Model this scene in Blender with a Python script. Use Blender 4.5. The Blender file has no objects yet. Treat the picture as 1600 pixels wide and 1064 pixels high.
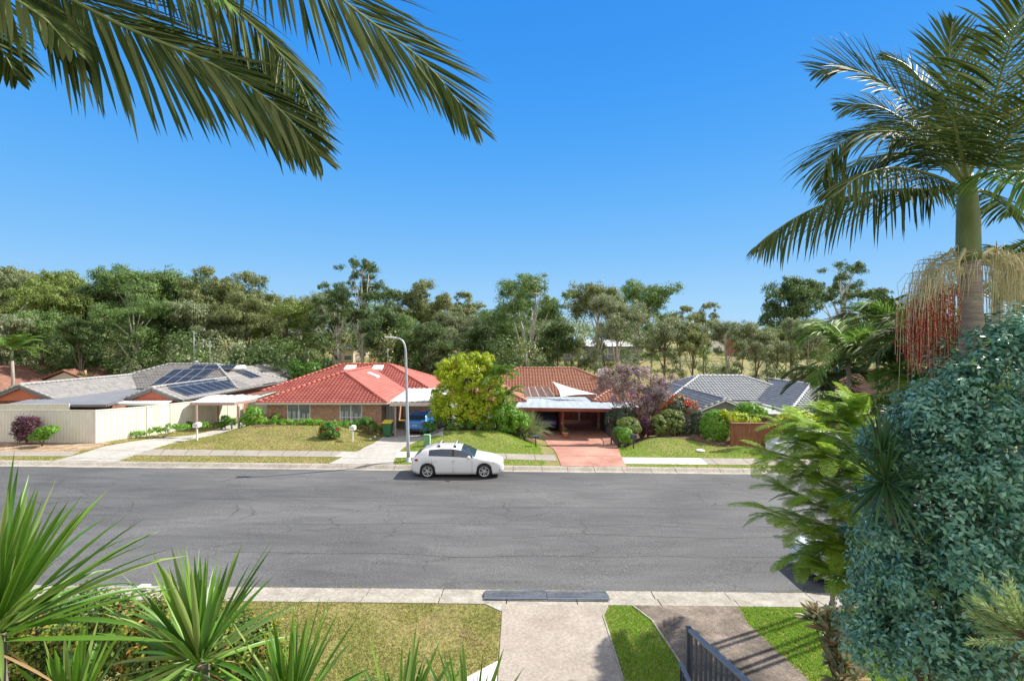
import bpy, bmesh, math, random
import numpy as np
from mathutils import Vector, Matrix, noise as mnoise
random.seed(7); rng = np.random.default_rng(7)
R = math.radians
SC = bpy.context.scene
COL = SC.collection
# ------------------------------------------------------------------ camera, sky, sun, exposure
CAMZ = 6.6; LENS = 17.0; F = 1600*LENS/36.0
cd = bpy.data.cameras.new('camera'); cam = bpy.data.objects.new('camera', cd); COL.objects.link(cam)
cd.sensor_width = 36; cd.lens = LENS; cd.clip_start = 0.05; cd.clip_end = 6000
cam.location = (0, 0, CAMZ); cam.rotation_euler = (R(90), 0, 0)
SC.camera = cam
SUN_EL = 44.0
SUNV = Vector((math.cos(R(SUN_EL))*math.cos(R(24)), math.cos(R(SUN_EL))*math.sin(R(24)), math.sin(R(SUN_EL))))
W = bpy.data.worlds.new('World'); SC.world = W; W.use_nodes = True
nt = W.node_tree; bgn = nt.nodes['Background']
sky = nt.nodes.new('ShaderNodeTexSky'); sky.sky_type = 'NISHITA'; sky.sun_disc = False
sky.sun_elevation = R(SUN_EL); sky.sun_rotation = math.atan2(SUNV.x, SUNV.y)
sky.altitude = 0; sky.air_density = 1.0; sky.dust_density = 0.15; sky.ozone_density = 5.0
# the sky texture sets the overall light; a height gradient gives the deep clear blue of this day
gm_ = nt.nodes.new('ShaderNodeGamma'); gm_.inputs[1].default_value = 0.5
nt.links.new(sky.outputs[0], gm_.inputs[0])
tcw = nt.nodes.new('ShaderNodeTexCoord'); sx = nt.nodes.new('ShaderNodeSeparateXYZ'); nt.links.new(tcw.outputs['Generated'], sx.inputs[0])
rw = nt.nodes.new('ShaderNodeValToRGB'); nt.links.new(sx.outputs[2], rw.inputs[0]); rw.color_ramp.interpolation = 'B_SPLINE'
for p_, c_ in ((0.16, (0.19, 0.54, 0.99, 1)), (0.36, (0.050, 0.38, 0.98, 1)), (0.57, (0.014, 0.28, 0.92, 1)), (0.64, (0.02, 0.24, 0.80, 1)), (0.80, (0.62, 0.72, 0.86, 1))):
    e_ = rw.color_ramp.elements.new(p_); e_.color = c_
rw.color_ramp.elements[0].color = (0.50, 0.77, 1.0, 1); rw.color_ramp.elements[-1].color = (0.95, 0.95, 0.95, 1)   # invented pale cloud overhead, above the view, added as neutral fill light
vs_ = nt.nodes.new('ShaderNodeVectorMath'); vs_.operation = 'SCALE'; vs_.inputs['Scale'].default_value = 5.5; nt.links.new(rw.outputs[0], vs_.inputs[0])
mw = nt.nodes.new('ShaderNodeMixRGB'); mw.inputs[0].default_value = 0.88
nt.links.new(gm_.outputs[0], mw.inputs[1]); nt.links.new(vs_.outputs[0], mw.inputs[2]); # unseen bright cloud bank added behind the camera to fill shaded fronts
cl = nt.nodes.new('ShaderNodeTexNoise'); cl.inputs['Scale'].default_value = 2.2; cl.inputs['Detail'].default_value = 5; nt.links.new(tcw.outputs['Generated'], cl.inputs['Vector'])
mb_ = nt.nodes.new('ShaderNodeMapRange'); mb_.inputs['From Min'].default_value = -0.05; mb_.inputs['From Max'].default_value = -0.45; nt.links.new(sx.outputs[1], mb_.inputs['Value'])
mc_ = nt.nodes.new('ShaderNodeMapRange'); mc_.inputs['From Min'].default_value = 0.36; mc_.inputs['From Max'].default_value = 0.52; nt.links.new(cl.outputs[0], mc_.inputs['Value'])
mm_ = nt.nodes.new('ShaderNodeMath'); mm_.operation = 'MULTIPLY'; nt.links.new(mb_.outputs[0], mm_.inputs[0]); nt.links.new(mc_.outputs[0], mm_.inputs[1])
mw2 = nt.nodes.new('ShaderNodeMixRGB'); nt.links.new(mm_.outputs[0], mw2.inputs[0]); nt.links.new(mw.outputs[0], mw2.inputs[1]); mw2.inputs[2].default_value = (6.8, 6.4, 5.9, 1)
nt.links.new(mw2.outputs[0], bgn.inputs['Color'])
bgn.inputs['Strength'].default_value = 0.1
sd = bpy.data.lights.new('sun', 'SUN'); sun = bpy.data.objects.new('sun', sd); COL.objects.link(sun)
sd.energy = 4.3; sd.angle = R(0.6); sd.color = (1.0, 0.95, 0.86)
sun.rotation_euler = SUNV.to_track_quat('Z', 'Y').to_euler()
SC.view_settings.view_transform = 'Standard'; SC.view_settings.look = 'None'
SC.view_settings.exposure = 0.93; SC.view_settings.gamma = 1.0; SC.view_settings.use_curve_mapping = False
SC.render.resolution_x = 1024; SC.render.resolution_y = 680
# ------------------------------------------------------------------ terrain height and picture-to-ground helpers
def g(x): return -0.0106*max(-60.0, min(60.0, x))
def sm(a, b, t):
    t = max(0.0, min(1.0, (t-a)/(b-a))); return t*t*(3-2*t)
def lerp(a, b, t): return a+(b-a)*t
def itp(x, xs, ys): return float(np.interp(x, xs, ys))
NK0, NK1 = 11.9, 12.75         # near kerb back and road edge
FK0, FK1 = 24.4, 25.0          # far kerb road edge and back
def H(x, y):
    gx = g(x)
    if y < NK0: return gx+0.12+0.0*(NK0-y)
    if y < FK1: return gx-0.12
    hb = itp(x, [-60, -34, -26, -19, -14, -8.4, -5, -1, 2.5, 7, 9, 14, 22, 60], [0.3, 0.2, -0.1, -0.15, -0.3, -0.35, -0.4, -0.6, -1.13, -1.13, -1.0, -0.8, -0.9, -1.0])
    z = lerp(gx+0.12, hb, sm(27.5, 37, y))
    z += 0.78*sm(28.2, 34.5, y)*(1-sm(36.5, 41, y))*sm(-21.0, -17.5, x)*(1-sm(-12.5, -9.6, x))
    z += 0.75*sm(28.2, 33.5, y)*(1-sm(36, 40, y))*sm(-6.6, -4.0, x)*(1-sm(-1.0, 1.8, x))
    z += 0.62*sm(28.0, 31.5, y)*(1-sm(33, 38, y))*sm(7.0, 9.5, x)*(1-sm(15.5, 19, x))
    z = lerp(z, -2.0, sm(48, 75, y))
    z += 2.4*sm(85, 160, y)+8*sm(150, 700, y)
    z += 9*sm(90, 260, y)*(1-sm(-60, 0, x))
    return z
def P(px, py, D): return Vector(((px-800)/F*D, D, CAMZ-(py-532)/F*D))
def Pz(px, py, z): return P(px, py, (CAMZ-z)*F/(py-532))
def GH(px, py):
    d = 5.0; k = (px-800)/F; m = (py-532)/F; last = d
    while d < 400:
        if CAMZ-m*d < max(H(k*d, d), g(k*d) if NK0 < d < FK1 else -99):
            a, b = last, d
            for _ in range(18):
                c = (a+b)/2
                if CAMZ-m*c < max(H(k*c, c), g(k*c) if NK0 < c < FK1 else -99): b = c
                else: a = c
            return Vector((k*b, b, CAMZ-m*b))
        last = d; d += 0.25
    return Vector((k*d, d, H(k*d, d)))
def X(px, D): return (px-800)/F*D
def Z(py, D): return CAMZ-(py-532)/F*D
# ------------------------------------------------------------------ materials
def nodes(name):
    m = bpy.data.materials.new(name); m.use_nodes = True
    n = m.node_tree; return m, n, n.nodes, n.links, n.nodes['Principled BSDF']
def c4(c): return (c[0], c[1], c[2], 1)
def pmat(name, c1, c2=None, scale=3.0, rough=0.7, bump=0.0, bscale=None, metal=0.0, detail=6, spec=0.5, coat=0, stretch=None):
    m, n, N, L, b = nodes(name)
    b.inputs['Roughness'].default_value = rough; b.inputs['Metallic'].default_value = metal
    b.inputs['Specular IOR Level'].default_value = spec; b.inputs['Coat Weight'].default_value = coat
    b.inputs['Base Color'].default_value = c4(c1)
    if c2 is not None or bump:
        tc = N.new('ShaderNodeTexCoord'); mp = N.new('ShaderNodeMapping'); L.new(tc.outputs['Object'], mp.inputs[0])
        if stretch: mp.inputs['Scale'].default_value = stretch
    if c2 is not None:
        t = N.new('ShaderNodeTexNoise'); t.inputs['Scale'].default_value = scale; t.inputs['Detail'].default_value = detail
        t.inputs['Roughness'].default_value = 0.65
        L.new(mp.outputs[0], t.inputs['Vector'])
        r = N.new('ShaderNodeValToRGB'); r.color_ramp.elements[0].position = 0.33; r.color_ramp.elements[1].position = 0.67
        r.color_ramp.elements[0].color = c4(c1); r.color_ramp.elements[1].color = c4(c2)
        L.new(t.outputs[0], r.inputs[0]); L.new(r.outputs[0], b.inputs['Base Color'])
    if bump:
        t2 = N.new('ShaderNodeTexNoise'); t2.inputs['Scale'].default_value = bscale or scale*4; t2.inputs['Detail'].default_value = 5
        L.new(mp.outputs[0], t2.inputs['Vector'])
        bp = N.new('ShaderNodeBump'); bp.inputs['Strength'].default_value = bump; bp.inputs['Distance'].default_value = 0.02
        L.new(t2.outputs[0], bp.inputs['Height']); L.new(bp.outputs[0], b.inputs['Normal'])
    return m
def leafmat(name, cols, trans=0.3, rough=0.45, spec=0.4, patch=None):
    """each leaf takes its own tint; thin leaves let some light through"""
    m, n, N, L, b = nodes(name)
    gi = N.new('ShaderNodeNewGeometry'); r = N.new('ShaderNodeValToRGB'); cr = r.color_ramp
    while len(cr.elements) < len(cols): cr.elements.new(0.5)
    for i, c in enumerate(cols):
        cr.elements[i].position = i/(len(cols)-1) if len(cols) > 1 else 0; cr.elements[i].color = c4(c)
    L.new(gi.outputs['Random Per Island'], r.inputs[0])
    out = r.outputs[0]
    if patch:                      # some sprays carry another leaf colour
        tc = N.new('ShaderNodeTexCoord'); t = N.new('ShaderNodeTexNoise'); t.inputs['Scale'].default_value = patch[1]
        L.new(tc.outputs['Object'], t.inputs['Vector'])
        rr = N.new('ShaderNodeValToRGB'); rr.color_ramp.elements[0].position = patch[2]; rr.color_ramp.elements[1].position = patch[2]+0.1
        L.new(t.outputs[0], rr.inputs[0])
        mx = N.new('ShaderNodeMixRGB'); L.new(rr.outputs[0], mx.inputs[0]); L.new(out, mx.inputs[1]); mx.inputs[2].default_value = c4(patch[0]); out = mx.outputs[0]
    L.new(out, b.inputs['Base Color']); b.inputs['Roughness'].default_value = rough; b.inputs['Specular IOR Level'].default_value = spec
    tr = N.new('ShaderNodeBsdfTranslucent'); L.new(out, tr.inputs[0])
    ms = N.new('ShaderNodeMixShader'); ms.inputs[0].default_value = trans
    L.new(b.outputs[0], ms.inputs[1]); L.new(tr.outputs[0], ms.inputs[2]); L.new(ms.outputs[0], N['Material Output'].inputs[0])
    return m
def brickmat(name, c1, c2, mortar):
    m, n, N, L, b = nodes(name)
    tc = N.new('ShaderNodeTexCoord'); t = N.new('ShaderNodeTexBrick'); L.new(tc.outputs['UV'], t.inputs['Vector'])
    t.inputs['Color1'].default_value = c4(c1); t.inputs['Color2'].default_value = c4(c2); t.inputs['Mortar'].default_value = c4(mortar)
    t.inputs['Scale'].default_value = 1.0; t.inputs['Brick Width'].default_value = 0.25; t.inputs['Row Height'].default_value = 0.09
    t.inputs['Mortar Size'].default_value = 0.011; t.inputs['Bias'].default_value = 0.1
    ns = N.new('ShaderNodeTexNoise'); ns.inputs['Scale'].default_value = 4.0; L.new(tc.outputs['UV'], ns.inputs['Vector'])
    mx = N.new('ShaderNodeMixRGB'); mx.blend_type = 'OVERLAY'; mx.inputs[0].default_value = 0.5
    L.new(t.outputs[0], mx.inputs[1]); L.new(ns.outputs[0], mx.inputs[2]); L.new(mx.outputs[0], b.inputs['Base Color'])
    bp = N.new('ShaderNodeBump'); bp.inputs['Strength'].default_value = 0.6; bp.inputs['Distance'].default_value = 0.01; bp.invert = True
    L.new(t.outputs['Fac'], bp.inputs['Height']); L.new(bp.outputs[0], b.inputs['Normal']); b.inputs['Roughness'].default_value = 0.85
    return m
def asphalt(name):
    m, n, N, L, b = nodes(name)
    tc = N.new('ShaderNodeTexCoord'); V = tc.outputs['Object']
    def nz(s, d=6, sc=(1, 1, 1), w=0.0):
        mp = N.new('ShaderNodeMapping'); mp.inputs['Scale'].default_value = sc; L.new(V, mp.inputs[0])
        t = N.new('ShaderNodeTexNoise'); t.inputs['Scale'].default_value = s; t.inputs['Detail'].default_value = d; t.inputs['Distortion'].default_value = w
        L.new(mp.outputs[0], t.inputs['Vector']); return t.outputs[0]
    def ramp(i, p0, p1, a, bb):
        r = N.new('ShaderNodeValToRGB'); r.color_ramp.elements[0].position = p0; r.color_ramp.elements[1].position = p1
        r.color_ramp.elements[0].color = c4(a); r.color_ramp.elements[1].color = c4(bb); L.new(i, r.inputs[0]); return r.outputs[0]
    def mix(kind, f, a, bb):
        x = N.new('ShaderNodeMixRGB'); x.blend_type = kind
        if isinstance(f, float): x.inputs[0].default_value = f
        else: L.new(f, x.inputs[0])
        L.new(a, x.inputs[1]); L.new(bb, x.inputs[2]); return x.outputs[0]
    base = ramp(nz(0.16, 5, (0.5, 1.4, 1), 0.6), 0.33, 0.70, (0.078, 0.077, 0.078), (0.140, 0.138, 0.136))
    base = mix('MULTIPLY', 0.7, base, ramp(nz(1.3, 8, (0.35, 1.6, 1), 0.8), 0.3, 0.65, (0.72, 0.72, 0.73), (1.12, 1.12, 1.12)))
    base = mix('MULTIPLY', 1.0, base, ramp(nz(28, 8), 0.3, 0.7, (0.62, 0.62, 0.62), (1.4, 1.4, 1.4)))
    # stone chips in the binder
    vo = N.new('ShaderNodeTexVoronoi'); vo.inputs['Scale'].default_value = 38; L.new(V, vo.inputs['Vector'])
    base = mix('MIX', ramp(vo.outputs['Distance'], 0.12, 0.26, (0.5, 0.5, 0.5), (0, 0, 0)), base, ramp(vo.outputs['Color'], 0.2, 0.9, (0.06, 0.06, 0.06), (0.30, 0.29, 0.28)))
    # cracks: edges of big warped cells, present only in some areas
    ad = N.new('ShaderNodeVectorMath'); ad.operation = 'MULTIPLY_ADD'
    nn = N.new('ShaderNodeTexNoise'); nn.inputs['Scale'].default_value = 1.1; nn.inputs['Detail'].default_value = 8; nn.inputs['Roughness'].default_value = 0.7; L.new(V, nn.inputs['Vector'])
    L.new(nn.outputs['Color'], ad.inputs[0]); ad.inputs[1].default_value = (1.2, 1.2, 0); L.new(V, ad.inputs[2])
    mp = N.new('ShaderNodeMapping'); mp.inputs['Scale'].default_value = (0.30, 0.62, 0); L.new(ad.outputs[0], mp.inputs[0])
    v2 = N.new('ShaderNodeTexVoronoi'); v2.feature = 'DISTANCE_TO_EDGE'; v2.inputs['Scale'].default_value = 1.0; L.new(mp.outputs[0], v2.inputs['Vector'])
    cr = ramp(v2.outputs['Distance'], 0.001, 0.010, (1, 1, 1), (0, 0, 0))
    msk = ramp(nz(0.35, 3), 0.47, 0.56, (0, 0, 0), (1, 1, 1))
    crm = mix('MULTIPLY', 1.0, cr, msk)
    dk = N.new('ShaderNodeRGB'); dk.outputs[0].default_value = (0.055, 0.053, 0.051, 1)
    base = mix('MIX', crm, base, dk.outputs[0])
    L.new(base, b.inputs['Base Color']); b.inputs['Roughness'].default_value = 0.82; b.inputs['Specular IOR Level'].default_value = 0.35
    bp = N.new('ShaderNodeBump'); bp.inputs['Strength'].default_value = 0.5; bp.inputs['Distance'].default_value = 0.008
    L.new(vo.outputs['Distance'], bp.inputs['Height']); L.new(bp.outputs[0], b.inputs['Normal'])
    return m
def multinoise(name, layers, rough=0.8, bump=0.3, bscale=60, chips=None):
    """layers: (scale, p0, p1, colour a, colour b, blend)"""
    m, n, N, L, b = nodes(name); tc = N.new('ShaderNodeTexCoord'); out = None
    for (s, p0, p1, a, bb, kind) in layers:
        t = N.new('ShaderNodeTexNoise'); t.inputs['Scale'].default_value = s; t.inputs['Detail'].default_value = 7; t.inputs['Roughness'].default_value = 0.65
        L.new(tc.outputs['Object'], t.inputs['Vector'])
        r = N.new('ShaderNodeValToRGB'); r.color_ramp.elements[0].position = p0; r.color_ramp.elements[1].position = p1
        r.color_ramp.elements[0].color = c4(a); r.color_ramp.elements[1].color = c4(bb); L.new(t.outputs[0], r.inputs[0])
        if out is None: out = r.outputs[0]
        else:
            x = N.new('ShaderNodeMixRGB'); x.blend_type = kind; x.inputs[0].default_value = 1.0
            L.new(out, x.inputs[1]); L.new(r.outputs[0], x.inputs[2]); out = x.outputs[0]
    if chips:
        vo = N.new('ShaderNodeTexVoronoi'); vo.inputs['Scale'].default_value = chips; L.new(tc.outputs['Object'], vo.inputs['Vector'])
        r = N.new('ShaderNodeValToRGB'); r.color_ramp.elements[0].color = (0.45, 0.45, 0.45, 1); r.color_ramp.elements[1].color = (1.7, 1.65, 1.6, 1)
        L.new(vo.outputs['Color'], r.inputs[0])
        x = N.new('ShaderNodeMixRGB'); x.blend_type = 'MULTIPLY'; x.inputs[0].default_value = 0.8
        L.new(out, x.inputs[1]); L.new(r.outputs[0], x.inputs[2]); out = x.outputs[0]
    L.new(out, b.inputs['Base Color']); b.inputs['Roughness'].default_value = rough; b.inputs['Specular IOR Level'].default_value = 0.3
    t2 = N.new('ShaderNodeTexNoise'); t2.inputs['Scale'].default_value = bscale; L.new(tc.outputs['Object'], t2.inputs['Vector'])
    bp = N.new('ShaderNodeBump'); bp.inputs['Strength'].default_value = bump; bp.inputs['Distance'].default_value = 0.015
    L.new(t2.outputs[0], bp.inputs['Height']); L.new(bp.outputs[0], b.inputs['Normal'])
    return m
M = {}
M['asphalt'] = asphalt('asphalt')
WH = (1, 1, 1)
M['lawn'] = multinoise('lawn_soil', [(0.5, 0.35, 0.65, (0.17, 0.17, 0.05), (0.30, 0.24, 0.11), ''), (9, 0.3, 0.7, (0.55, 0.6, 0.5), (1.35, 1.3, 1.2), 'MULTIPLY')], 0.9, 0.6, 50)
M['concrete'] = multinoise('concrete', [(0.8, 0.3, 0.7, (0.37, 0.35, 0.32), (0.50, 0.48, 0.44), ''), (7, 0.35, 0.65, (0.78, 0.76, 0.73), (1.08, 1.08, 1.07), 'MULTIPLY'), (60, 0.3, 0.7, (0.8, 0.8, 0.8), (1.15, 1.15, 1.15), 'MULTIPLY')], 0.85, 0.3, 90)
M['near_drive'] = multinoise('old_concrete', [(1.1, 0.3, 0.7, (0.30, 0.26, 0.22), (0.44, 0.39, 0.34), ''), (14, 0.35, 0.65, (0.78, 0.76, 0.74), (1.12, 1.1, 1.08), 'MULTIPLY'), (90, 0.3, 0.7, (0.65, 0.65, 0.65), (1.3, 1.3, 1.3), 'MULTIPLY')], 0.9, 0.5, 90)
M['kerb'] = multinoise('kerb_concrete', [(1.6, 0.3, 0.7, (0.27, 0.245, 0.21), (0.45, 0.42, 0.37), ''), (12, 0.35, 0.65, (0.75, 0.72, 0.68), (1.1, 1.1, 1.1), 'MULTIPLY')], 0.9, 0.4, 70)
M['footpath'] = multinoise('footpath_concrete', [(0.9, 0.3, 0.7, (0.27, 0.24, 0.21), (0.36, 0.33, 0.29), ''), (10, 0.35, 0.65, (0.8, 0.78, 0.75), (1.12, 1.12, 1.1), 'MULTIPLY')], 0.9, 0.4, 70)
M['new_concrete'] = multinoise('pale_new_concrete', [(1.2, 0.3, 0.7, (0.60, 0.58, 0.54), (0.70, 0.68, 0.64), '')], 0.85, 0.2, 70)
M['pebble'] = multinoise('exposed_pebble_concrete', [(0.9, 0.36, 0.62, (0.085, 0.068, 0.055), (0.24, 0.195, 0.16), ''), (6, 0.35, 0.65, (0.75, 0.75, 0.75), (1.15, 1.15, 1.15), 'MULTIPLY')], 0.85, 0.7, 60, chips=55)
M['terracotta_drive'] = multinoise('pink_red_paving', [(0.5, 0.32, 0.68, (0.34, 0.15, 0.11), (0.52, 0.30, 0.23), ''), (5, 0.3, 0.7, (0.8, 0.78, 0.76), (1.15, 1.12, 1.1), 'MULTIPLY')], 0.7, 0.2, 40)
M['gravel'] = multinoise('bark_and_gravel', [(2, 0.35, 0.65, (0.22, 0.14, 0.09), (0.42, 0.32, 0.22), '')], 0.95, 1.0, 40, chips=14)
M['mulch'] = multinoise('dark_mulch', [(3, 0.35, 0.65, (0.06, 0.035, 0.02), (0.16, 0.10, 0.06), '')], 0.95, 1.0, 40, chips=20)
M['grass_blade'] = leafmat('grass_blades', [(0.24, 0.27, 0.05), (0.31, 0.33, 0.08), (0.46, 0.40, 0.17), (0.25, 0.31, 0.05), (0.38, 0.35, 0.13)], 0.25, 0.6, 0.2, patch=((0.40, 0.31, 0.17), 0.9, 0.56))
M['grass_green'] = leafmat('green_grass_blades', [(0.20, 0.38, 0.03), (0.28, 0.47, 0.045), (0.36, 0.52, 0.08), (0.17, 0.33, 0.03)], 0.3, 0.55, 0.25)
M['tile_red'] = pmat('red_concrete_tile', (0.30, 0.066, 0.050), (0.44, 0.120, 0.092), 0.8, 0.65, 0.2, 30)
M['tile_brown'] = pmat('terracotta_tile', (0.24, 0.085, 0.05), (0.40, 0.18, 0.11), 3.5, 0.75, 0.3, 30)
M['tile_grey'] = pmat('weathered_grey_tile', (0.17, 0.16, 0.155), (0.28, 0.27, 0.26), 2.5, 0.8, 0.3, 30)
M['tile_blue'] = pmat('blue_grey_tile', (0.21, 0.225, 0.24), (0.31, 0.325, 0.35), 2.0, 0.6, 0.2, 30)
M['tile_old'] = pmat('old_rust_tile', (0.17, 0.075, 0.05), (0.30, 0.15, 0.105), 2.5, 0.8, 0.3, 30)
M['cap_pale'] = pmat('pale_ridge_cap', (0.45, 0.46, 0.48), (0.60, 0.61, 0.63), 3, 0.6)
M['brick'] = brickmat('tan_brick', (0.50, 0.24, 0.13), (0.34, 0.15, 0.085), (0.52, 0.43, 0.34))
M['brick_pale'] = brickmat('pale_brick', (0.42, 0.26, 0.16), (0.34, 0.18, 0.11), (0.45, 0.40, 0.33))
M['brick_red'] = brickmat('red_brick', (0.32, 0.10, 0.06), (0.24, 0.075, 0.05), (0.30, 0.22, 0.18))
M['trim'] = pmat('beige_trim', (0.52, 0.42, 0.36), (0.58, 0.48, 0.41), 4, 0.5)
M['trim_grey'] = pmat('grey_trim', (0.14, 0.14, 0.145), (0.18, 0.18, 0.185), 4, 0.5)
M['trim_white'] = pmat('white_trim', (0.72, 0.71, 0.68), (0.78, 0.77, 0.74), 4, 0.5)
M['trim_maroon'] = pmat('maroon_trim', (0.22, 0.055, 0.04), (0.28, 0.08, 0.055), 3, 0.5)
M['gable_red'] = pmat('red_gable_boards', (0.42, 0.10, 0.05), (0.50, 0.14, 0.07), 2, 0.6)
M['post'] = pmat('pinkish_post', (0.36, 0.25, 0.21), (0.42, 0.30, 0.26), 5, 0.6)
M['glass'] = pmat('window_glass', (0.10, 0.12, 0.14), (0.20, 0.22, 0.24), 1.2, 0.08, spec=0.8)
M['blind'] = pmat('pale_curtain', (0.42, 0.43, 0.45), (0.52, 0.53, 0.55), 6, 0.7)
M['cream_sheet'] = pmat('cream_steel_sheet', (0.64, 0.62, 0.54), (0.71, 0.69, 0.60), 1.5, 0.45, spec=0.4)
M['white_sheet'] = pmat('white_roof_sheet', (0.60, 0.60, 0.58), (0.74, 0.74, 0.72), 1.2, 0.45)
M['grey_sheet'] = pmat('grey_roof_sheet', (0.30, 0.35, 0.38), (0.42, 0.47, 0.50), 0.8, 0.5, stretch=(3, 0.6, 1))
M['dark_sheet'] = pmat('dark_roof_sheet', (0.10, 0.105, 0.11), (0.145, 0.15, 0.155), 1.0, 0.5)
M['patio_sheet'] = pmat('slate_patio_sheet', (0.17, 0.17, 0.18), (0.22, 0.22, 0.23), 1.0, 0.55)
M['poly_sheet'] = pmat('reddish_clear_sheet', (0.22, 0.13, 0.12), (0.30, 0.19, 0.17), 1.5, 0.3)
M['solar'] = pmat('solar_glass', (0.004, 0.007, 0.016), (0.007, 0.012, 0.026), 2, 0.35, spec=0.15)
M['alu'] = pmat('aluminium', (0.55, 0.56, 0.57), None, 1, 0.35, metal=0.7)
M['galv'] = pmat('galvanised_steel', (0.36, 0.39, 0.43), (0.48, 0.51, 0.55), 9, 0.5, metal=0.35)
M['black'] = pmat('black_plastic', (0.02, 0.02, 0.02), (0.035, 0.035, 0.035), 8, 0.5)
M['dark_metal'] = pmat('charcoal_metal', (0.045, 0.055, 0.075), (0.065, 0.075, 0.095), 5, 0.4, spec=0.5)
M['rail_metal'] = pmat('blue_grey_rail', (0.13, 0.16, 0.21), (0.16, 0.19, 0.24), 5, 0.35)
M['white_paint'] = pmat('car_white', (0.72, 0.73, 0.74), None, 1, 0.2, coat=1.0)
M['blue_paint'] = pmat('car_blue', (0.02, 0.24, 0.72), None, 1, 0.25, coat=0.6)
M['navy_paint'] = pmat('car_navy', (0.02, 0.06, 0.22), None, 1, 0.25, coat=0.6)
M['car_glass'] = pmat('car_glass', (0.03, 0.05, 0.08), None, 1, 0.05, spec=0.9)
M['tyre'] = pmat('tyre_rubber', (0.018, 0.018, 0.018), None, 1, 0.8)
M['rim'] = pmat('alloy_rim', (0.62, 0.63, 0.65), None, 1, 0.3, metal=0.5)
M['red_lamp'] = pmat('red_lens', (0.45, 0.01, 0.015), None, 1, 0.15)
M['clear_lamp'] = pmat('clear_lens', (0.45, 0.47, 0.5), None, 1, 0.1)
M['plate'] = pmat('number_plate', (0.55, 0.45, 0.4), None, 1, 0.5)
M['bin_green'] = pmat('bin_green', (0.03, 0.13, 0.055), (0.04, 0.16, 0.07), 4, 0.5)
M['bin_lid'] = pmat('bin_yellow', (0.72, 0.50, 0.02), None, 1, 0.5)
M['pillar_green'] = pmat('pillar_green', (0.13, 0.30, 0.17), (0.17, 0.36, 0.21), 5, 0.5)
M['white_obj'] = pmat('white_enamel', (0.75, 0.75, 0.73), None, 1, 0.4)
M['pot'] = pmat('terracotta_pot', (0.55, 0.27, 0.17), (0.62, 0.33, 0.22), 6, 0.8)
M['timber'] = pmat('stained_timber', (0.16, 0.055, 0.025), (0.30, 0.12, 0.05), 2.5, 0.65, stretch=(7, 7, 0.7))
M['sail'] = pmat('white_sail', (0.70, 0.70, 0.66), (0.76, 0.75, 0.71), 2, 0.8)
M['bark_pale'] = pmat('pale_gum_bark', (0.42, 0.37, 0.31), (0.72, 0.68, 0.60), 1.6, 0.85, 0.4, 8, stretch=(2, 2, 0.5))
M['bark_dark'] = pmat('dark_bark', (0.09, 0.07, 0.055), (0.22, 0.18, 0.14), 2.0, 0.9, 0.5, 8, stretch=(2, 2, 0.5))
M['palm_trunk'] = pmat('ringed_palm_trunk', (0.26, 0.21, 0.18), (0.46, 0.39, 0.34), 3.0, 0.9, 0.8, 10, stretch=(1.2, 1.2, 14))
M['crownshaft'] = pmat('green_crownshaft', (0.10, 0.15, 0.055), (0.20, 0.25, 0.11), 3.0, 0.55, stretch=(2, 2, 0.8))
M['rachis'] = pmat('green_rachis', (0.14, 0.20, 0.06), (0.24, 0.27, 0.11), 5, 0.5)
M['cane'] = pmat('beige_flower_stalk', (0.58, 0.52, 0.30), (0.74, 0.66, 0.42), 8, 0.7)
M['fruit'] = pmat('red_palm_fruit', (0.50, 0.055, 0.04), (0.38, 0.05, 0.035), 30, 0.35)
M['twig'] = pmat('brown_twig', (0.12, 0.08, 0.05), (0.2, 0.14, 0.09), 6, 0.85)
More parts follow.
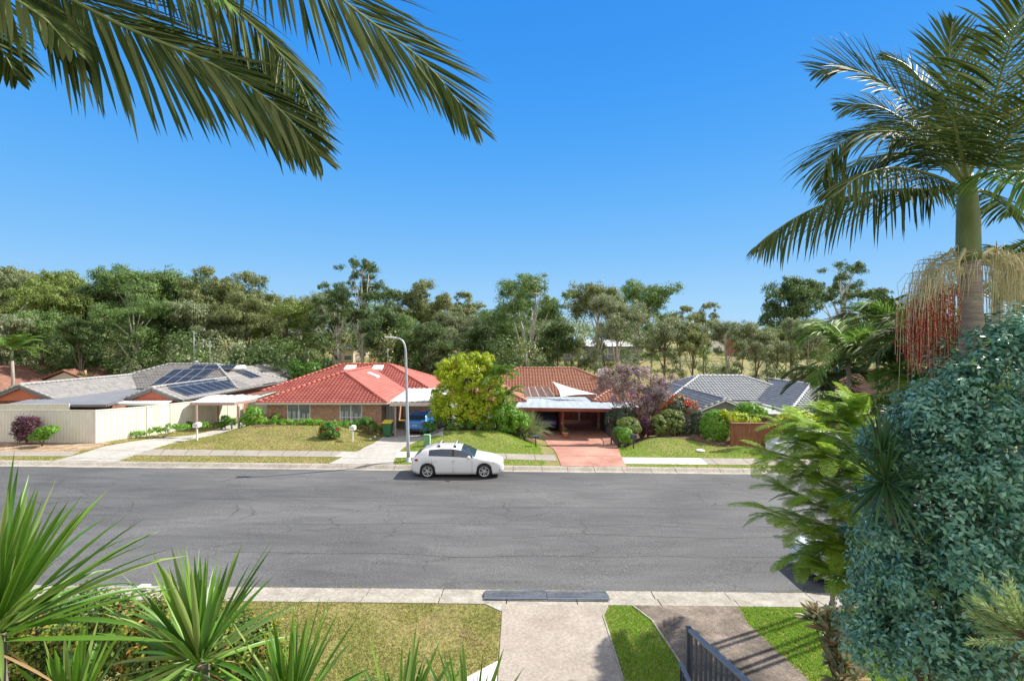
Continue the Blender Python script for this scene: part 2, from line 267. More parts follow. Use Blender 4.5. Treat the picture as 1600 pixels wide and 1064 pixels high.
LM = {
 'gum_olive': leafmat('gum_olive_leaf', [(0.066, 0.097, 0.028), (0.160, 0.193, 0.059), (0.254, 0.290, 0.104), (0.386, 0.424, 0.167)], .38, .5),
 'gum_green': leafmat('gum_green_leaf', [(0.047, 0.095, 0.023), (0.109, 0.191, 0.041), (0.189, 0.302, 0.081), (0.305, 0.429, 0.132)], .38, .5),
 'gum_grey': leafmat('gum_grey_leaf', [(0.094, 0.126, 0.062), (0.186, 0.231, 0.111), (0.280, 0.327, 0.159), (0.399, 0.445, 0.236)], .38, .5),
 'gum_dark': leafmat('gum_dark_leaf', [(0.029, 0.060, 0.018), (0.065, 0.119, 0.029), (0.116, 0.191, 0.051), (0.203, 0.286, 0.087)], .38, .5),
 'gum_yellow': leafmat('gum_yellow_leaf', [(0.076, 0.122, 0.019), (0.153, 0.217, 0.035), (0.229, 0.294, 0.057), (0.317, 0.384, 0.101)], .3, .5),
 'palm': leafmat('palm_leaf', [(.030,.060,.014),(.055,.095,.02),(.10,.14,.04),(.18,.21,.085)], .25, .6, .2),
 'palm_bright': leafmat('palm_bright_leaflets', [(0.078, 0.169, 0.026), (0.156, 0.286, 0.039), (0.221, 0.351, 0.065), (0.065, 0.130, 0.026)], 0.4, 0.5, 0.3),
 'yucca': leafmat('yucca_blades', [(0.054, 0.148, 0.013), (0.108, 0.255, 0.022), (0.202, 0.363, 0.043), (0.067, 0.175, 0.022), (0.349, 0.444, 0.130), (0.081, 0.202, 0.032)], 0.38, 0.38, 0.5),
 'dracaena': leafmat('dark_strap_leaves', [(0.027, 0.083, 0.022), (0.053, 0.128, 0.045), (0.075, 0.150, 0.045)], 0.2, 0.35, 0.5),
 'teal': leafmat('teal_leaf', [(0.049, 0.171, 0.133), (0.105, 0.270, 0.207), (0.184, 0.384, 0.293), (0.074, 0.199, 0.094), (0.284, 0.512, 0.386), (0.123, 0.298, 0.187)], .15, .32, .5),
 'teal_bright': leafmat('fresh_green_leaves', [(0.07, 0.17, 0.05), (0.12, 0.24, 0.08), (0.17, 0.29, 0.10)], 0.35, 0.3, 0.5),
 'feather': leafmat('feather_leaf', [(.16,.31,.03),(.26,.44,.045),(.38,.54,.07),(.50,.60,.12)], .5, .5, .2),
 'lime': leafmat('lime_leaves', [(0.293, 0.428, 0.016), (0.463, 0.586, 0.026), (0.619, 0.667, 0.039), (0.223, 0.381, 0.020)], 0.4, 0.4, 0.4, patch=((0.62, 0.50, 0.10), 1.3, 0.58)),
 'green': leafmat('mid_green_leaves', [(0.056, 0.155, 0.020), (0.097, 0.233, 0.027), (0.162, 0.310, 0.047)], 0.3, 0.4),
 'green_bright': leafmat('bright_green_leaves', [(0.106, 0.273, 0.019), (0.180, 0.389, 0.031), (0.270, 0.475, 0.050)], 0.35, 0.4),
 'olive_clip': leafmat('olive_clipped_leaves', [(0.109, 0.164, 0.039), (0.187, 0.254, 0.052), (0.296, 0.359, 0.078)], 0.3, 0.45),
 'dark_clip': leafmat('dark_clipped_leaves', [(0.042, 0.077, 0.035), (0.070, 0.112, 0.056), (0.112, 0.140, 0.070)], 0.25, 0.45),
 'maroon': leafmat('maroon_leaves', [(0.084, 0.025, 0.042), (0.140, 0.042, 0.070), (0.070, 0.042, 0.049)], 0.25, 0.45),
 'tibou': leafmat('mauve_flower_heads_and_leaves', [(0.36, 0.22, 0.26), (0.50, 0.34, 0.40), (0.20, 0.20, 0.10), (0.40, 0.29, 0.27), (0.20, 0.16, 0.11), (0.46, 0.33, 0.36)], 0.3, 0.6),
 'purple': leafmat('purple_petals', [(0.20, 0.05, 0.52), (0.28, 0.10, 0.62)], 0.3, 0.5),
 'red': leafmat('red_petals', [(0.62, 0.03, 0.015), (0.72, 0.08, 0.03)], 0.3, 0.5),
 'redleaf': leafmat('redleaf_leaf', [(.32,.10,.05),(.14,.18,.04),(.10,.16,.03),(.42,.22,.12),(.2,.22,.08)], .3, .5),
 'plume': leafmat('fountain_grass_blades', [(0.16, 0.21, 0.08), (0.24, 0.30, 0.12), (0.36, 0.40, 0.20)], 0.3, 0.5),
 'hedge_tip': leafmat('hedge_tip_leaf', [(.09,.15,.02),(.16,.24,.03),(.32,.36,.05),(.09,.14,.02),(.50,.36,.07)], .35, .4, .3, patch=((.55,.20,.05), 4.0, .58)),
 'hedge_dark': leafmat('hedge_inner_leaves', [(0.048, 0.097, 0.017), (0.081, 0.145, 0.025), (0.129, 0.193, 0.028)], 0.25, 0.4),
 'croton': leafmat('croton_leaf', [(0.216, 0.264, 0.132), (0.336, 0.372, 0.216), (0.456, 0.264, 0.168), (0.264, 0.312, 0.156)], .25, .4),
 'needle': leafmat('pale_needle_leaves', [(0.255, 0.367, 0.135), (0.357, 0.476, 0.203), (0.306, 0.408, 0.108)], 0.35, 0.5),
 'dry': leafmat('dry_leaves', [(0.30, 0.17, 0.07), (0.42, 0.30, 0.15), (0.22, 0.12, 0.05)], 0.2, 0.7),
}
# ------------------------------------------------------------------ object helpers
ORG = {}
def tag(o, label=None, cat=None, group=None, kind=None):
    if label: o['label'] = label
    if cat: o['category'] = cat
    if group: o['group'] = group
    if kind: o['kind'] = kind
    return o
def empty(name, loc, label=None, cat=None, group=None):
    o = bpy.data.objects.new(name, None); COL.objects.link(o); o.location = loc; o.empty_display_size = 0.3
    ORG[o.as_pointer()] = Vector(loc); return tag(o, label, cat, group)
def link(name, me, mat, parent=None, org=None):
    o = bpy.data.objects.new(name, me); COL.objects.link(o)
    if mat: me.materials.append(mat)
    if parent is not None:
        o.parent = parent; ORG[o.as_pointer()] = ORG[parent.as_pointer()]
    else:
        o.location = org if org is not None else (0, 0, 0); ORG[o.as_pointer()] = Vector(o.location)
    return o
def np_obj(name, V, Fc, mat, parent=None, org=None, smooth=False):
    """mesh object from arrays; V in world coordinates"""
    V = np.asarray(V, dtype=np.float64).reshape(-1, 3)
    off = ORG[parent.as_pointer()] if parent is not None else Vector(org if org is not None else (0, 0, 0))
    V = V-np.array(off)
    Fl = Fc if isinstance(Fc, list) else [Fc]
    Fl = [np.asarray(f, dtype=np.int32) for f in Fl if len(f)]
    me = bpy.data.meshes.new(name)
    me.vertices.add(len(V)); me.vertices.foreach_set('co', V.astype(np.float32).ravel())
    idx = np.concatenate([f.ravel() for f in Fl]); tot = np.concatenate([np.full(len(f), f.shape[1], dtype=np.int32) for f in Fl])
    st = np.concatenate([[0], np.cumsum(tot)[:-1]]).astype(np.int32)
    me.loops.add(len(idx)); me.loops.foreach_set('vertex_index', idx.astype(np.int32))
    me.polygons.add(len(tot)); me.polygons.foreach_set('loop_start', st)
    try: me.polygons.foreach_set('loop_total', tot)
    except Exception: pass
    if smooth: me.polygons.foreach_set('use_smooth', np.ones(len(tot), dtype=bool))
    me.update(calc_edges=True); me.validate()
    return link(name, me, mat, parent, org)
class MB:
    """collects simple solids in world coordinates; build() makes ONE mesh object"""
    def __init__(s): s.v = []; s.f = []; s.sm = []
    def add(s, vs, fs, smooth=False):
        n = len(s.v); s.v += [tuple(v) for v in vs]; s.f += [tuple(i+n for i in f) for f in fs]; s.sm += [smooth]*len(fs); return s
    def box(s, x0, x1, y0, y1, z0, z1):
        s.add([(x0, y0, z0), (x1, y0, z0), (x1, y1, z0), (x0, y1, z0), (x0, y0, z1), (x1, y0, z1), (x1, y1, z1), (x0, y1, z1)],
              [(0, 3, 2, 1), (4, 5, 6, 7), (0, 1, 5, 4), (1, 2, 6, 5), (2, 3, 7, 6), (3, 0, 4, 7)]); return s
    def bar(s, a, b, w, h, up=(0, 0, 1)):
        a = Vector(a); b = Vector(b); d = (b-a).normalized(); u = Vector(up)
        sd_ = d.cross(u)
        if sd_.length < 1e-4: sd_ = d.cross(Vector((1, 0, 0)))
        sd_.normalize(); u = sd_.cross(d).normalized(); vs = []
        for p in (a, b):
            for (i, j) in ((-1, -1), (1, -1), (1, 1), (-1, 1)): vs.append(p+sd_*i*w/2+u*j*h/2)
        s.add(vs, [(0, 1, 2, 3), (7, 6, 5, 4), (0, 4, 5, 1), (1, 5, 6, 2), (2, 6, 7, 3), (3, 7, 4, 0)]); return s
    def tube(s, pts, rad, n=8, cap=True):
        pts = [Vector(p) for p in pts]
        if not hasattr(rad, '__len__'): rad = [rad]*len(pts)
        vs = []; ref = None
        for i, p in enumerate(pts):
            t = (pts[min(i+1, len(pts)-1)]-pts[max(i-1, 0)]).normalized()
            if ref is None:
                ref = Vector((1, 0, 0)) if abs(t.x) < 0.8 else Vector((0, 1, 0))
            a = (ref-t*ref.dot(t)).normalized(); ref = a; b = t.cross(a)
            for k in range(n):
                w = 2*math.pi*k/n; vs.append(p+(a*math.cos(w)+b*math.sin(w))*rad[i])
        fs = []
        for i in range(len(pts)-1):
            for k in range(n):
                fs.append((i*n+k, i*n+(k+1) % n, (i+1)*n+(k+1) % n, (i+1)*n+k))
        if cap: fs += [tuple(range(n-1, -1, -1)), tuple((len(pts)-1)*n+k for k in range(n))]
        s.add(vs, fs, True); return s
    def lathe(s, c, prof, n=16):
        """prof: (radius, z) pairs about vertical axis at c"""
        c = Vector(c); vs = []
        for (r, z) in prof:
            for k in range(n):
                w = 2*math.pi*k/n; vs.append(c+Vector((r*math.cos(w), r*math.sin(w), z)))
        fs = [(i*n+k, i*n+(k+1) % n, (i+1)*n+(k+1) % n, (i+1)*n+k) for i in range(len(prof)-1) for k in range(n)]
        fs += [tuple(range(n-1, -1, -1)), tuple((len(prof)-1)*n+k for k in range(n))]
        s.add(vs, fs, True); return s
    def poly(s, pts, th=0.0, n=None):
        """flat polygon with thickness th downward"""
        pts = [Vector(p) for p in pts]; k = len(pts)
        if th == 0: s.add(pts, [tuple(range(k))]); return s
        lo = [p-Vector((0, 0, th)) for p in pts]
        s.add(pts+lo, [tuple(range(k)), tuple(range(2*k-1, k-1, -1))]+[(i, i+k, (i+1) % k+k, (i+1) % k) for i in range(k)]); return s
    def build(s, name, mat, parent=None, org=None, bevel=0.0, uv=False):
        me = bpy.data.meshes.new(name)
        off = ORG[parent.as_pointer()] if parent is not None else Vector(org if org is not None else (0, 0, 0))
        me.from_pydata([(v[0]-off.x, v[1]-off.y, v[2]-off.z) for v in s.v], [], s.f)
        me.polygons.foreach_set('use_smooth', s.sm)
        me.update()
        if bevel or True:
            bm = bmesh.new(); bm.from_mesh(me); bmesh.ops.recalc_face_normals(bm, faces=bm.faces)
            if bevel:
                bmesh.ops.bevel(bm, geom=[e for e in bm.edges if e.is_manifold and e.calc_face_angle(0) > 0.6], offset=bevel, segments=2, affect='EDGES', profile=0.5)
            bm.to_mesh(me); bm.free()
        if uv:
            ul = me.uv_layers.new(name='UVMap')
            for p in me.polygons:
                nn = p.normal
                for li in p.loop_indices:
                    c = me.vertices[me.loops[li].vertex_index].co
                    ul.data[li].uv = (c.x, c.z) if abs(nn.y) > 0.7 else ((c.y, c.z) if abs(nn.x) > 0.5 else (c.x, c.y))
        return link(name, me, mat, parent, org)
def kids(o): return list(o.children)
def copy_tree(o, parent=None):
    c = o.copy(); COL.objects.link(c)
    if parent is not None: c.parent = parent
    for k in kids(o): copy_tree(k, c)
    return c
def unit(a): return a/np.maximum(np.linalg.norm(a, axis=-1, keepdims=True), 1e-9)
def rdir(n): return unit(rng.normal(size=(n, 3)))
def leaf_arrays(Pp, Dv, Nv, L, Wd, fold=0.0):
    """diamond leaves: base, side, tip, side"""
    n = len(Pp); Dv = unit(Dv); S = unit(np.cross(Dv, Nv)); L = np.broadcast_to(L, (n,))[:, None]; Wd = np.broadcast_to(Wd, (n,))[:, None]
    Nn = np.cross(S, Dv)
    V = np.stack([Pp, Pp+Dv*L*0.45+S*Wd*0.5+Nn*fold*Wd, Pp+Dv*L, Pp+Dv*L*0.45-S*Wd*0.5+Nn*fold*Wd], 1)
    return V.reshape(-1, 3), np.arange(4*n, dtype=np.int32).reshape(n, 4)
def joinarr(lst):
    Vs, Fs, o = [], [], 0
    for V, Fc in lst: Vs.append(V); Fs.append(Fc+o); o += len(V)
    return np.concatenate(Vs), np.concatenate(Fs)
def crown_leaves(blobs, nclus, nleaf, cr, L, Wd, flat=1.0, droop=0.0, shell=(0.72, 1.0), lower=-0.55, jitter=0.25):
    """blobs (cx,cy,cz,rx,ry,rz). leaf clumps gathered near each blob's skin"""
    B = np.array(blobs, dtype=float); w = (B[:, 3]*B[:, 5]+B[:, 4]*B[:, 5]+B[:, 3]*B[:, 4]); w /= w.sum()
    bi = rng.choice(len(B), size=nclus, p=w); d = rdir(nclus); d[:, 2] = np.where(d[:, 2] < lower, -d[:, 2], d[:, 2])
    rr = rng.uniform(shell[0], shell[1], nclus)[:, None]
    C = B[bi, :3]+d*B[bi, 3:6]*rr
    ci = np.repeat(np.arange(nclus), nleaf); n = len(ci)
    crs = (np.asarray(cr)*rng.uniform(0.6, 1.3, nclus))[ci][:, None]
    o = rdir(n)*rng.uniform(0.35, 1.0, n)[:, None]*crs; o[:, 2] *= flat
    Pp = C[ci]+o
    N_ = unit(unit(o)*0.8+d[ci]*0.7+rdir(n)*0.6+np.array([0, 0, 0.35]))
    D_ = unit(np.cross(N_, rdir(n))+np.array([0, 0, -droop]))
    s = rng.uniform(0.7, 1.3, n)
    return leaf_arrays(Pp, D_, N_, L*s, Wd*s)
def blobsp(lst, D):
    """(px, py, rpx, rpy[, dd]) on the picture at distance D -> world ellipsoids"""
    out = []
    for b in lst:
        d = D+(b[4] if len(b) > 4 else 0); c = P(b[0], b[1], d); rx = b[2]/F*d; rz = b[3]/F*d
        out.append((c.x, c.y, c.z, rx, (rx+rz)/2, rz))
    return out
def stems(blobs, base, r=0.03, n=5, mid=0.45):
    mb = MB(); base = Vector(base)
    B = random.sample(blobs, min(n, len(blobs))) if len(blobs) > n else list(blobs)
    while len(B) < n: B.append(random.choice(blobs))
    for b in B:
        tip = Vector((b[0]+random.uniform(-.3, .3)*b[3], b[1]+random.uniform(-.3, .3)*b[4], b[2]+random.uniform(-.1, .4)*b[5]))
        m_ = base.lerp(tip, mid); m_.x += random.uniform(-.1, .1); m_.z += 0.1*(tip.z-base.z)
        mb.tube([base, base.lerp(m_, .5)+Vector((random.uniform(-.03, .03), 0, 0)), m_, tip], [r, r*0.85, r*0.6, r*0.25], 6)
    return mb
def shrub(name, label, cat, blobs, nclus, nleaf, cr, L, Wd, mat, base=None, group=None, stem=0.03, stemn=5, core=0.0, corename=None, flowers=None, **kw):
    if base is None:
        cx = float(np.mean([b[0] for b in blobs])); cy = float(np.mean([b[1] for b in blobs])); base = (cx, cy, H(cx, cy))
    root = empty(name, base, label, cat, group)
    V, Fc = crown_leaves(blobs, nclus, nleaf, cr, L, Wd, **kw)
    np_obj('foliage' if not kw.get('crown') else 'crown', V, Fc, LM[mat], root)
    stems(blobs, base, stem, stemn).build('stem', M['twig'], root)
    if flowers:
        fm, fn, fl = flowers; ps = []
        B = np.array(blobs); w = B[:, 3]*B[:, 5]; w /= w.sum(); bi = rng.choice(len(B), size=fn, p=w); d = rdir(fn); d[:, 2] = np.abs(d[:, 2]); d[:, 1] = -np.abs(d[:, 1])
        C = B[bi, :3]+d*B[bi, 3:6]*1.02
        for q in range(fn):
            V, Fc = leaf_arrays(C[q]+rdir(7)*fl*0.1, unit(d[q]*0.5+rdir(7)), np.tile(d[q], (7, 1)), fl, fl*0.7)
            np_obj('flower', V, Fc, LM[fm], root)
    return root
# palm frond: rachis through world points, leaflets on both sides
def frond(parent, pts, L, mat, n=60, width=0.03, up=(0, 0, 1), v=0.0, droop=0.5, ang=55, r0=0.02, start=0.12, segs=4, name='frond', rag=0.15, rmat=None, lr=(1, 1)):
    pts = [Vector(p) for p in pts]
    dense = []                                     # Catmull-Rom
    Q = [pts[0]*2-pts[1]]+pts+[pts[-1]*2-pts[-2]]
    for i in range(1, len(Q)-2):
        for k in range(10):
            t = k/10; a, b, c, d = Q[i-1], Q[i], Q[i+1], Q[i+2]
            dense.append(0.5*((2*b)+(c-a)*t+(2*a-5*b+4*c-d)*t*t+(3*b-a-3*c+d)*t**3))
    dense.append(pts[-1]); dn = len(dense)
    A = np.array([tuple(p) for p in dense]); seg = np.linalg.norm(np.diff(A, axis=0), axis=1); s = np.concatenate([[0], np.cumsum(seg)]); s /= s[-1]
    mb = MB(); mb.tube(dense[::2] if (dn-1) % 2 == 0 else dense, [r0*(1-0.85*k/(len(dense[::2] if (dn-1) % 2 == 0 else dense)-1)) for k in range(len(dense[::2] if (dn-1) % 2 == 0 else dense))], 6)
    T = np.gradient(A, axis=0); T = unit(T)
    allV = []; allF = []; o = 0; upv = np.array(up, dtype=float)
    for side in (-1, 1):
        tt = np.linspace(start, 0.995, n)+rng.normal(0, 0.002, n); tt = np.clip(tt, 0, 1)
        p = np.stack([np.interp(tt, s, A[:, k]) for k in range(3)], 1); t = unit(np.stack([np.interp(tt, s, T[:, k]) for k in range(3)], 1))
        sdv = unit(np.cross(t, upv))*side; nrm = np.cross(sdv, t)*side
        prof = np.clip(np.sin(np.pi*np.clip(0.18+0.80*(tt-start)/(1-start), 0, 1))**0.55, 0.25, 1)*(1-0.25*np.maximum(0, tt-0.85)/0.15)
        ll = L*prof*rng.uniform(1-rag, 1+rag*0.4, n)*(lr[0] if side < 0 else lr[1])
        aa = np.radians(ang*(1-0.55*tt**2)+rng.normal(0, 3, n))
        vv = np.radians(v)+rng.normal(0, 0.10, n)
        d = t*np.cos(aa)[:, None]+(sdv*np.cos(vv)[:, None]+nrm*np.sin(vv)[:, None])*np.sin(aa)[:, None]
        cur = p.copy(); d = unit(d); ring = []
        wprof = np.interp(np.linspace(0, 1, segs+1), [0, 0.12, 0.5, 0.85, 1], [0.45, 0.9, 1.0, 0.6, 0.04])
        wn = unit(nrm*0.9+sdv*rng.normal(0.25, 0.25, n)[:, None]+rdir(n)*0.15)
        dr = droop*rng.uniform(0.7, 1.3, n)
        for k in range(segs+1):
            wv = unit(np.cross(d, wn)); w_ = width*wprof[k]*0.5*rng.uniform(0.85, 1.1)
            fold = np.cross(wv, d)*width*0.28*wprof[k]
            ring.append(np.stack([cur+wv*w_, cur-fold*0+fold*-1, cur-wv*w_], 1))
            cur = cur+d*(ll/segs)[:, None]
            d = unit(d+np.array([0, 0, -1.0])*(dr/segs*(0.4+1.2*k/segs))[:, None])
        Vv = np.stack(ring, 1)                     # n, segs+1, 3, 3
        allV.append(Vv.reshape(-1, 3)); base = o+np.arange(n)[:, None]*(segs+1)*3
        for k in range(segs):
            for q in (0, 1):
                a = base[:, 0]+k*3+q; allF.append(np.stack([a, a+1, a+4, a+3], 1))
        o += n*(segs+1)*3
    root = np_obj(name, np.concatenate(allV), np.concatenate(allF), mat, parent)
    mb.build('rachis', rmat or M['rachis'], root)
    return root
def rosette(parent, c, n, L, Wd, mat, name='leaf_rosette', lo=-25, hi=85, droop=0.4, segs=5, az=(0, 360), lean=(0, 0, 0), bias=1.0, fold=0.25):
    c = np.array(c, dtype=float); a = np.radians(rng.uniform(az[0], az[1], n)); e = np.radians(lo+(hi-lo)*rng.uniform(0, 1, n)**bias)
    d = np.stack([np.cos(a)*np.cos(e), np.sin(a)*np.cos(e), np.sin(e)], 1)+np.array(lean); d = unit(d)
    ll = L*rng.uniform(0.7, 1.1, n); cur = c+d*0.03+np.array([0, 0, 1])*rng.uniform(-0.08, 0.05, n)[:, None]*L
    side0 = unit(np.cross(d, np.array([0, 0, 1.0])+rdir(n)*0.35)); nr = np.cross(side0, d)
    wprof = np.interp(np.linspace(0, 1, segs+1), [0, 0.15, 0.45, 0.8, 1], [0.55, 0.75, 1.0, 0.6, 0.03]); ring = []
    dr = droop*rng.uniform(0.3, 1.4, n)*np.cos(e)
    for k in range(segs+1):
        wv = unit(np.cross(d, nr)); w_ = Wd*wprof[k]*0.5
        ring.append(np.stack([cur+wv*w_, cur-np.cross(wv, d)*Wd*fold*wprof[k], cur-wv*w_], 1))
        cur = cur+d*(ll/segs)[:, None]; d = unit(d+np.array([0, 0, -1.0])*(dr/segs*(0.3+1.4*k/segs))[:, None])
    V = np.stack(ring, 1).reshape(-1, 3); base = np.arange(n)*(segs+1)*3; Fs = []
    for k in range(segs):
        for q in (0, 1): x = base+k*3+q; Fs.append(np.stack([x, x+1, x+4, x+3], 1))
    return np_obj(name, V, np.concatenate(Fs), mat, parent)
# ================================================================== GROUND, ROAD, KERBS
def axis(segs):
    out = []
    for a, b, st in segs: out += list(np.arange(a, b, st))
    out.append(segs[-1][1]); return np.unique(np.round(np.array(out, dtype=float), 4))
gx = axis([(-3000, -600, 300), (-600, -150, 50), (-150, -48, 6), (-48, 40, 0.5), (40, 150, 5), (150, 600, 50), (600, 3000, 300)])
gy = np.unique(np.concatenate([axis([(-300, -20, 40), (-20, 8, 2), (8, 11.9, 0.5)]), [11.88, 12.0], axis([(12.5, 24.5, 1)]), [24.9, 25.02], axis([(25.1, 26, .45), (26, 56, 0.5), (56, 100, 2), (100, 300, 10), (300, 1000, 50), (1000, 5000, 400)])]))
gv = np.array([(x, y, H(x, y)) for y in gy for x in gx]); nx = len(gx)
ii, jj = np.meshgrid(np.arange(nx-1), np.arange(len(gy)-1)); a = (jj*nx+ii).ravel()
gr = np_obj('ground', gv, np.stack([a, a+1, a+1+nx, a+nx], 1), M['lawn'], smooth=True); tag(gr, kind='structure')
# road, two metre steps, gentle camber
rx = np.arange(-120, 121, 2.0); ry = np.linspace(NK1-0.45, FK0+0.2, 15)
rv = np.array([(x, y, g(x)+0.05*(1-((y-18.6)/6.2)**2)-0.01) for y in ry for x in rx]); nx = len(rx)
ii, jj = np.meshgrid(np.arange(nx-1), np.arange(len(ry)-1)); a = (jj*nx+ii).ravel()
tag(np_obj('road', rv, np.stack([a, a+1, a+1+nx, a+nx], 1), M['asphalt'], smooth=True), kind='structure')
# kerbs: short cast lengths with open joints
def kerb(name, prof, step, x0, x1, gap=0.012, skip=()):
    mb = MB(); x = x0; n = len(prof)
    while x < x1:
        e = min(x+step*random.uniform(0.85, 1.15), x1); dz = random.uniform(-0.006, 0.006)
        if not any(a < (x+e)/2 < b for a, b in skip):
            vs = [(xx, y, z+g(xx)+dz) for xx in (x+gap, e-gap) for (y, z) in prof]
            fs = [(i, i+1, n+i+1, n+i) for i in range(n-1)]+[(n-1, 0, n, 2*n-1)]+[tuple(range(n)), tuple(range(2*n-1, n-1, -1))]
            mb.add(vs, fs)
        x = e
    return tag(mb.build(name, M['kerb']), kind='structure')
kerb('kerb', [(FK0-0.12, -0.2), (FK0-0.12, 0.012), (FK0+0.24, 0.0), (FK0+0.42, 0.115), (FK0+0.64, 0.135), (FK0+0.64, -0.2)], 1.3, -70, 60)
kerb('kerb', [(NK1+0.04, -0.2), (NK1+0.04, 0.012), (NK1-0.36, 0.02), (NK1-0.52, 0.11), (NK0-0.02, 0.135), (NK0-0.02, -0.2)], 1.9, -60, 50)
def drape(name, poly, mat, off=0.02, step=0.5, kind='structure', px=True, sides=True, Hf=None):
    pts = [GH(*p) for p in poly] if px else [Vector((p[0], p[1], 0)) for p in poly]
    bm = bmesh.new(); vs = [bm.verts.new((p.x, p.y, 0)) for p in pts]; bm.faces.new(vs)
    bmesh.ops.triangulate(bm, faces=bm.faces[:])
    xs = [p.x for p in pts]; ys = [p.y for p in pts]
    for k in range(math.ceil(min(xs)/step), math.floor(max(xs)/step)+1):
        bmesh.ops.bisect_plane(bm, geom=bm.verts[:]+bm.edges[:]+bm.faces[:], plane_co=(k*step, 0, 0), plane_no=(1, 0, 0), dist=1e-5)
    for k in range(math.ceil(min(ys)/step), math.floor(max(ys)/step)+1):
        bmesh.ops.bisect_plane(bm, geom=bm.verts[:]+bm.edges[:]+bm.faces[:], plane_co=(0, k*step, 0), plane_no=(0, 1, 0), dist=1e-5)
    for v in bm.verts: v.co.z = (Hf or H)(v.co.x, v.co.y)+off
    for f in bm.faces:
        f.normal_update()
        if f.normal.z < 0: f.normal_flip()
    if sides:
        be = [e for e in bm.edges if e.is_boundary]; r = bmesh.ops.extrude_edge_only(bm, edges=be)
        for v in r['geom']:
            if isinstance(v, bmesh.types.BMVert): v.co.z -= 0.12
    me = bpy.data.meshes.new(name); bm.to_mesh(me); bm.free()
    o = link(name, me, M[mat] if isinstance(mat, str) else mat)
    PAVED.append([(p.x, p.y) for p in pts])
    return tag(o, kind=kind)
PAVED = []
def W2(px, y): return (X(px, y), y)
# far side, picture outlines dropped onto the ground
D1 = [(47, 728), (91, 719), (129, 709), (159, 699), (203, 691), (237, 686), (294, 681), (345, 670), (366, 660), (392, 660), (376, 668), (315, 684), (264, 694), (216, 709), (183, 722), (179, 728)]
drape('driveway', D1, 'concrete', 0.03)
D2 = [(514, 728), (535, 715), (560, 705), (582, 694), (600, 682), (604, 668), (694, 668), (692, 681), (668, 684), (646, 692), (630, 700), (618, 712), (614, 728)]
drape('driveway', D2, 'concrete', 0.03)
D3 = [(877, 730), (872, 715), (866, 704), (853, 690), (843, 680), (838, 655), (950, 655), (950, 676), (962, 690), (969, 710), (979, 730)]
drape('driveway', D3, 'terracotta_drive', 0.03)
drape('footpath', [(-260, 704), (124, 706), (108, 713), (-260, 713)], 'footpath', 0.02)
drape('footpath', [(222, 702), (536, 705.5), (520, 714), (200, 711.5)], 'footpath', 0.02)
drape('footpath', [(536, 705.5), (560, 706), (537, 714.5), (520, 714)], 'concrete', 0.02)
drape('footpath', [(622, 706), (668, 706), (668, 715), (616, 715)], 'new_concrete', 0.02)
drape('footpath', [(668, 706), (866, 711), (870, 720), (668, 715)], 'footpath', 0.02)
drape('footpath', [(971, 715), (1094, 716), (1106, 726), (977, 724.5)], 'new_concrete', 0.02)
drape('footpath', [(1094, 716), (1500, 720), (1520, 731), (1106, 726)], 'footpath', 0.02)
drape('gravel_bed', [(-260, 690), (150, 690), (176, 691), (150, 700), (118, 706), (-260, 704)], 'gravel', 0.012)
drape('garden_bed', [(380, 667), (396, 662), (560, 660), (612, 674), (600, 679), (575, 669), (540, 666.3), (450, 664.5), (398, 668)], 'mulch', 0.012)
drape('garden_bed', [(648, 674), (700, 664), (800, 664), (840, 690), (836, 692), (800, 680), (760, 674), (700, 674)], 'mulch', 0.012)
drape('garden_bed', [(950, 662), (1150, 662), (1160, 702), (1110, 695), (1060, 685), (1010, 687), (975, 700), (965, 690), (952, 676)], 'mulch', 0.012)
# near side
nb = NK0
drape('driveway', [(-0.24, nb-0.03), (2.36, nb-0.03), (2.15, 11.4), (2.15, 10.8), (2.13, 9.2), (2.2, 6), (2.2, 2), (-0.3, 2), (-0.27, 9.2), (-0.24, 11.2)], 'near_drive', 0.02, px=False)
drape('driveway', [(2.95, nb-0.03), (5.55, nb-0.03), (5.45, 11.15), (5.72, 9.2), (6.2, 6), (6.2, 2), (3.2, 2), (3.45, 9.2), (3.25, 11.25), ], 'pebble', 0.02, px=False)
drape('kerb_apron', [(-0.66, nb-0.03), (-0.24, nb-0.03), (-0.25, 11.55)], 'concrete', 0.02, px=False)
drape('footpath', [(-1.3, 8.9), (-0.29, 9.75), (-0.29, 2), (-2.5, 2), (-2.5, 8.0)], 'new_concrete', 0.03, px=False)
# joints in the paving are grooves of dirt
def joint(a, b, w=0.02, z=0.034):
    a = Vector(a); b = Vector(b); n = 8; mb = MB(); d = (b-a).normalized(); sd_ = Vector((-d.y, d.x, 0))*w/2; vs = []
    for k in range(n+1):
        p = a.lerp(b, k/n); h = H(p.x, p.y)+z; vs += [(p.x+sd_.x, p.y+sd_.y, h), (p.x-sd_.x, p.y-sd_.y, h)]
    return vs, [(2*k, 2*k+1, 2*k+3, 2*k+2) for k in range(n)]
mb = MB()
for p, q in (((558, 705), (586, 700)), ((585, 694), (640, 695)), ((600, 683), (690, 683)), ((535, 716), (618, 718)), ((858, 697), (965, 699)), ((870, 712), (970, 714)), ((150, 703), (230, 706)), ((230, 687), (290, 690)), ((110, 716), (200, 719))):
    mb.add(*joint(GH(*p), GH(*q)))
for k in range(8):
    px0 = 250+k*38
    a_ = GH(px0+8, 702.3); b_ = GH(px0, 711.5); mb.add(*joint(a_, b_, 0.025, 0.026))
for k in range(4): mb.add(*joint(GH(700+k*45, 708+k), GH(702+k*45, 716+k), 0.025, 0.026))
for k in range(5): mb.add(*joint(GH(1110+k*50, 717), GH(1122+k*52, 727), 0.03, 0.026))
tag(mb.build('paving_joints', M['mulch']), kind='structure')
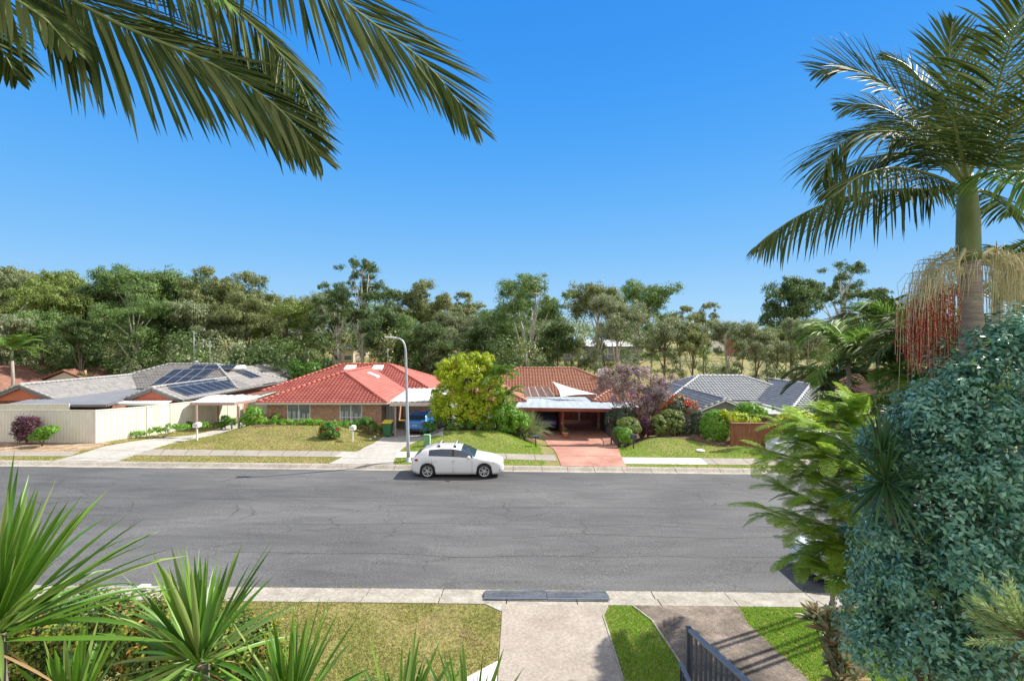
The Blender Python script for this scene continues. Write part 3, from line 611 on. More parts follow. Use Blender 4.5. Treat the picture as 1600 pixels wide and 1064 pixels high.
# long construction seams and tar-filled cracks in the road
mb = MB()
def seam(x0, x1, y0, amp, w):
    n = int((x1-x0)/.25); pv = []
    for k in range(n+1):
        x = lerp(x0, x1, k/n); y = y0+amp*mnoise.noise(Vector((x*.35, y0, 0)))+.05*mnoise.noise(Vector((x*3, y0, 1))); ww = w*(.6+.8*abs(mnoise.noise(Vector((x*2, y0, 5)))))
        z = g(x)+0.05*(1-((y-18.6)/6.2)**2)-0.01+.004; pv += [(x, y-ww/2, z), (x, y+ww/2, z)]
    mb.add(pv, [(2*k, 2*k+2, 2*k+3, 2*k+1) for k in range(n)])
seam(-40, -4.5, 19.6, .10, .03); seam(-5, 22, 19.05, .25, .022); seam(-12, 14, 17.2, .4, .02); seam(-9, 9, 14.8, .25, .03); seam(0, 12, 16.3, .5, .018)
tag(mb.build('road_seams', pmat('tar_seam', (.062, .061, .06), None, 1, .8)), kind='structure')
# concrete lip beside the near lawn strip
mb = MB()
for q in ([(2.36, 11.87), (2.15, 11.4), (2.15, 10.8), (2.13, 9.2), (2.2, 6)], [(2.95, 11.87), (3.25, 11.25), (3.45, 9.2), (3.25, 6)]):
    for a_, b_ in zip(q[:-1], q[1:]): mb.bar((a_[0], a_[1], H(*a_)+0.0), (b_[0], b_[1], H(*b_)+0.0), 0.035, 0.07)
tag(mb.build('paving_edge', M['kerb']), kind='structure')
# ------------------------------------------------------------------ grass blades
def inside(P2, poly):
    x, y = P2[:, 0], P2[:, 1]; c = np.zeros(len(P2), bool); n = len(poly); j = n-1
    for i in range(n):
        xi, yi = poly[i]; xj, yj = poly[j]
        m_ = ((yi > y) != (yj > y)) & (x < (xj-xi)*(y-yi)/((yj-yi) if yj != yi else 1e-9)+xi); c ^= m_; j = i
    return c
HX = np.arange(-50, 40.1, 0.5); HY = np.arange(0, 42.1, 0.5); HG = np.array([[H(x, y) for x in HX] for y in HY])
HN0 = 0.12
def Hv(x, y):
    fx = np.clip((x-HX[0])/0.5, 0, len(HX)-1.001); fy = np.clip((y-HY[0])/0.5, 0, len(HY)-1.001); i = fx.astype(int); j = fy.astype(int); u = fx-i; v = fy-j
    return HG[j, i]*(1-u)*(1-v)+HG[j, i+1]*u*(1-v)+HG[j+1, i]*(1-u)*v+HG[j+1, i+1]*u*v
def grass(name, x0, x1, y0, y1, dens, h, w, mat, near=False, keep=None, label=None, patchy=0.0, off=0.0):
    n = int((x1-x0)*(y1-y0)*dens); x = rng.uniform(x0, x1, n); y = rng.uniform(y0, y1, n); P2 = np.stack([x, y], 1)
    ok = np.ones(n, bool)
    for q in PAVED:
        if max(p[1] for p in q) < y0 or min(p[1] for p in q) > y1: continue
        ok &= ~inside(P2+rng.normal(0, 0.05, P2.shape), q)
    ok &= np.abs(x) < np.maximum(0.0, 1.14*y+0.6)
    if keep is not None: ok &= keep(x, y)
    if patchy:
        nv = np.array([mnoise.noise(Vector((a*0.9, b*0.9, 3))) for a, b in P2[ok]]); t = np.where(ok)[0]; ok[t[nv < -0.05-0.25*(1-patchy)]] &= rng.random((nv < -0.05-0.25*(1-patchy)).sum()) > 0.6*patchy
    x, y = x[ok], y[ok]; n = len(x)
    z = (np.clip(-0.0106*x, -.63, .63)+0.12) if near else Hv(x, y)
    B = np.stack([x, y, z-0.005+off], 1); a = rng.uniform(0, 2*np.pi, n); d = np.stack([np.cos(a), np.sin(a), np.zeros(n)], 1)
    ln = d[:, [1, 0, 2]]*np.array([-1, 1, 1])*rng.uniform(-0.9, 0.9, n)[:, None]; hh = h*rng.uniform(0.5, 1.3, n)[:, None]
    V = np.stack([B-d*w/2, B+d*w/2, B+ln*hh+np.array([0, 0, 1])*hh], 1).reshape(-1, 3)
    o = np_obj(name, V, np.arange(3*n).reshape(n, 3), LM[mat] if mat in LM else M[mat]); return tag(o, label, 'grass', None, 'stuff')
grass('grass', -14, -0.25, 6.5, NK0-0.02, 1700, 0.05, 0.02, 'grass_blade', True, None, 'short patchy yellow-green lawn left of the near concrete driveway', patchy=0.9)
grass('grass', 2.1, 3.5, 6.5, NK0-0.05, 3400, 0.05, 0.02, 'grass_green', True, None, 'narrow green lawn strip between the two near driveways', patchy=0.4)
grass('grass', 5.3, 14, 6.5, NK0-0.05, 2600, 0.06, 0.022, 'grass_green', True, None, 'bright green near lawn right of the pebbled driveway')
grass('grass', -46, -5.7, 25.05, 36, 300, 0.06, 0.04, 'grass_blade', False, None, 'straw-tinted lawn and verge in front of the red-roofed house', patchy=0.5)
grass('grass', -6.2, 1.8, 25.05, 35, 420, 0.06, 0.04, 'grass_green', False, None, 'green lawn and verge behind the parked white hatchback')
grass('grass', 5.0, 30, 25.05, 36, 380, 0.06, 0.04, 'grass_green', False, None, 'bright green lawn right of the pink driveway')
# dirt and weeds in the near gutter, litter on the road
n = 900; x = rng.uniform(-12, 9, n); y = NK1+0.02+np.abs(rng.normal(0, 0.05, n)); k_ = np.array([mnoise.noise(Vector((a, 0, 9))) for a in x]) > -0.05; x, y = x[k_], y[k_]; n = len(x)
V, Fc = leaf_arrays(np.stack([x, y, -0.0106*x+0.02], 1), rdir(n)+np.array([0, 0, 1.0]), rdir(n), 0.04, 0.015); tag(np_obj('gutter_weeds', V, Fc, M['grass_blade']), 'thin weeds growing along the near kerb gutter', 'weeds', None, 'stuff')
n = 160; x = np.concatenate([rng.uniform(-14, 14, 100), rng.normal(2.5, 1.2, 60)]); y = np.concatenate([rng.uniform(13, 24, 100), rng.normal(14.4, 0.7, 60)])
V, Fc = leaf_arrays(np.stack([x, y, -0.0106*x+0.05], 1), rdir(n)*np.array([1, 1, .1]), np.array([0, 0, 1.0])+rdir(n)*.3, rng.uniform(.03, .10, n), 0.022); tag(np_obj('leaf_litter', V, Fc, LM['dry']), 'dry leaves and twigs scattered on the road', 'leaf litter', None, 'stuff')
# ================================================================== ROOF TILES
def tiles(poly, mat, parent, name='roof_plane', tw=0.30, th=0.34, lift=0.045, roll=0.045):
    """poly: first two points run along the eave; every tile is modelled, lapped over the one below"""
    Q = [Vector(p) for p in poly]; u = (Q[1]-Q[0]); u.z = 0; u.normalize()
    nrm = Vector((0, 0, 0))
    for i in range(1, len(Q)-1): nrm += (Q[i]-Q[0]).cross(Q[i+1]-Q[0])
    nrm.normalize()
    if nrm.z < 0: nrm = -nrm
    u = (u-nrm*u.dot(nrm)).normalized(); v = nrm.cross(u).normalized()
    if v.z < 0: v = -v
    o = Q[0]; p2 = [((q-o).dot(u), (q-o).dot(v)) for q in Q]
    us = [p[0] for p in p2]; vs_ = [p[1] for p in p2]
    nu = int((max(us)-min(us))/tw)+2; nv = int((max(vs_)-min(vs_))/th)+2
    ci = np.array([(min(us)+(i+0.5)*tw, -0.06+(j+0.5)*th) for j in range(nv) for i in range(-1, nu)])
    ins = inside(ci, p2)
    # tiles cut by a hip stay if their centre is within a third of a tile
    ci = ci[ins]; n = len(ci)
    prof = np.array([(-0.5, 0.6), (-0.32, 1.0), (-0.14, 0.45), (0.0, 0.0), (0.3, 0.0), (0.5, 0.6)]); k = len(prof)
    U = ci[:, 0][:, None]+prof[:, 0][None]*tw; hgt = prof[:, 1][None]*roll+rng.normal(0, 0.002, n)[:, None]
    un, vn, nn, on = (np.array(t) for t in (u, v, nrm, o))
    def row(dv, hh): return on+U[..., None]*un+(ci[:, 1][:, None]+dv)[..., None]*vn+(hgt+hh)[..., None]*nn
    V = np.stack([row(-th/2, -0.02), row(-th/2, lift), row(th/2+0.02, 0.004)], 1)   # lip bottom, lip top, back
    base = np.arange(n)*3*k; Fs = []
    for r_ in (0, 1):
        for q in range(k-1): a = base+r_*k+q; Fs.append(np.stack([a, a+1, a+k+1, a+k], 1))
    Vb = np.array([tuple(q-nrm*0.03) for q in Q]); nb_ = len(Vb); V = V.reshape(-1, 3)
    ob = np_obj(name, np.concatenate([V, Vb]), [np.concatenate(Fs), np.array([[len(V)+i for i in range(nb_)]])], mat, parent)
    return ob
def cap(mb, a, b, r=0.11):
    a = Vector(a); b = Vector(b); n = max(2, int((b-a).length/0.4)); up = Vector((0, 0, 0.05))
    for i in range(n):
        p = a.lerp(b, i/n)+up; q = a.lerp(b, (i+1.08)/n)+up; mb.tube([p, q], [r*1.06, r*0.93], 8)
def hip_x(mt, capm, root, x0, x1, y0, y1, ze, s, l=True, r=True, planes='FBLR', tw=.3):
    """ridge along x"""
    h = (y1-y0)/2; zr = ze+s*h; a = (x0+(h if l else 0), y0+h, zr); b = (x1-(h if r else 0), y0+h, zr)
    if 'F' in planes: tiles([(x0, y0, ze), (x1, y0, ze), b, a], mt, root, tw=tw)
    if 'B' in planes: tiles([(x1, y1, ze), (x0, y1, ze), a, b], mt, root, tw=tw)
    if l and 'L' in planes: tiles([(x0, y1, ze), (x0, y0, ze), a], mt, root, tw=tw)
    if r and 'R' in planes: tiles([(x1, y0, ze), (x1, y1, ze), b], mt, root, tw=tw)
    mb = MB(); cap(mb, a, b)
    if l: cap(mb, (x0, y0, ze), a); cap(mb, (x0, y1, ze), a)
    if r: cap(mb, (x1, y0, ze), b); cap(mb, (x1, y1, ze), b)
    mb.build('ridge_caps', capm, root); return a, b
def hip_y(mt, capm, root, x0, x1, y0, yr, ze, s, gable=False, backhip=False, y1=None, planes='FLR', tw=.3):
    """ridge along y from the front end back to yr (runs under the main roof) or to a rear hip"""
    h = (x1-x0)/2; zr = ze+s*h; xm = (x0+x1)/2; a = (xm, y0+(0 if gable else h), zr); b = (xm, yr, zr)
    yl = yr
    if backhip: yl = y1; b = (xm, y1-h, zr)
    tiles([(x0, yl, ze), (x0, y0, ze), a, b] if backhip else [(x0, yr, ze), (x0, y0, ze), a, b], mt, root, tw=tw)
    tiles([(x1, y0, ze), (x1, yl, ze), b, a], mt, root, tw=tw)
    if not gable: tiles([(x0, y0, ze), (x1, y0, ze), a], mt, root, tw=tw)
    if backhip: tiles([(x1, y1, ze), (x0, y1, ze), b], mt, root, tw=tw)
    mb = MB(); cap(mb, a, b)
    cap(mb, (x0, y0, ze), a, 0.11 if not gable else 0.09); cap(mb, (x1, y0, ze), a, 0.11 if not gable else 0.09)
    if backhip: cap(mb, (x0, y1, ze), b); cap(mb, (x1, y1, ze), b)
    mb.build('ridge_caps', capm, root); return a, b
def gutter(root, pts, mat, ze, w=0.11, h=0.15):
    mb = MB()
    for p, q in zip(pts[:-1], pts[1:]): mb.bar((p[0], p[1], ze-0.06), (q[0], q[1], ze-0.06), w, h)
    mb.build('gutter', mat, root)
def wall_box(root, x0, x1, y0, y1, z0, z1, mat):
    MB().box(x0, x1, y0, y1, z0, z1).build('wall', mat, root, uv=True)
def window(root, x0, x1, y, z0, z1, bars=(0.5,), sill=True, curtain=True, frame=None, transom=None):
    """window facing the street at plane y (wall surface), frame proud, glass set back in it"""
    t = 0.05; mb = MB(); yf = y-0.045
    mb.box(x0, x1, yf, y-0.002, z1-t, z1); mb.box(x0, x1, yf, y-0.002, z0, z0+t); mb.box(x0, x0+t, yf, y-0.002, z0+t, z1-t); mb.box(x1-t, x1, yf, y-0.002, z0+t, z1-t)
    for b_ in bars: xm = lerp(x0, x1, b_); mb.box(xm-t*.6, xm+t*.6, yf+.003, y-0.002, z0+t, z1-t)
    if transom: zt = lerp(z0, z1, transom); mb.box(x0+t, x1-t, yf+.005, y-0.002, zt-t*.5, zt+t*.5)
    f = mb.build('window', frame or M['trim_white'], root)
    MB().box(x0+t, x1-t, y-0.022, y-0.012, z0+t, z1-t).build('pane', M['glass'], f)
    if curtain:
        mb = MB(); w_ = x1-x0
        for k in range(int(w_/0.12)):
            if k % 3 != 2: mb.box(x0+t+k*0.12, x0+t+k*0.12+0.085, y-0.026-0.002*(k % 2), y-0.023, z0+t+0.02, z0+(z1-z0)*(0.62 if k < w_/0.24 else 0.5))
        mb.build('curtain', M['blind'], f)
    if sill: MB().box(x0-0.05, x1+0.05, y-0.09, y-0.003, z0-0.08, z0).build('sill', M['trim'], root)
def sheet_roof(name, root, corners, mat, th=0.05, pitch=0.18, amp=0.02, along=0, under=None):
    """corrugated sheet over a quad a,b,c,d (a-b front edge); ribs run front to back"""
    a, b, c, d = [Vector(p) for p in corners]; wd = (b-a).length; n = max(4, int(wd/pitch)*4); vs = []; fs = []
    for i in range(n+1):
        t = i/n; z = amp*(1, 1, 0, 0)[i % 4] if True else 0
        p = a.lerp(b, t)+Vector((0, 0, z)); q = d.lerp(c, t)+Vector((0, 0, z)); vs += [p, q, p-Vector((0, 0, 0.012)), q-Vector((0, 0, 0.012))]
    for i in range(n):
        o = i*4; fs += [(o, o+4, o+5, o+1), (o+2, o+3, o+7, o+6), (o, o+2, o+6, o+4), (o+1, o+5, o+7, o+3)]
    return MB().add(vs, fs).build(name, mat, root)
# ================================================================== HOUSE: red tiles (second from the left)
def house_red():
    rt = empty('brick_house', (-14, 36, H(-14, 36)), 'tan brick house under a bright red tiled hip roof with three skylights', 'house')
    s = .404; t = M['tile_red']; c = pmat('red_ridge_cap', (0.44, 0.10, 0.07), (0.52, 0.15, 0.11), 3, .6)
    hip_x(t, c, rt, -22.6, -7.0, 43.5, 54.2, 2.0, s)
    hip_y(t, c, rt, -18.9, -9.3, 35.8, 48.3, 2.0, s)
    gutter(rt, [(-18.9, 43.5), (-18.9, 35.75), (-9.3, 35.75), (-9.3, 43.45), (-7.0, 43.45), (-7.0, 54.2), (-22.6, 54.2), (-22.6, 43.45), (-18.9, 43.45)], M['trim'], 2.0)
    wall_box(rt, -18.4, -9.8, 36.3, 44.2, -0.6, 1.9, M['brick']); wall_box(rt, -22.1, -7.5, 44.1, 53.7, -0.6, 1.9, M['brick'])
    MB().box(-18.85, -9.35, 35.85, 43.4, 1.86, 1.92).box(-22.55, -7.05, 43.55, 54.1, 1.86, 1.92).build('eave_lining', M['trim_white'], rt)
    window(rt, X(449, 36.3), X(485, 36.3), 36.3, 0.42, 1.84, (0.5,), transom=0.22); window(rt, X(531, 36.3), X(566, 36.3), 36.3, 0.42, 1.84, (0.5,), transom=0.3)
    window(rt, -9.0, -7.9, 44.1, 0.5, 1.7, (0.5,))
    for (px, py, w_) in ((547, 574, .75), (590, 574, .75), (569, 581, .8)):   # skylights lie on the tiles
        if py > 578:
            D = 44.0; cx = -12.6; zz = 2.0+s*(-9.3-cx); dx, dz = .45, .45*s
            q = [(cx+dx, D-.5, zz-dz), (cx+dx, D+.5, zz-dz), (cx-dx, D+.5, zz+dz), (cx-dx, D-.5, zz+dz)]
        else:
            D = 47.9; cx = X(px, D); zz = 2.0+s*(D-43.5); q = [(cx-.5, D-.45, zz-.45*s), (cx+.5, D-.45, zz-.45*s), (cx+.5, D+.45, zz+.45*s), (cx-.5, D+.45, zz+.45*s)]
        up = Vector((0, 0, 0.2)); mb = MB(); mb.poly([Vector(p)+up for p in q], 0.22); f = mb.build('skylight', M['trim_white'], rt)
        cc = sum((Vector(p) for p in q), Vector())/4; MB().poly([(Vector(p)-cc)*0.8+cc+Vector((0, 0, 0.206)) for p in q]).build('pane', M['blind'], f)
    MB().tube([(X(582, 50), 50, 3.9), (X(582, 50), 50, 4.7)], .07, 8).build('flue', M['tile_red'], rt)
    # carport at the right of the house
    cp = [(-8.65, 34.2, 2.13), (-5.2, 34.2, 2.13), (-5.2, 43.0, 2.2), (-9.2, 43.0, 2.2)]
    sheet_roof('carport_roof', rt, [(p[0], p[1], p[2]+.14) for p in cp], M['white_sheet'], pitch=.36, amp=.03)
    mb = MB(); mb.bar((-8.65, 34.15, 2.1), (-5.2, 34.15, 2.1), .06, .24)
    for k in range(5): mb.bar((-8.8, 35.5+k*1.8, 2.12), (-5.2, 35.5+k*1.8, 2.12), .05, .1)
    mb.build('carport_beam', M['trim'], rt)
    for (px_, y_) in ((618, 34.4), (683, 34.4), (640, 38.8), (617, 42.3), (672, 42.3)):
        xx = X(px_, y_); MB().box(xx-.05, xx+.05, y_-.05, y_+.05, H(xx, y_)-.1, 2.0).build('post', M['post'], rt)
    return rt
house_red()
# ================================================================== HOUSE: grey tiles and solar panels (left)
def panel_grid(root, o, u, v, nu, nv, pw, ph, lift=0.12):
    """solar panels on a roof plane; o corner, u along, v up slope (unit vectors)"""
    o, u, v = Vector(o), Vector(u).normalized(), Vector(v).normalized(); nn = u.cross(v).normalized()
    if nn.z < 0: nn = -nn
    for i in range(nu):
        for j in range(nv):
            a = o+u*(i*pw+.02)+v*(j*ph+.02)+nn*lift; b = a+u*(pw-.04); c = b+v*(ph-.04); d = a+v*(ph-.04)
            f = MB().add([a, b, c, d, a-nn*.04, b-nn*.04, c-nn*.04, d-nn*.04], [(0, 1, 2, 3), (7, 6, 5, 4), (0, 4, 5, 1), (1, 5, 6, 2), (2, 6, 7, 3), (3, 7, 4, 0)]).build('solar_panel', M['solar'], root)
            mb = MB(); w_ = .03
            for (p, q) in ((a, b), (b, c), (c, d), (d, a)): mb.bar(p+nn*.004, q+nn*.004, w_, .02, nn)
            for k in range(1, 4): mb.bar(a.lerp(b, k/4)+nn*.002, d.lerp(c, k/4)+nn*.002, .008, .006, nn)
            for k in range(1, 5): mb.bar(a.lerp(d, k/5)+nn*.002, b.lerp(c, k/5)+nn*.002, .008, .006, nn)
            mb.build('frame', M['alu'], f)
def antenna(name, base, h, label, kind=0):
    rt = empty(name, base, label, 'TV antenna', 'TV antennas on the roofs'); b = Vector(base)
    MB().tube([b, b+Vector((0, 0, h))], .03, 6).build('mast', M['galv'], rt)
    mb = MB(); t = b+Vector((0, 0, h*0.96)); mb.bar(t-Vector((.5, .2, 0)), t+Vector((.5, .2, 0)), .025, .025)
    for k in range(6): q = t+Vector((-.45+.18*k, -.18+.07*k, 0)); l_ = .35-.03*k; mb.bar(q-Vector((-.12, l_, 0)), q+Vector((-.12, l_, 0)), .014, .014)
    if kind: q = b+Vector((0, 0, h*.6)); mb.bar(q, q+Vector((.5, 0, .02)), .02, .02); mb.bar(q+Vector((.3, 0, -.2)), q+Vector((.3, 0, .2)), .02, .02)
    mb.build('aerial', M['galv'], rt)
    return rt
def house_grey():
    rt = empty('grey_roofed_house', (-30, 40, H(-30, 40)), 'low house under weathered grey tiles with two arrays of dark solar panels', 'house')
    s = .404; t = M['tile_grey']; c = pmat('grey_ridge_cap', (0.30, 0.29, 0.28), (0.38, 0.37, 0.355), 3, .7)
    hip_x(t, c, rt, -40.1, -25.4, 44.7, 54.5, 2.17, s)
    hip_y(t, c, rt, -39.9, -34.7, 36.6, 47.5, 2.17, s, gable=True)
    hip_y(t, c, rt, -29.9, -25.3, 37.0, 49.0, 2.04, s, gable=True)
    tiles([(-25.4, 52, 2.1), (-25.4, 60, 2.1), (-29.5, 60, 3.75), (-29.5, 52, 3.75)], t, rt); tiles([(-33.6, 60, 2.1), (-33.6, 52, 2.1), (-29.5, 52, 3.75), (-29.5, 60, 3.75)], t, rt)
    gutter(rt, [(-25.35, 37), (-25.35, 60)], M['trim_grey'], 2.05); gutter(rt, [(-40, 44.65), (-25.4, 44.65)], M['trim_grey'], 2.17); gutter(rt, [(-34.65, 36.6), (-34.65, 44.6)], M['trim_grey'], 2.17)
    wall_box(rt, -39.6, -25.8, 45.1, 54.0, -.4, 2.05, M['brick_red']); wall_box(rt, -39.5, -35.1, 37.1, 45.0, -.4, 2.05, M['brick_red']); wall_box(rt, -29.6, -25.7, 37.5, 45.0, -.4, 1.95, M['brick_red']); wall_box(rt, -33, -26, 54.05, 59.5, -.4, 2, M['brick_red'])
    for (x0, x1, y, ze) in ((-39.9, -34.7, 36.75, 2.12), (-29.9, -25.3, 37.15, 2.0)):
        h = (x1-x0)/2; MB().add([(x0+.15, y, ze-.1), (x1-.15, y, ze-.1), ((x0+x1)/2, y, ze+s*h-.12), (x0+.15, y+.1, ze-.1), (x1-.15, y+.1, ze-.1), ((x0+x1)/2, y+.1, ze+s*h-.12)], [(0, 1, 2), (5, 4, 3), (0, 3, 4, 1), (1, 4, 5, 2), (2, 5, 3, 0)]).build('gable', M['gable_red'], rt)
        mb = MB(); mb.bar((x0-.05, y-.12, ze-.12), ((x0+x1)/2, y-.12, ze+s*h-.1), .06, .2, (0, 0, 1)); mb.bar((x1+.05, y-.12, ze-.12), ((x0+x1)/2, y-.12, ze+s*h-.1), .06, .2, (0, 0, 1)); mb.build('barge_board', M['trim_grey'], rt)
    # flat patio roofs
    zp = 2.16
    a_, b_, c_, d_ = Pz(8, 632, zp), Pz(166, 632, zp), Pz(231, 609, zp+.05), Pz(120, 609, zp+.05)
    sheet_roof('patio_roof', rt, [a_, b_, c_, d_], M['patio_sheet'], pitch=.5, amp=.015)
    MB().bar(a_-Vector((0, .05, .07)), b_-Vector((-.05, .05, .07)), .1, .16).bar(b_-Vector((-.05, 0, .07)), c_-Vector((0, 0, .07)), .1, .16).build('gutter', M['trim_grey'], rt)
    a_, b_, c_, d_ = Pz(164, 629.5, 2.0), Pz(262, 631.5, 2.0), Pz(278, 621, 2.02), Pz(212, 620, 2.02)
    sheet_roof('awning_roof', rt, [a_, b_, c_, d_], M['white_sheet'], pitch=.3, amp=.02)
    MB().bar(a_-Vector((0, .05, .06)), b_-Vector((0, .05, .06)), .08, .16).build('gutter', M['trim_white'], rt)
    # solar arrays
    cs = math.cos(math.atan(s)); sn = math.sin(math.atan(s))
    y0 = 45.2; z0 = 2.17+s*(y0-44.7); x0 = X(236, y0)
    panel_grid(rt, (x0, y0, z0), (1, 0, 0), (0, cs, sn), 4, 2, 1.02, 1.68)
    panel_grid(rt, (x0+1.3, y0+3.15, z0+s*3.15), (1, 0, 0), (0, cs, sn), 3, 1, 1.5, .98)
    panel_grid(rt, (-25.55, 38.0, 2.04+s*.25), (0, 1, 0), (-cs, 0, sn), 9, 1, 1.02, 1.68)
    panel_grid(rt, (-26.9-.2, 38.5, 2.04+s*1.8), (0, 1, 0), (-cs, 0, sn), 6, 1, 1.02, .5)
    # hot water unit on the hip at the right
    hw = Vector((-26.6, 49.3, 2.17+s*1.2)); n_ = Vector((sn, 0, cs)); vv = Vector((-cs, 0, sn))
    panel_grid(rt, hw, (0, 1, 0), (-cs, 0, sn), 2, 1, 1.0, 1.9)
    p = hw+vv*2.2+n_*.3; MB().tube([p-Vector((0, .1, 0)), p+Vector((0, 2.2, 0))], .26, 14).build('water_tank', M['white_sheet'], rt)
    MB().tube([(-33, 50.5, 4.0), (-33, 50.5, 4.35)], .18, 10).tube([(-33, 50.5, 4.35), (-33, 50.5, 4.5)], [.3, .1], 10).build('roof_vent', M['galv'], rt)
    return rt
house_grey()
p = Pz(303, 576, 3.9); antenna('tv_antenna', P(303, 572, 48.5), 3.5, 'tall TV antenna mast on the ridge of the grey roofed house, left of the pair', 1)
antenna('tv_antenna', P(328, 575, 48), 2.7, 'shorter TV antenna mast on the grey roof, right of the pair')
antenna('tv_antenna', P(606, 571, 49), 1.7, 'small TV antenna mast above the red roof, right of the street lamp top')
# white flat carport between the two houses
def side_carport():
    rt = empty('open_carport', (-22, 38, H(-22, 38)), 'open carport with white corrugated roof between the grey and red roofed houses', 'carport')
    a_, b_ = Pz(298, 629, 1.95), Pz(366, 629, 1.95); c_, d_ = Pz(436, 611, 1.98), Pz(362, 609, 1.98)
    e_, f_ = Pz(368, 633, 1.86), Pz(402, 622, 1.92)
    sheet_roof('roof', rt, [a_, b_, Pz(410, 618, 1.97), Pz(330, 617, 1.97)], M['white_sheet'], pitch=.4, amp=.025)
    sheet_roof('roof', rt, [b_+Vector((.02, 0, -.02)), f_, c_, Pz(410, 618, 1.94)], M['white_sheet'], pitch=.4, amp=.025)
    MB().bar(a_-Vector((0, .05, .09)), b_-Vector((0, .05, .09)), .06, .2).bar(b_-Vector((0, .05, .09)), f_-Vector((0, .05, .12)), .06, .2).build('beam', M['post'], rt)
    for (px, y_) in ((307, 35.4), (373, 35.0), (341, 39), (316, 43), (388, 43)):
        xx = X(px, y_); MB().box(xx-.055, xx+.055, y_-.055, y_+.055, H(xx, y_)-.1, 1.85).build('post', M['post'], rt)
side_carport()
# ================================================================== HOUSE: brown tiles, flat carport (third)
def house_brown():
    rt = empty('brown_roofed_house', (5, 42, H(5, 42)), 'house under brown terracotta tiles with a flat maroon-edged double carport', 'house')
    s = .404; t = M['tile_brown']; c = pmat('brown_ridge_cap', (0.34, 0.15, 0.10), (0.42, 0.2, 0.14), 3, .7)
    hip_x(t, c, rt, -5.05, 12.4, 46.6, 58.0, 1.3, s)
    hip_y(t, c, rt, 7.07, 12.43, 42.2, 49.6, 1.3, s); hip_y(t, c, rt, -5.05, 1.23, 42.2, 50, 1.3, s)
    gutter(rt, [(-5.05, 42.15), (1.23, 42.15), (1.23, 46.55), (7.07, 46.55), (7.07, 42.15), (12.43, 42.15), (12.43, 58)], M['trim_maroon'], 1.3)
    wall_box(rt, -4.6, 12.0, 47.1, 57.5, -1.6, 1.2, M['brick_red']); wall_box(rt, -4.6, .9, 42.6, 47.0, -1.6, 1.2, M['brick_red']); wall_box(rt, 7.5, 12.0, 42.6, 47.0, -1.6, 1.2, M['brick_red'])
    window(rt, 8.6, 10.6, 42.6, -.2, 1.0); window(rt, -3.6, -1.8, 42.6, -.2, 1.0); window(rt, 2.0, 4.2, 47.1, -.4, 1.0)
    MB().box(4.9, 5.8, 47.05, 47.09, -1.1, .95).build('door', M['trim_maroon'], rt)
    # clear sheet awning between the wings
    a_, b_, c_, d_ = (1.0, 45.4, 1.28), (5.1, 45.4, 1.28), (4.3, 48.4, 2.3), (1.0, 48.4, 2.3)
    sheet_roof('awning', rt, [Pz(818, 620, 1.38), Pz(866, 619, 1.38), Pz(856, 604, 2.25), Pz(815, 604.5, 2.25)], M['poly_sheet'], pitch=.9, amp=.02)
    mb = MB()
    for k in range(5): mb.bar(Pz(818, 620, 1.42).lerp(Pz(866, 619, 1.42), k/4), Pz(815, 604.5, 2.29).lerp(Pz(856, 604, 2.29), k/4), .05, .05)
    mb.build('awning_bar', M['trim'], rt)
    # flat carport
    z1 = 1.22
    A, B, C_, D_ = Pz(803, 636.5, z1), Pz(956, 638.5, z1), Pz(921, 620, z1+.04), Pz(817, 620, z1+.04)
    sheet_roof('carport_roof', rt, [A, B, C_, D_], M['grey_sheet'], pitch=.7, amp=.012)
    mb = MB(); mb.bar(A-Vector((.05, .06, .12)), B-Vector((-.05, .06, .12)), .1, .26); mb.bar(A-Vector((.02, 0, .12)), D_-Vector((0, 0, .12)), .1, .22); mb.bar(B-Vector((-.02, 0, .12)), C_-Vector((0, 0, .12)), .1, .22)
    mb.build('fascia', M['trim_maroon'], rt)
    mb = MB()
    for k in range(1, 7): mb.bar(A.lerp(D_, k/7)-Vector((0, 0, .1)), B.lerp(C_, k/7)-Vector((0, 0, .1)), .06, .14)
    mb.build('rafter', M['trim_maroon'], rt)
    for (px, y_) in ((879.5, 39.4), (950, 39.6), (931, 44.5), (905, 46.6)):
        xx = X(px, y_); MB().box(xx-.08, xx+.08, y_-.08, y_+.08, H(xx, y_)-.1, 1.05).build('post', M['trim_maroon'] if px < 900 else M['trim_white'], rt)
    # slatted divider from the front post to the house, side wall
    mb = MB(); xx = X(874, 41)
    for k in range(12): mb.box(xx-.02, xx+.02, 39.6+k*.6, 39.6+k*.6+.5, -1.2, 1.0)
    mb.build('divider', M['trim_maroon'], rt)
    sheet_roof('side_roof', rt, [Pz(946, 637, 1.18), Pz(1000, 637, 1.18), Pz(990, 628.5, 1.22), Pz(940, 628.5, 1.22)], M['grey_sheet'], pitch=.4, amp=.02)
    MB().box(X(935, 50), X(935, 50)+.55, 50, 50.5, 1.8, Z(577, 50)).build('chimney', M['white_obj'], rt)
    return rt
house_brown()
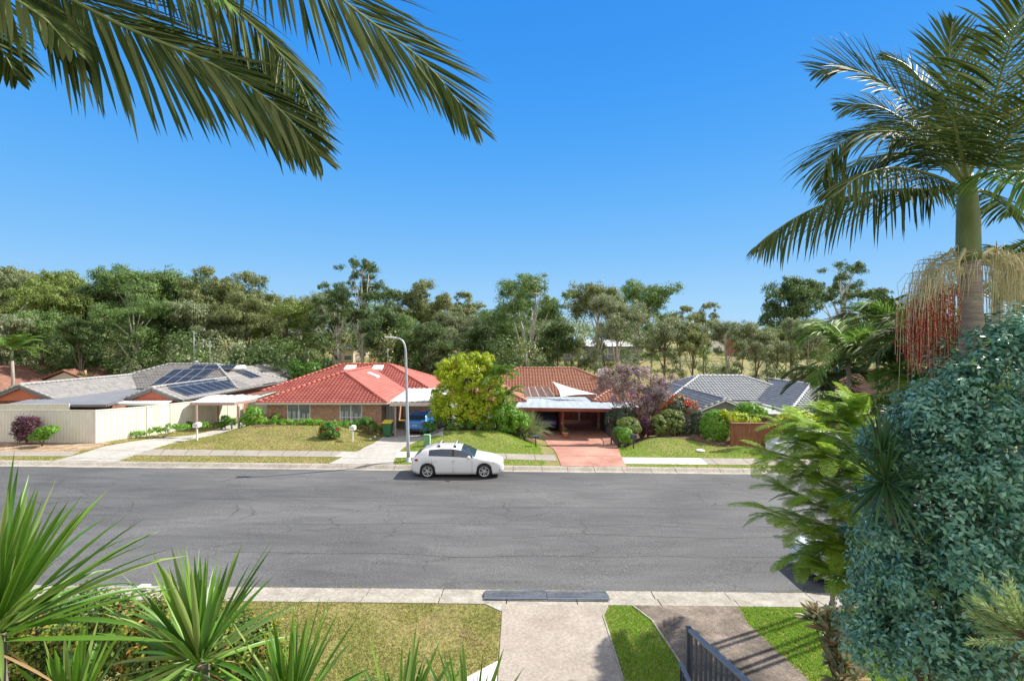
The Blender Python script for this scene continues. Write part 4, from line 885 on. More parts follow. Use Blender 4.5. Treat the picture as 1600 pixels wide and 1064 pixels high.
def sail():
    # three-cornered cloth, taut between its corners with hollow edges
    A, B, C_ = P(863, 596, 45.5), P(931, 615.5, 43.2), P(876, 620, 43.0); n = 16; vs = {}; V = []; Fs = []
    cen = (A+B+C_)/3
    for i in range(n+1):
        for j in range(n+1-i):
            a, b = i/n, j/n; c = 1-a-b; p = A*c+B*a+C_*b
            k = 4*(a*b+0.9*b*c+a*c*1.5); e = max(0, 1-27*a*b*c) 
            pull = 0.16*max(4*a*c*(1-b*2) if b < .5 else 0, 4*a*b*(1-c*2) if c < .5 else 0, 4*b*c*(1-a*2) if a < .5 else 0)
            p = p.lerp(cen, pull)+Vector((0, 0, -0.35*27*a*b*c/4)); vs[(i, j)] = len(V); V.append(p)
    for i in range(n):
        for j in range(n-i):
            Fs.append((vs[(i, j)], vs[(i+1, j)], vs[(i, j+1)]))
            if i+j < n-1: Fs.append((vs[(i+1, j)], vs[(i+1, j+1)], vs[(i, j+1)]))
    m = len(V); V2 = V+[v-Vector((0, 0, .012)) for v in V]; F2 = Fs+[(c+m, b+m, a+m) for a, b, c in Fs]
    rt = empty('shade_sail', (cen.x, cen.y, cen.z), 'white triangular shade sail stretched above the flat carport roof', 'shade sail')
    MB().add(V2, F2, True).build('cloth', M['sail'], rt)
    MB().tube([C_, C_-Vector((0, 0, 1.2))], .04, 6).tube([B, B+Vector((.3, .1, -.9))], .03, 6).build('post', M['galv'], rt)
sail()
antenna('tv_antenna', P(823, 576, 52), 1.6, 'small TV antenna on the brown tiled ridge in front of the white gum')
# ================================================================== HOUSE: blue-grey tiles (right)
def house_blue():
    rt = empty('blue_roofed_house', (19, 42, H(19, 42)), 'house under blue-grey tiles with pale ridge capping, behind the clipped shrubs', 'house')
    s = .404; t = M['tile_blue']; c = M['cap_pale']; dk = pmat('blue_ridge_cap', (0.2, 0.22, 0.25), (0.26, 0.28, 0.31), 3, .6)
    hip_x(t, c, rt, 13.6, 26.6, 42.2, 51.0, 1.4, s)
    hip_y(t, dk, rt, 13.5, 17.9, 35.6, 47, 1.35, s, gable=True)
    hip_y(t, c, rt, 20.9, 29.2, 36.4, 46, 1.2, s)
    tiles([(29.2, 40, 1.2), (29.2, 48, 1.2), (25, 48, 2.9), (25, 44, 2.9)], t, rt)
    gutter(rt, [(13.5, 42), (13.5, 35.6)], M['trim_white'], 1.35); gutter(rt, [(17.9, 35.6), (17.9, 42.15), (20.9, 42.15), (20.9, 36.4), (29.2, 36.4), (29.2, 46)], M['trim_white'], 1.3)
    wall_box(rt, 14.1, 26.2, 42.7, 50.5, -1.5, 1.3, M['brick_pale']); wall_box(rt, 13.9, 17.5, 36.1, 42.6, -1.5, 1.25, M['brick_pale']); wall_box(rt, 21.3, 28.8, 36.9, 42.6, -1.5, 1.1, M['brick_pale'])
    MB().add([(13.6, 35.7, 1.28), (17.8, 35.7, 1.28), (15.7, 35.7, 2.12), (13.6, 35.8, 1.28), (17.8, 35.8, 1.28), (15.7, 35.8, 2.12)], [(0, 1, 2), (5, 4, 3), (0, 3, 4, 1), (1, 4, 5, 2), (2, 5, 3, 0)]).build('gable', M['trim_grey'], rt)
    MB().bar((13.4, 35.55, 1.27), (15.7, 35.55, 2.22), .05, .16).bar((18.0, 35.55, 1.27), (15.7, 35.55, 2.22), .05, .16).build('barge_board', M['trim_white'], rt)
    A, B, C_, D_ = Pz(1168, 646, 1.1), Pz(1282, 647, 1.1), Pz(1262, 632, 1.15), Pz(1165, 632, 1.15)
    sheet_roof('patio_roof', rt, [A, B, C_, D_], M['white_sheet'], pitch=.6, amp=.012)
    MB().bar(A-Vector((0, .06, .08)), B-Vector((0, .06, .08)), .08, .16).build('fascia', M['trim_grey'], rt)
    A, B, C_, D_ = Pz(1174, 630, 1.35), Pz(1240, 631, 1.35), Pz(1228, 623, 1.4), Pz(1168, 623, 1.4)
    sheet_roof('dark_roof', rt, [A, B, C_, D_], M['dark_sheet'], pitch=.5, amp=.015)
    MB().tube([Pz(1208, 640, 1.15), Pz(1208, 640, 1.15)+Vector((0, 0, .3))], .1, 8).build('flue', M['dark_metal'], rt)
    for (px, y_) in ((1172, 35.3), (1278, 35.3)):
        xx = X(px, y_); MB().box(xx-.05, xx+.05, y_-.05, y_+.05, H(xx, y_)-.1, 1.05).build('post', M['trim_white'], rt)
    return rt
house_blue()
def far_left_house():
    rt = empty('rust_roofed_house', (-50, 60, H(-50, 60)), 'house under old rust-brown tiles with a brick gable at the far left', 'house')
    hip_y(M['tile_old'], M['tile_old'], rt, -64, -52.3, 47.6, 62, 1.2, .404, gable=False, backhip=True, y1=66); hip_x(M['tile_old'], M['tile_old'], rt, -60, -38.5, 61, 70, 0.6, .404, l=False)
    hip_y(M['tile_old'], M['tile_old'], rt, -54.7, -49.3, 56.0, 64, 2.0, .404, gable=True)
    wall_box(rt, -63.5, -52.8, 48, 65.5, -1.8, 1.1, M['brick_pale']); wall_box(rt, -59, -39, 61.5, 69.5, -2.4, .5, M['brick_pale']); wall_box(rt, -54.3, -49.7, 56.5, 62, -2, 1.95, M['brick_pale'])
    x0, x1, y, ze = -54.7, -49.3, 56.15, 1.95; MB().add([(x0+.15, y, ze-.1), (x1-.15, y, ze-.1), ((x0+x1)/2, y, ze+.95), (x0+.15, y+.1, ze-.1), (x1-.15, y+.1, ze-.1), ((x0+x1)/2, y+.1, ze+.95)], [(0, 1, 2), (5, 4, 3), (0, 3, 4, 1), (1, 4, 5, 2), (2, 5, 3, 0)]).build('gable', M['brick_pale'], rt)
    MB().tube([(-50.3, 57, 2.2), (-50.3, 57, 3.1)], .12, 8).build('flue', M['pot'], rt)
    gutter(rt, [(-52.3, 47.6), (-52.3, 62)], M['pot'], 1.2)
far_left_house()
def right_far_house():
    rt = empty('rust_roofed_house', (33, 44, H(33, 44)), 'house under rust-red tiles glimpsed behind the palms at the right', 'house')
    hip_x(M['tile_old'], M['tile_old'], rt, 29.8, 46, 46, 56, 1.5, .404); wall_box(rt, 30.3, 45.5, 46.5, 55.5, -1.6, 1.4, M['brick_pale'])
    hip_y(M['tile_old'], M['tile_old'], rt, 31.0, 38, 38, 47, 1.5, .404); wall_box(rt, 31.5, 37.5, 38.5, 46, -1.6, 1.4, M['brick_pale']); gutter(rt, [(31, 46), (31, 38), (38, 38), (38, 46)], M['trim'], 1.5)
    window(rt, 33, 35, 38.5, -.3, 1.2)
right_far_house()
# ------------------------------------------------------------------ distant buildings across the field
def far_building(x0, x1, y, z0, z1, roofh, rm, wm, label, depth=14, gw=6, name='distant_building'):
    rt = empty(name, ((x0+x1)/2, y, z0), label, 'building', 'buildings across the field')
    MB().box(x0, x1, y, y+depth, z0, z1).build('wall', wm, rt)
    MB().add([(x0-.6, y-.6, z1), (x1+.6, y-.6, z1), (x1+.6, y+depth+.6, z1), (x0-.6, y+depth+.6, z1), (x0+depth/2, y+depth/2, z1+roofh), (x1-depth/2, y+depth/2, z1+roofh)], [(0, 1, 5, 4), (1, 2, 5), (2, 3, 4, 5), (3, 0, 4), (3, 2, 1, 0)]).build('roof', rm, rt)
    n = max(2, int((x1-x0)/gw))
    for k in range(n):
        xx = x0+(k+.5)*(x1-x0)/n; f = MB().box(xx-1.1, xx+1.1, y-.12, y-.01, z0+1.0, z0+2.4).build('window', M['trim_white'], rt); MB().box(xx-1.0, xx+1.0, y-.15, y-.13, z0+1.1, z0+2.3).build('pane', M['glass'], f)
def fb(pxa, pxb, pyb, pyt, D, rh, rm, wm, label, **kw): far_building(X(pxa, D), X(pxb, D), D, min(Z(pyb, D), H(X(pxa, D), D)-.3, H(X(pxb, D), D)-.3), Z(pyt, D), rh, rm, wm, label, **kw)
orange = pmat('orange_wall', (0.55, 0.12, 0.05), (0.6, 0.16, 0.08), .5, .7)
fb(870, 1005, 562, 541, 150, 2.0, M['white_sheet'], M['trim_grey'], 'long low building with a white roof seen between gum trunks')
fb(1108, 1145, 537, 531, 240, 2.4, M['tile_old'], M['trim_white'], 'small house with an orange tiled roof beyond the field, left of the orange building')
fb(1158, 1210, 541, 527, 190, 2.0, M['tile_old'], orange, 'orange-walled building with a white gable beyond the field')
fb(1090, 1135, 529, 523, 280, 2.0, M['white_sheet'], M['trim_white'], 'small pale house at the foot of the far tree line')
fb(520, 552, 552, 545, 130, 1.2, M['dark_sheet'], M['trim'], 'low grey shed beyond the grass behind the red roof')
fb(1225, 1330, 563, 548, 160, 2.5, M['tile_old'], M['brick_pale'], 'broad rust-roofed house behind the right-hand gum trunks')
# ================================================================== FENCES
def corr_fence(name, pts, top, label, mat, cat='fence', pitch=0.19, amp=0.035, post_every=2.4, base=None, rail=None, group=None, raild=.05):
    """ribbed sheet fence along ground points; top: list of z"""
    rt = empty(name, (pts[0][0], pts[0][1], H(*pts[0])), label, cat, group)
    for (a, b, ta, tb) in zip(pts[:-1], pts[1:], top[:-1], top[1:]):
        A = Vector((a[0], a[1], 0)); B = Vector((b[0], b[1], 0)); Ln = (B-A).length; nb_ = max(1, round(Ln/post_every)); d = (B-A).normalized(); nr = Vector((-d.y, d.x, 0))
        for k in range(nb_):
            p0 = A.lerp(B, k/nb_); p1 = A.lerp(B, (k+1)/nb_); n = max(2, int((p1-p0).length/pitch)); vs = []
            for i in range(4*n+1):
                t = i/(4*n); p = p0.lerp(p1, t); o = nr*amp*(-.5, -.5, .5, .5)[i % 4]; zt = lerp(ta, tb, (k+t)/nb_)-.03
                zb = (H(p.x, p.y) if base is None else base)-.05; vs += [(p.x+o.x, p.y+o.y, zb), (p.x+o.x, p.y+o.y, zt)]
            MB().add(vs, [(2*i, 2*i+2, 2*i+3, 2*i+1) for i in range(4*n)]).build('panel', mat, rt)
            MB().bar((p0.x, p0.y, lerp(ta, tb, k/nb_)), (p1.x, p1.y, lerp(ta, tb, (k+1)/nb_)), raild, .06).build('top_rail', rail or mat, rt)
            zb = (H(p0.x, p0.y) if base is None else base)-.1
            MB().box(p0.x-.035, p0.x+.035, p0.y-.035, p0.y+.035, zb, lerp(ta, tb, k/nb_)+.035).build('post', rail or mat, rt)
        if b == pts[-1]: MB().box(B.x-.035, B.x+.035, B.y-.035, B.y+.035, (H(B.x, B.y) if base is None else base)-.1, tb+.035).build('post', rail or mat, rt)
    return rt
corr_fence('sheet_fence', [(-44, 29.5), (-25.4, 29.5), (-24.9, 33), (-24.4, 36.8), (-24.2, 43.5)], [2.36, 2.34, 2.1, 1.95, 1.75], 'cream ribbed steel fence running round the corner of the grey roofed house', M['cream_sheet'])
corr_fence('sheet_fence', [(-39.5, 33.4), (X(108, 33.4), 33.4)], [2.15, 2.2], 'cream sheet fence with a top just showing behind the corner fence at the far left', M['cream_sheet'])
gm = pmat('grey_green_sheet', (0.36, 0.37, 0.33), (0.42, 0.43, 0.39), 2, .5)
corr_fence('sheet_gate', [(-24.1, 44.2), (-20.3, 44.2)], [1.6, 1.6], 'grey-green sheet gate at the back of the open carport', gm, 'gate')
corr_fence('sheet_fence', [(X(604, 37.5), 37.5), (X(616, 37.5), 37.5)], [1.55, 1.55], 'grey sheet fence piece behind the wheelie bin beside the red-roofed house', gm)
corr_fence('sheet_fence', [(-4.75, 35.2), (-4.8, 41.8)], [1.7, 1.6], 'grey-green sheet fence along the right side of the carport over the bright blue car', gm)
corr_fence('sheet_fence', [(X(612, 43), 43.2), (X(694, 43), 43.2)], [1.2, 1.2], 'grey-green sheet fence at the back of the blue car carport', gm)
corr_fence('sheet_fence', [(X(1325, 31), 31), (X(1450, 31), 31)], [1.25, 1.2], 'cream sheet fence glimpsed between the strappy plant and the palms', M['cream_sheet'])
def timber_fence():
    a = GH(1141, 700); b = GH(1250, 708); rt = empty('timber_fence', a, 'brown stained vertical paling fence right of the round bright green bush', 'fence')
    b = Vector((b.x, a.y-.25, b.z)); d = (b-a); d.z = 0; n = int(d.length/.115); zt = Z(660.5, a.y)
    mb = MB()
    for k in range(n):
        p = a+d*(k+.5)/n; w = .05; o = .012*(k % 2); mb.box(p.x-w, p.x+w, p.y-.012-o, p.y+.008-o, H(p.x, p.y)-.05, zt-.04+random.uniform(-.01, .01))
    mb.build('palings', M['timber'], rt)
    MB().box(a.x-.05, b.x+.05, a.y-.19, a.y+.06, zt-.035, zt+.01).build('top_rail', M['timber'], rt)
    for px in (1142, 1193, 1244):
        x = X(px, a.y); MB().box(x-.055, x+.055, a.y-.1, a.y+.01, H(x, a.y)-.1, zt+.05).build('post', M['timber'], rt)
timber_fence()
def low_railing():
    pts = [GH(969, 700), GH(957, 688), GH(947, 677)]; rt = empty('low_railing', pts[0], 'low charcoal metal railing along the right edge of the pink driveway', 'railing')
    for k, (a, b) in enumerate(zip(pts[:-1], pts[1:])):
        n = int((b-a).length/.16); mb = MB()
        for i in range(n+1): p = a.lerp(b, i/n); mb.box(p.x-.012, p.x+.012, p.y-.012, p.y+.012, H(p.x, p.y), H(p.x, p.y)+.75)
        mb.build('balusters', M['dark_metal'], rt); MB().bar(Vector((a.x, a.y, H(a.x, a.y)+.77)), Vector((b.x, b.y, H(b.x, b.y)+.77)), .05, .04).build('top_rail', M['dark_metal'], rt)
    for p in pts: MB().box(p.x-.035, p.x+.035, p.y-.035, p.y+.035, H(p.x, p.y)-.1, H(p.x, p.y)+.82).build('post', M['dark_metal'], rt)
    gp = pmat('dark_green_screen', (0.015, 0.05, 0.04), (0.02, 0.065, 0.05), 3, .6); e = Vector((X(938, 42), 42, 0)); s_ = pts[2]
    MB().bar((s_.x, s_.y, H(s_.x, s_.y)+.95), (e.x, e.y, H(e.x, e.y)+.95), .05, 1.9).build('screen', gp, rt)
low_railing()
def charcoal_fence():
    a = (X(1076, 7.9), 7.9); b = (X(1233, 6.45), 6.45); c = (3.75, 5.0)
    zt = Z(982, 7.9)
    rt = empty('bar_fence', (a[0], a[1], H(*a)), 'charcoal bar fence with a blue-grey top rail beside the pebbled near driveway', 'fence')
    A_, C_ = Vector((a[0], a[1], zt)), Vector((c[0], c[1], zt)); ln = (C_-A_).length; n = int(ln/.115); d_ = (C_-A_).normalized()
    MB().bar(A_, C_, .075, .05).build('top_rail', M['rail_metal'], rt); MB().bar(A_-Vector((0, 0, zt-.28)), C_-Vector((0, 0, zt-.28)), .05, .05).build('bottom_rail', M['dark_metal'], rt)
    for k in range(n):
        r_ = A_+d_*(k+.6)*.115; MB().bar((r_.x, r_.y, .12), (r_.x, r_.y, zt-.02), .045, .02, d_.cross(Vector((0, 0, 1)))).build('bar', M['dark_metal'], rt)
    for f in (0, .5, 1): r_ = A_.lerp(C_, f); MB().box(r_.x-.04, r_.x+.04, r_.y-.04, r_.y+.04, 0, zt+.03).build('post', M['dark_metal'], rt)
    p = Vector((a[0]+.03, a[1]-.1, zt-.62)); q = p+Vector((-.02, -.9, 0)); p = Vector((X(1064, 7.75), 7.75, Z(1036, 7.75))); q = Vector((X(1092, 6.9), 6.9, p.z))
    MB().bar(p, q, .06, .05).build('lower_rail', M['rail_metal'], rt)
    mb = MB()
    for k in range(6): r_ = p.lerp(q, (k+.5)/6); mb.box(r_.x-.04, r_.x+.04, r_.y-.012, r_.y+.012, 0.1, r_.z)
    mb.build('balusters', M['dark_metal'], rt)
charcoal_fence()
# ================================================================== STREET FURNITURE AND SMALL THINGS
def street_lamp():
    b = GH(638, 721); rt = empty('street_lamp', b, 'tall galvanised street lamp with a curved arm in front of the red roofed house', 'street lamp'); D = b.y
    tz = Z(552, D); pts = [b, Vector((b.x, D, b.z+1)), Vector((X(634, D), D, tz))]
    for px, py in ((633.5, 545), (632, 538), (629, 532.5), (624, 529), (618, 527.6)): pts.append(Vector((X(px, D), D, Z(py, D))))
    pts[1].x = X(637.6, D); MB().tube(pts, [.10, .09, .062, .055, .05, .047, .045, .04], 12).build('pole', M['galv'], rt)
    MB().lathe(b-Vector((0, 0, .03)), [(.2, 0), (.2, .04), (.13, .06), (.13, .22), (.1, .26)], 12).build('base', M['galv'], rt)
    h = Vector((X(611, D), D, Z(526.8, D))); l = MB(); l.bar(h+Vector((.27, 0, -.02)), h+Vector((-.32, 0, .02)), .26, .07); l.build('lamp_head', M['white_obj'], rt, bevel=.02)
    MB().bar(h+Vector((.12, 0, -.055)), h+Vector((-.26, 0, -.03)), .2, .03).build('lens', M['clear_lamp'], rt)
    MB().box(b.x-.05, b.x+.05, b.y-.11, b.y-.085, b.z+.5, b.z+.8).build('service_door', M['galv'], rt)
street_lamp()
def letterbox(px, py, h, col, label, round_=True):
    b = GH(px, py); rt = empty('letterbox', b, label, 'letterbox', 'letterboxes along the far footpath'); c = M[col]
    MB().box(b.x-.035, b.x+.035, b.y-.035, b.y+.035, b.z-.1, b.z+h).build('post', c, rt)
    w, d, t = .17, .2, b.z+h; mb = MB(); vs = []
    n = 9
    for y in (b.y-d, b.y+d):
        vs += [(b.x-w, y, t), (b.x+w, y, t)]+[(b.x+w*math.cos(math.pi*k/(n-1)), y, t+.16+.13*math.sin(math.pi*k/(n-1))) for k in range(n)] if round_ else [(b.x-w-.05, y, t), (b.x+w+.05, y, t), (b.x+w+.05, y, t+.12), (b.x-w-.05, y, t+.12)]
    m = len(vs)//2; mb.add(vs, [tuple(range(m)), tuple(range(2*m-1, m-1, -1))]+[(i, i+m, (i+1) % m+m, (i+1) % m) for i in range(m)]); bx = mb.build('box', c, rt)
    MB().box(b.x-.11, b.x+.11, b.y-d-.012, b.y-d-.001, t+.08 if not round_ else t+.12, t+.1 if not round_ else t+.145).build('slot', M['black'], bx)
letterbox(308, 688, 0.85, 'white_obj', 'white letterbox on a post by the left driveway near the cream fence')
letterbox(551, 691, 0.80, 'white_obj', 'white letterbox on a post beside the red-flowered bush on the lawn')
letterbox(837, 699, 0.62, 'dark_metal', 'dark low letterbox with a pale flat top left of the pink driveway', False)
letterbox(990, 701, 0.62, 'dark_metal', 'dark green domed letterbox right of the pink driveway by the clipped bushes')
def bin_():
    b = GH(606, 674); b = Vector((X(606, 34.3), 34.3, H(X(606, 34.3), 34.3)+.03)); rt = empty('wheelie_bin', b, 'green wheelie bin with a yellow lid at the corner of the brick house', 'wheelie bin')
    V = []; 
    for (z, w, d) in ((.08, .24, .26), (.98, .31, .36)): V += [(b.x-w, b.y-d, b.z+z), (b.x+w, b.y-d, b.z+z), (b.x+w, b.y+d, b.z+z), (b.x-w, b.y+d, b.z+z)]
    MB().add(V, [(0, 3, 2, 1), (4, 5, 6, 7), (0, 1, 5, 4), (1, 2, 6, 5), (2, 3, 7, 6), (3, 0, 4, 7)]).build('body', M['bin_green'], rt, bevel=.02)
    MB().bar((b.x, b.y-.4, b.z+1.01), (b.x, b.y+.4, b.z+1.1), .68, .06).build('lid', M['bin_lid'], rt, bevel=.015)
    for s in (-1, 1): MB().tube([(b.x+s*.27, b.y+.3, b.z+.1), (b.x+s*.33, b.y+.3, b.z+.1)], .1, 12).build('wheel', M['tyre'], rt)
    MB().bar((b.x-.28, b.y+.42, b.z+.98), (b.x+.28, b.y+.42, b.z+.98), .04, .04).build('handle', M['bin_green'], rt)
bin_()
def pillar():
    b = GH(668, 696); rt = empty('utility_pillar', b, 'small green utility pillar on the grass behind the white hatchback', 'utility box')
    MB().box(b.x-.2, b.x+.12, b.y-.15, b.y+.15, b.z-.05, b.z+.62).build('body', M['pillar_green'], rt, bevel=.03)
    MB().box(b.x+.125, b.x+.18, b.y-.16, b.y+.16, b.z-.05, b.z+.64).build('side_plate', pmat('pale_green', (.42, .58, .42), None, 1, .5), rt, bevel=.01)
    MB().box(b.x-.23, b.x+.13, b.y-.18, b.y+.18, b.z+.625, b.z+.68).build('cap', M['pillar_green'], rt, bevel=.02)
pillar()
def pot():
    b = GH(883.5, 685); rt = empty('potted_plant', b, 'terracotta pot with a small plant against the carport post', 'potted plant')
    b = b+Vector((0, 0, .03)); MB().lathe(b, [(.16, 0), (.24, .38), (.27, .4), (.27, .47), (.22, .47), (.21, .40)], 16).build('pot', M['pot'], rt)
    rosette(rt, b+Vector((0, 0, .42)), 30, .5, .04, LM['green'], 'foliage', 10, 85, .8)
pot()
# black steel ramps bridging the near kerb
for k, (pa, pb) in enumerate(((757, 853.5), (854.5, 950))):
    y0, y1 = NK0+.18, NK1-.05; xa, xb = X(pa, 12.3), X(pb, 12.3)
    rt = empty('kerb_ramp', ((xa+xb)/2, 12.3, g(xa)), ('left' if k == 0 else 'right')+' half of the dark steel kerb ramp at the foot of the near concrete driveway', 'kerb ramp', 'kerb ramps at the near driveway')
    z = g((xa+xb)/2); vs = []
    for x in (xa, xb): vs += [(x, y1, z+.03), (x, y1-.05, z+.075), (x, y0+.2, z+.17), (x, y0+.05, z+.175), (x, y0+.05, z+.14), (x, y1-.02, z+.01)]
    MB().add(vs, [(i, i+1, i+7, i+6) for i in range(5)]+[(5, 0, 6, 11), tuple(range(6)), tuple(range(11, 5, -1))]).build('plate', pmat('dark_steel', (.05, .055, .065), (.13, .135, .145), 3, .5), rt)
    mb = MB()
    for i in range(9): x = lerp(xa+.06, xb-.06, i/8); mb.tube([(x, 12.33, z+.12), (x, 12.33, z+.165)], .012, 6)
    MB().bar((xa, y0+.0, z+.165), (xb, y0+.0, z+.165), .05, .03).build('edge_bar', M['rail_metal'], rt)
    mb.build('bolts', M['black'], rt)
# pit lid and small stones
b = GH(1094, 705); rt = empty('pit_lid', b, 'small round white lid in the bright lawn in front of the clipped bushes', 'pit lid'); MB().lathe(b+Vector((0, 0, .02)), [(.26, 0), (.26, .05), (.2, .08), (.04, .09)], 16).build('lid', M['white_obj'], rt)
for k, (px, py) in enumerate(((579, 688), (586, 684), (591, 680))):
    b = GH(px, py); q = MB().lathe(b, [(.05, 0), (.09, .05), (.07, .12), (.02, .15)], 8).build('edging_stone', M['white_obj'], None, org=b); tag(q, ('nearest', 'middle', 'farthest')[k]+' of three small white stones edging the lawn by the concrete driveway', 'stone', 'white edging stones')
# broken white lump on near kerb
b = Vector((X(226, 12.55), 12.55, g(X(226, 12.55))+.06)); tag(MB().box(b.x-.14, b.x+.12, b.y-.09, b.y+.08, b.z, b.z+.1).build('concrete_lump', M['new_concrete'], None, org=b, bevel=.02), 'pale broken lump of concrete lying on the near kerb behind the big yucca', 'concrete lump')
# ================================================================== CARS
def car(name, loc, rz, label, paint, L=4.46, Wd=1.80, Hh=1.455, suv=False, rails=True, cat='car', plate=True):
    """front points to local +x; one lofted shell, panels split off as parts"""
    rt = empty(name, (0, 0, 0), label, cat); hw = Wd/2; k = Hh/1.455
    wr = .335 if not suv else .36; fw, rw = .93, (.93+2.70) if not suv else (.93+2.6)
    T = ([(0, .55), (.03, .62), (.12, .70), (.35, .79), (.8, .88), (1.2, .945), (1.32, .98), (1.75, 1.24), (2.1, 1.39), (2.5, 1.45), (3.0, 1.452), (3.5, 1.40), (3.85, 1.31), (3.95, 1.265), (4.15, 1.10), (4.32, .97), (4.40, .90), (4.44, .72), (4.46, .55)] if not suv else
         [(0, .6), (.04, .72), (.12, .80), (.4, .9), (.9, .97), (1.15, 1.0), (1.25, 1.03), (1.65, 1.25), (2.0, 1.38), (2.4, 1.45), (3.0, 1.455), (3.6, 1.42), (3.9, 1.37), (3.98, 1.32), (4.12, 1.12), (4.2, 1.0), (4.3, .95), (4.36, .8), (4.4, .6)])
    sc_ = L/T[-1][0]; T = [(a*sc_, b*k) for a, b in T]; fw *= sc_; rw *= sc_
    top = lambda s: itp(s, [a for a, b in T], [b for a, b in T])
    belt = lambda s: min(top(s)-.012, k*itp(s, [0, .4, 1.25, 3.7, L], [.62, .80, .93, 1.03, .93]))
    plan = lambda s: hw*itp(s, [0, .05, .2, .5, 1, 2, 3.5, 4.0, L-.12, L-.03, L], [.62, .74, .87, .945, .985, 1, .995, .965, .88, .78, .70])
    sill0 = .19
    S = sorted(set([0, .03, .08, .15, .25, .4, L, L-.03, L-.08, L-.16, L-.28]+[round(a, 3) for a, b in T]+[round(x, 3) for x in np.arange(.5, L-.35, .11)]+[round(c+d, 3) for c in (fw, rw) for d in np.linspace(-.39, .39, 17)]))
    S = [s for i, s in enumerate(S) if i == 0 or s-S[i-1] > .012]
    rings = []
    for s in S:
        w = plan(s); t = top(s); b = belt(s); z0 = sill0+.10*(1-sm(0, .35, s))+.12*sm(L-.4, L, s); arch = False
        for c in (fw, rw):
            r = wr+.05
            if abs(s-c) < r: z0 = max(z0, wr+math.sqrt(r*r-(s-c)**2)-.01)
        gh = max(0, t-b); inn = min(.22, .42*gh+0.01)
        zs = [z0, lerp(z0, b, .18), lerp(z0, b, .5), lerp(z0, b, .8), b]
        ws = [w*.955, w*.985, w*1.0, w*.985, w*.955]
        ring = [(w*.62, z0)]+list(zip(ws, zs))
        wt = max(.3, ws[-1]-inn); ring += [(lerp(ws[-1], wt, .08), b+gh*.08), (lerp(ws[-1], wt, .80), b+gh*.80), (wt*.965 if gh > .05 else wt*.9, b+gh*.93), (wt*.62, t-.012*(gh > .05)), (0, t)]
        rings.append(ring)
    n = len(rings[0]); m = 2*n-1
    verts = []; 
    for s, rg in zip(S, rings):
        x = L/2-s
        verts += [(x, -y, z) for (y, z) in rg]+[(x, y, z) for (y, z) in rg[-2::-1]]
    parts = {'body': []}
    def cls(i, j):
        s = (S[i]+S[i+1])/2; jj = j if j < n-1 else m-2-j; side = 'r' if j < n-1 else 'l'; gh = top(s)-belt(s); sc2 = s/sc_
        if not suv: wins = ((1.50, 2.39), (2.45, 3.60)); ws_ = (1.36, 2.02); bk = (3.97, 4.26)
        else: wins = ((1.5, 2.3), (2.38, 3.25), (3.32, 3.8)); ws_ = (1.27, 1.9); bk = (3.98, 4.18)
        if jj == 6 and gh > .10:
            for q, (a, b) in enumerate(wins):
                if a < sc2 < b: return 'side_window_'+side+str(q)
                if q and wins[q-1][1] <= sc2 <= a: return 'door_pillar'
        if ws_[0] < sc2 < ws_[1] and jj >= 7: return 'windscreen'
        if bk[0] < sc2 < bk[1] and jj >= 8: return 'rear_window'
        return 'body'
    for i in range(len(S)-1):
        for j in range(m-1):
            parts.setdefault(cls(i, j), []).append((i*m+j, i*m+j+1, (i+1)*m+j+1, (i+1)*m+j))
    parts['body'] += [tuple(range(m)), tuple((len(S)-1)*m+j for j in range(m-1, -1, -1))]
    for nm, fs in parts.items():
        used = sorted({v for f in fs for v in f}); mp = {v: q for q, v in enumerate(used)}
        mb = MB().add([verts[v] for v in used], [tuple(mp[v] for v in f) for f in fs], True)
        o = mb.build(nm.rsplit('_', 1)[0] if nm.startswith('side') else nm, M['black'] if nm == 'door_pillar' else (M['car_glass'] if nm != 'body' else M[paint]), rt)
    # dark wheel wells, underside
    MB().box(-L/2+.25, L/2-.25, -hw*.8, hw*.8, .2, .5).build('underbody', M['black'], rt)
    for c in (fw, rw):
        for s_ in (-1, 1):
            x = L/2-c; yo = s_*(hw-.015); yi = s_*(hw-.23); A = Vector((x, yo, wr)); B = Vector((x, yi, wr))
            mb = MB(); N_ = 28; pr = [(wr-.10, .0), (wr-.03, .0), (wr, -.03), (wr, -.19), (wr-.03, -.215), (.05, -.215)]; vs = []
            for (r, dy) in pr: vs += [(x+r*math.cos(2*math.pi*q/N_), yo+s_*dy, wr+r*math.sin(2*math.pi*q/N_)) for q in range(N_)]
            ty = mb.add(vs, [(a*N_+q, a*N_+(q+1) % N_, (a+1)*N_+(q+1) % N_, (a+1)*N_+q) for a in range(len(pr)-1) for q in range(N_)], True).build('wheel', M['tyre'], rt)
            rm = MB(); rr = wr-.095; vs = []
            for (r, dy) in ((rr, .004), (rr-.02, .004), (rr-.03, -.03)): vs += [(x+r*math.cos(2*math.pi*q/N_), yo+s_*dy, wr+r*math.sin(2*math.pi*q/N_)) for q in range(N_)]
            rm.add(vs, [(a*N_+q, a*N_+(q+1) % N_, (a+1)*N_+(q+1) % N_, (a+1)*N_+q) for a in range(2) for q in range(N_)], True)
            for q in range(10):
                w_ = 2*math.pi*(q+.5*(q % 2)*.6)/10; rm.bar((x+.03*math.cos(w_), yo-s_*.012, wr+.03*math.sin(w_)), (x+(rr-.01)*math.cos(w_), yo-s_*.006, wr+(rr-.01)*math.sin(w_)), .028, .02, (0, 1, 0))
            rm.tube([(x, yo-s_*.04, wr), (x, yo-s_*.002, wr)], .045, 12); rm.build('rim', M['rim'], ty)
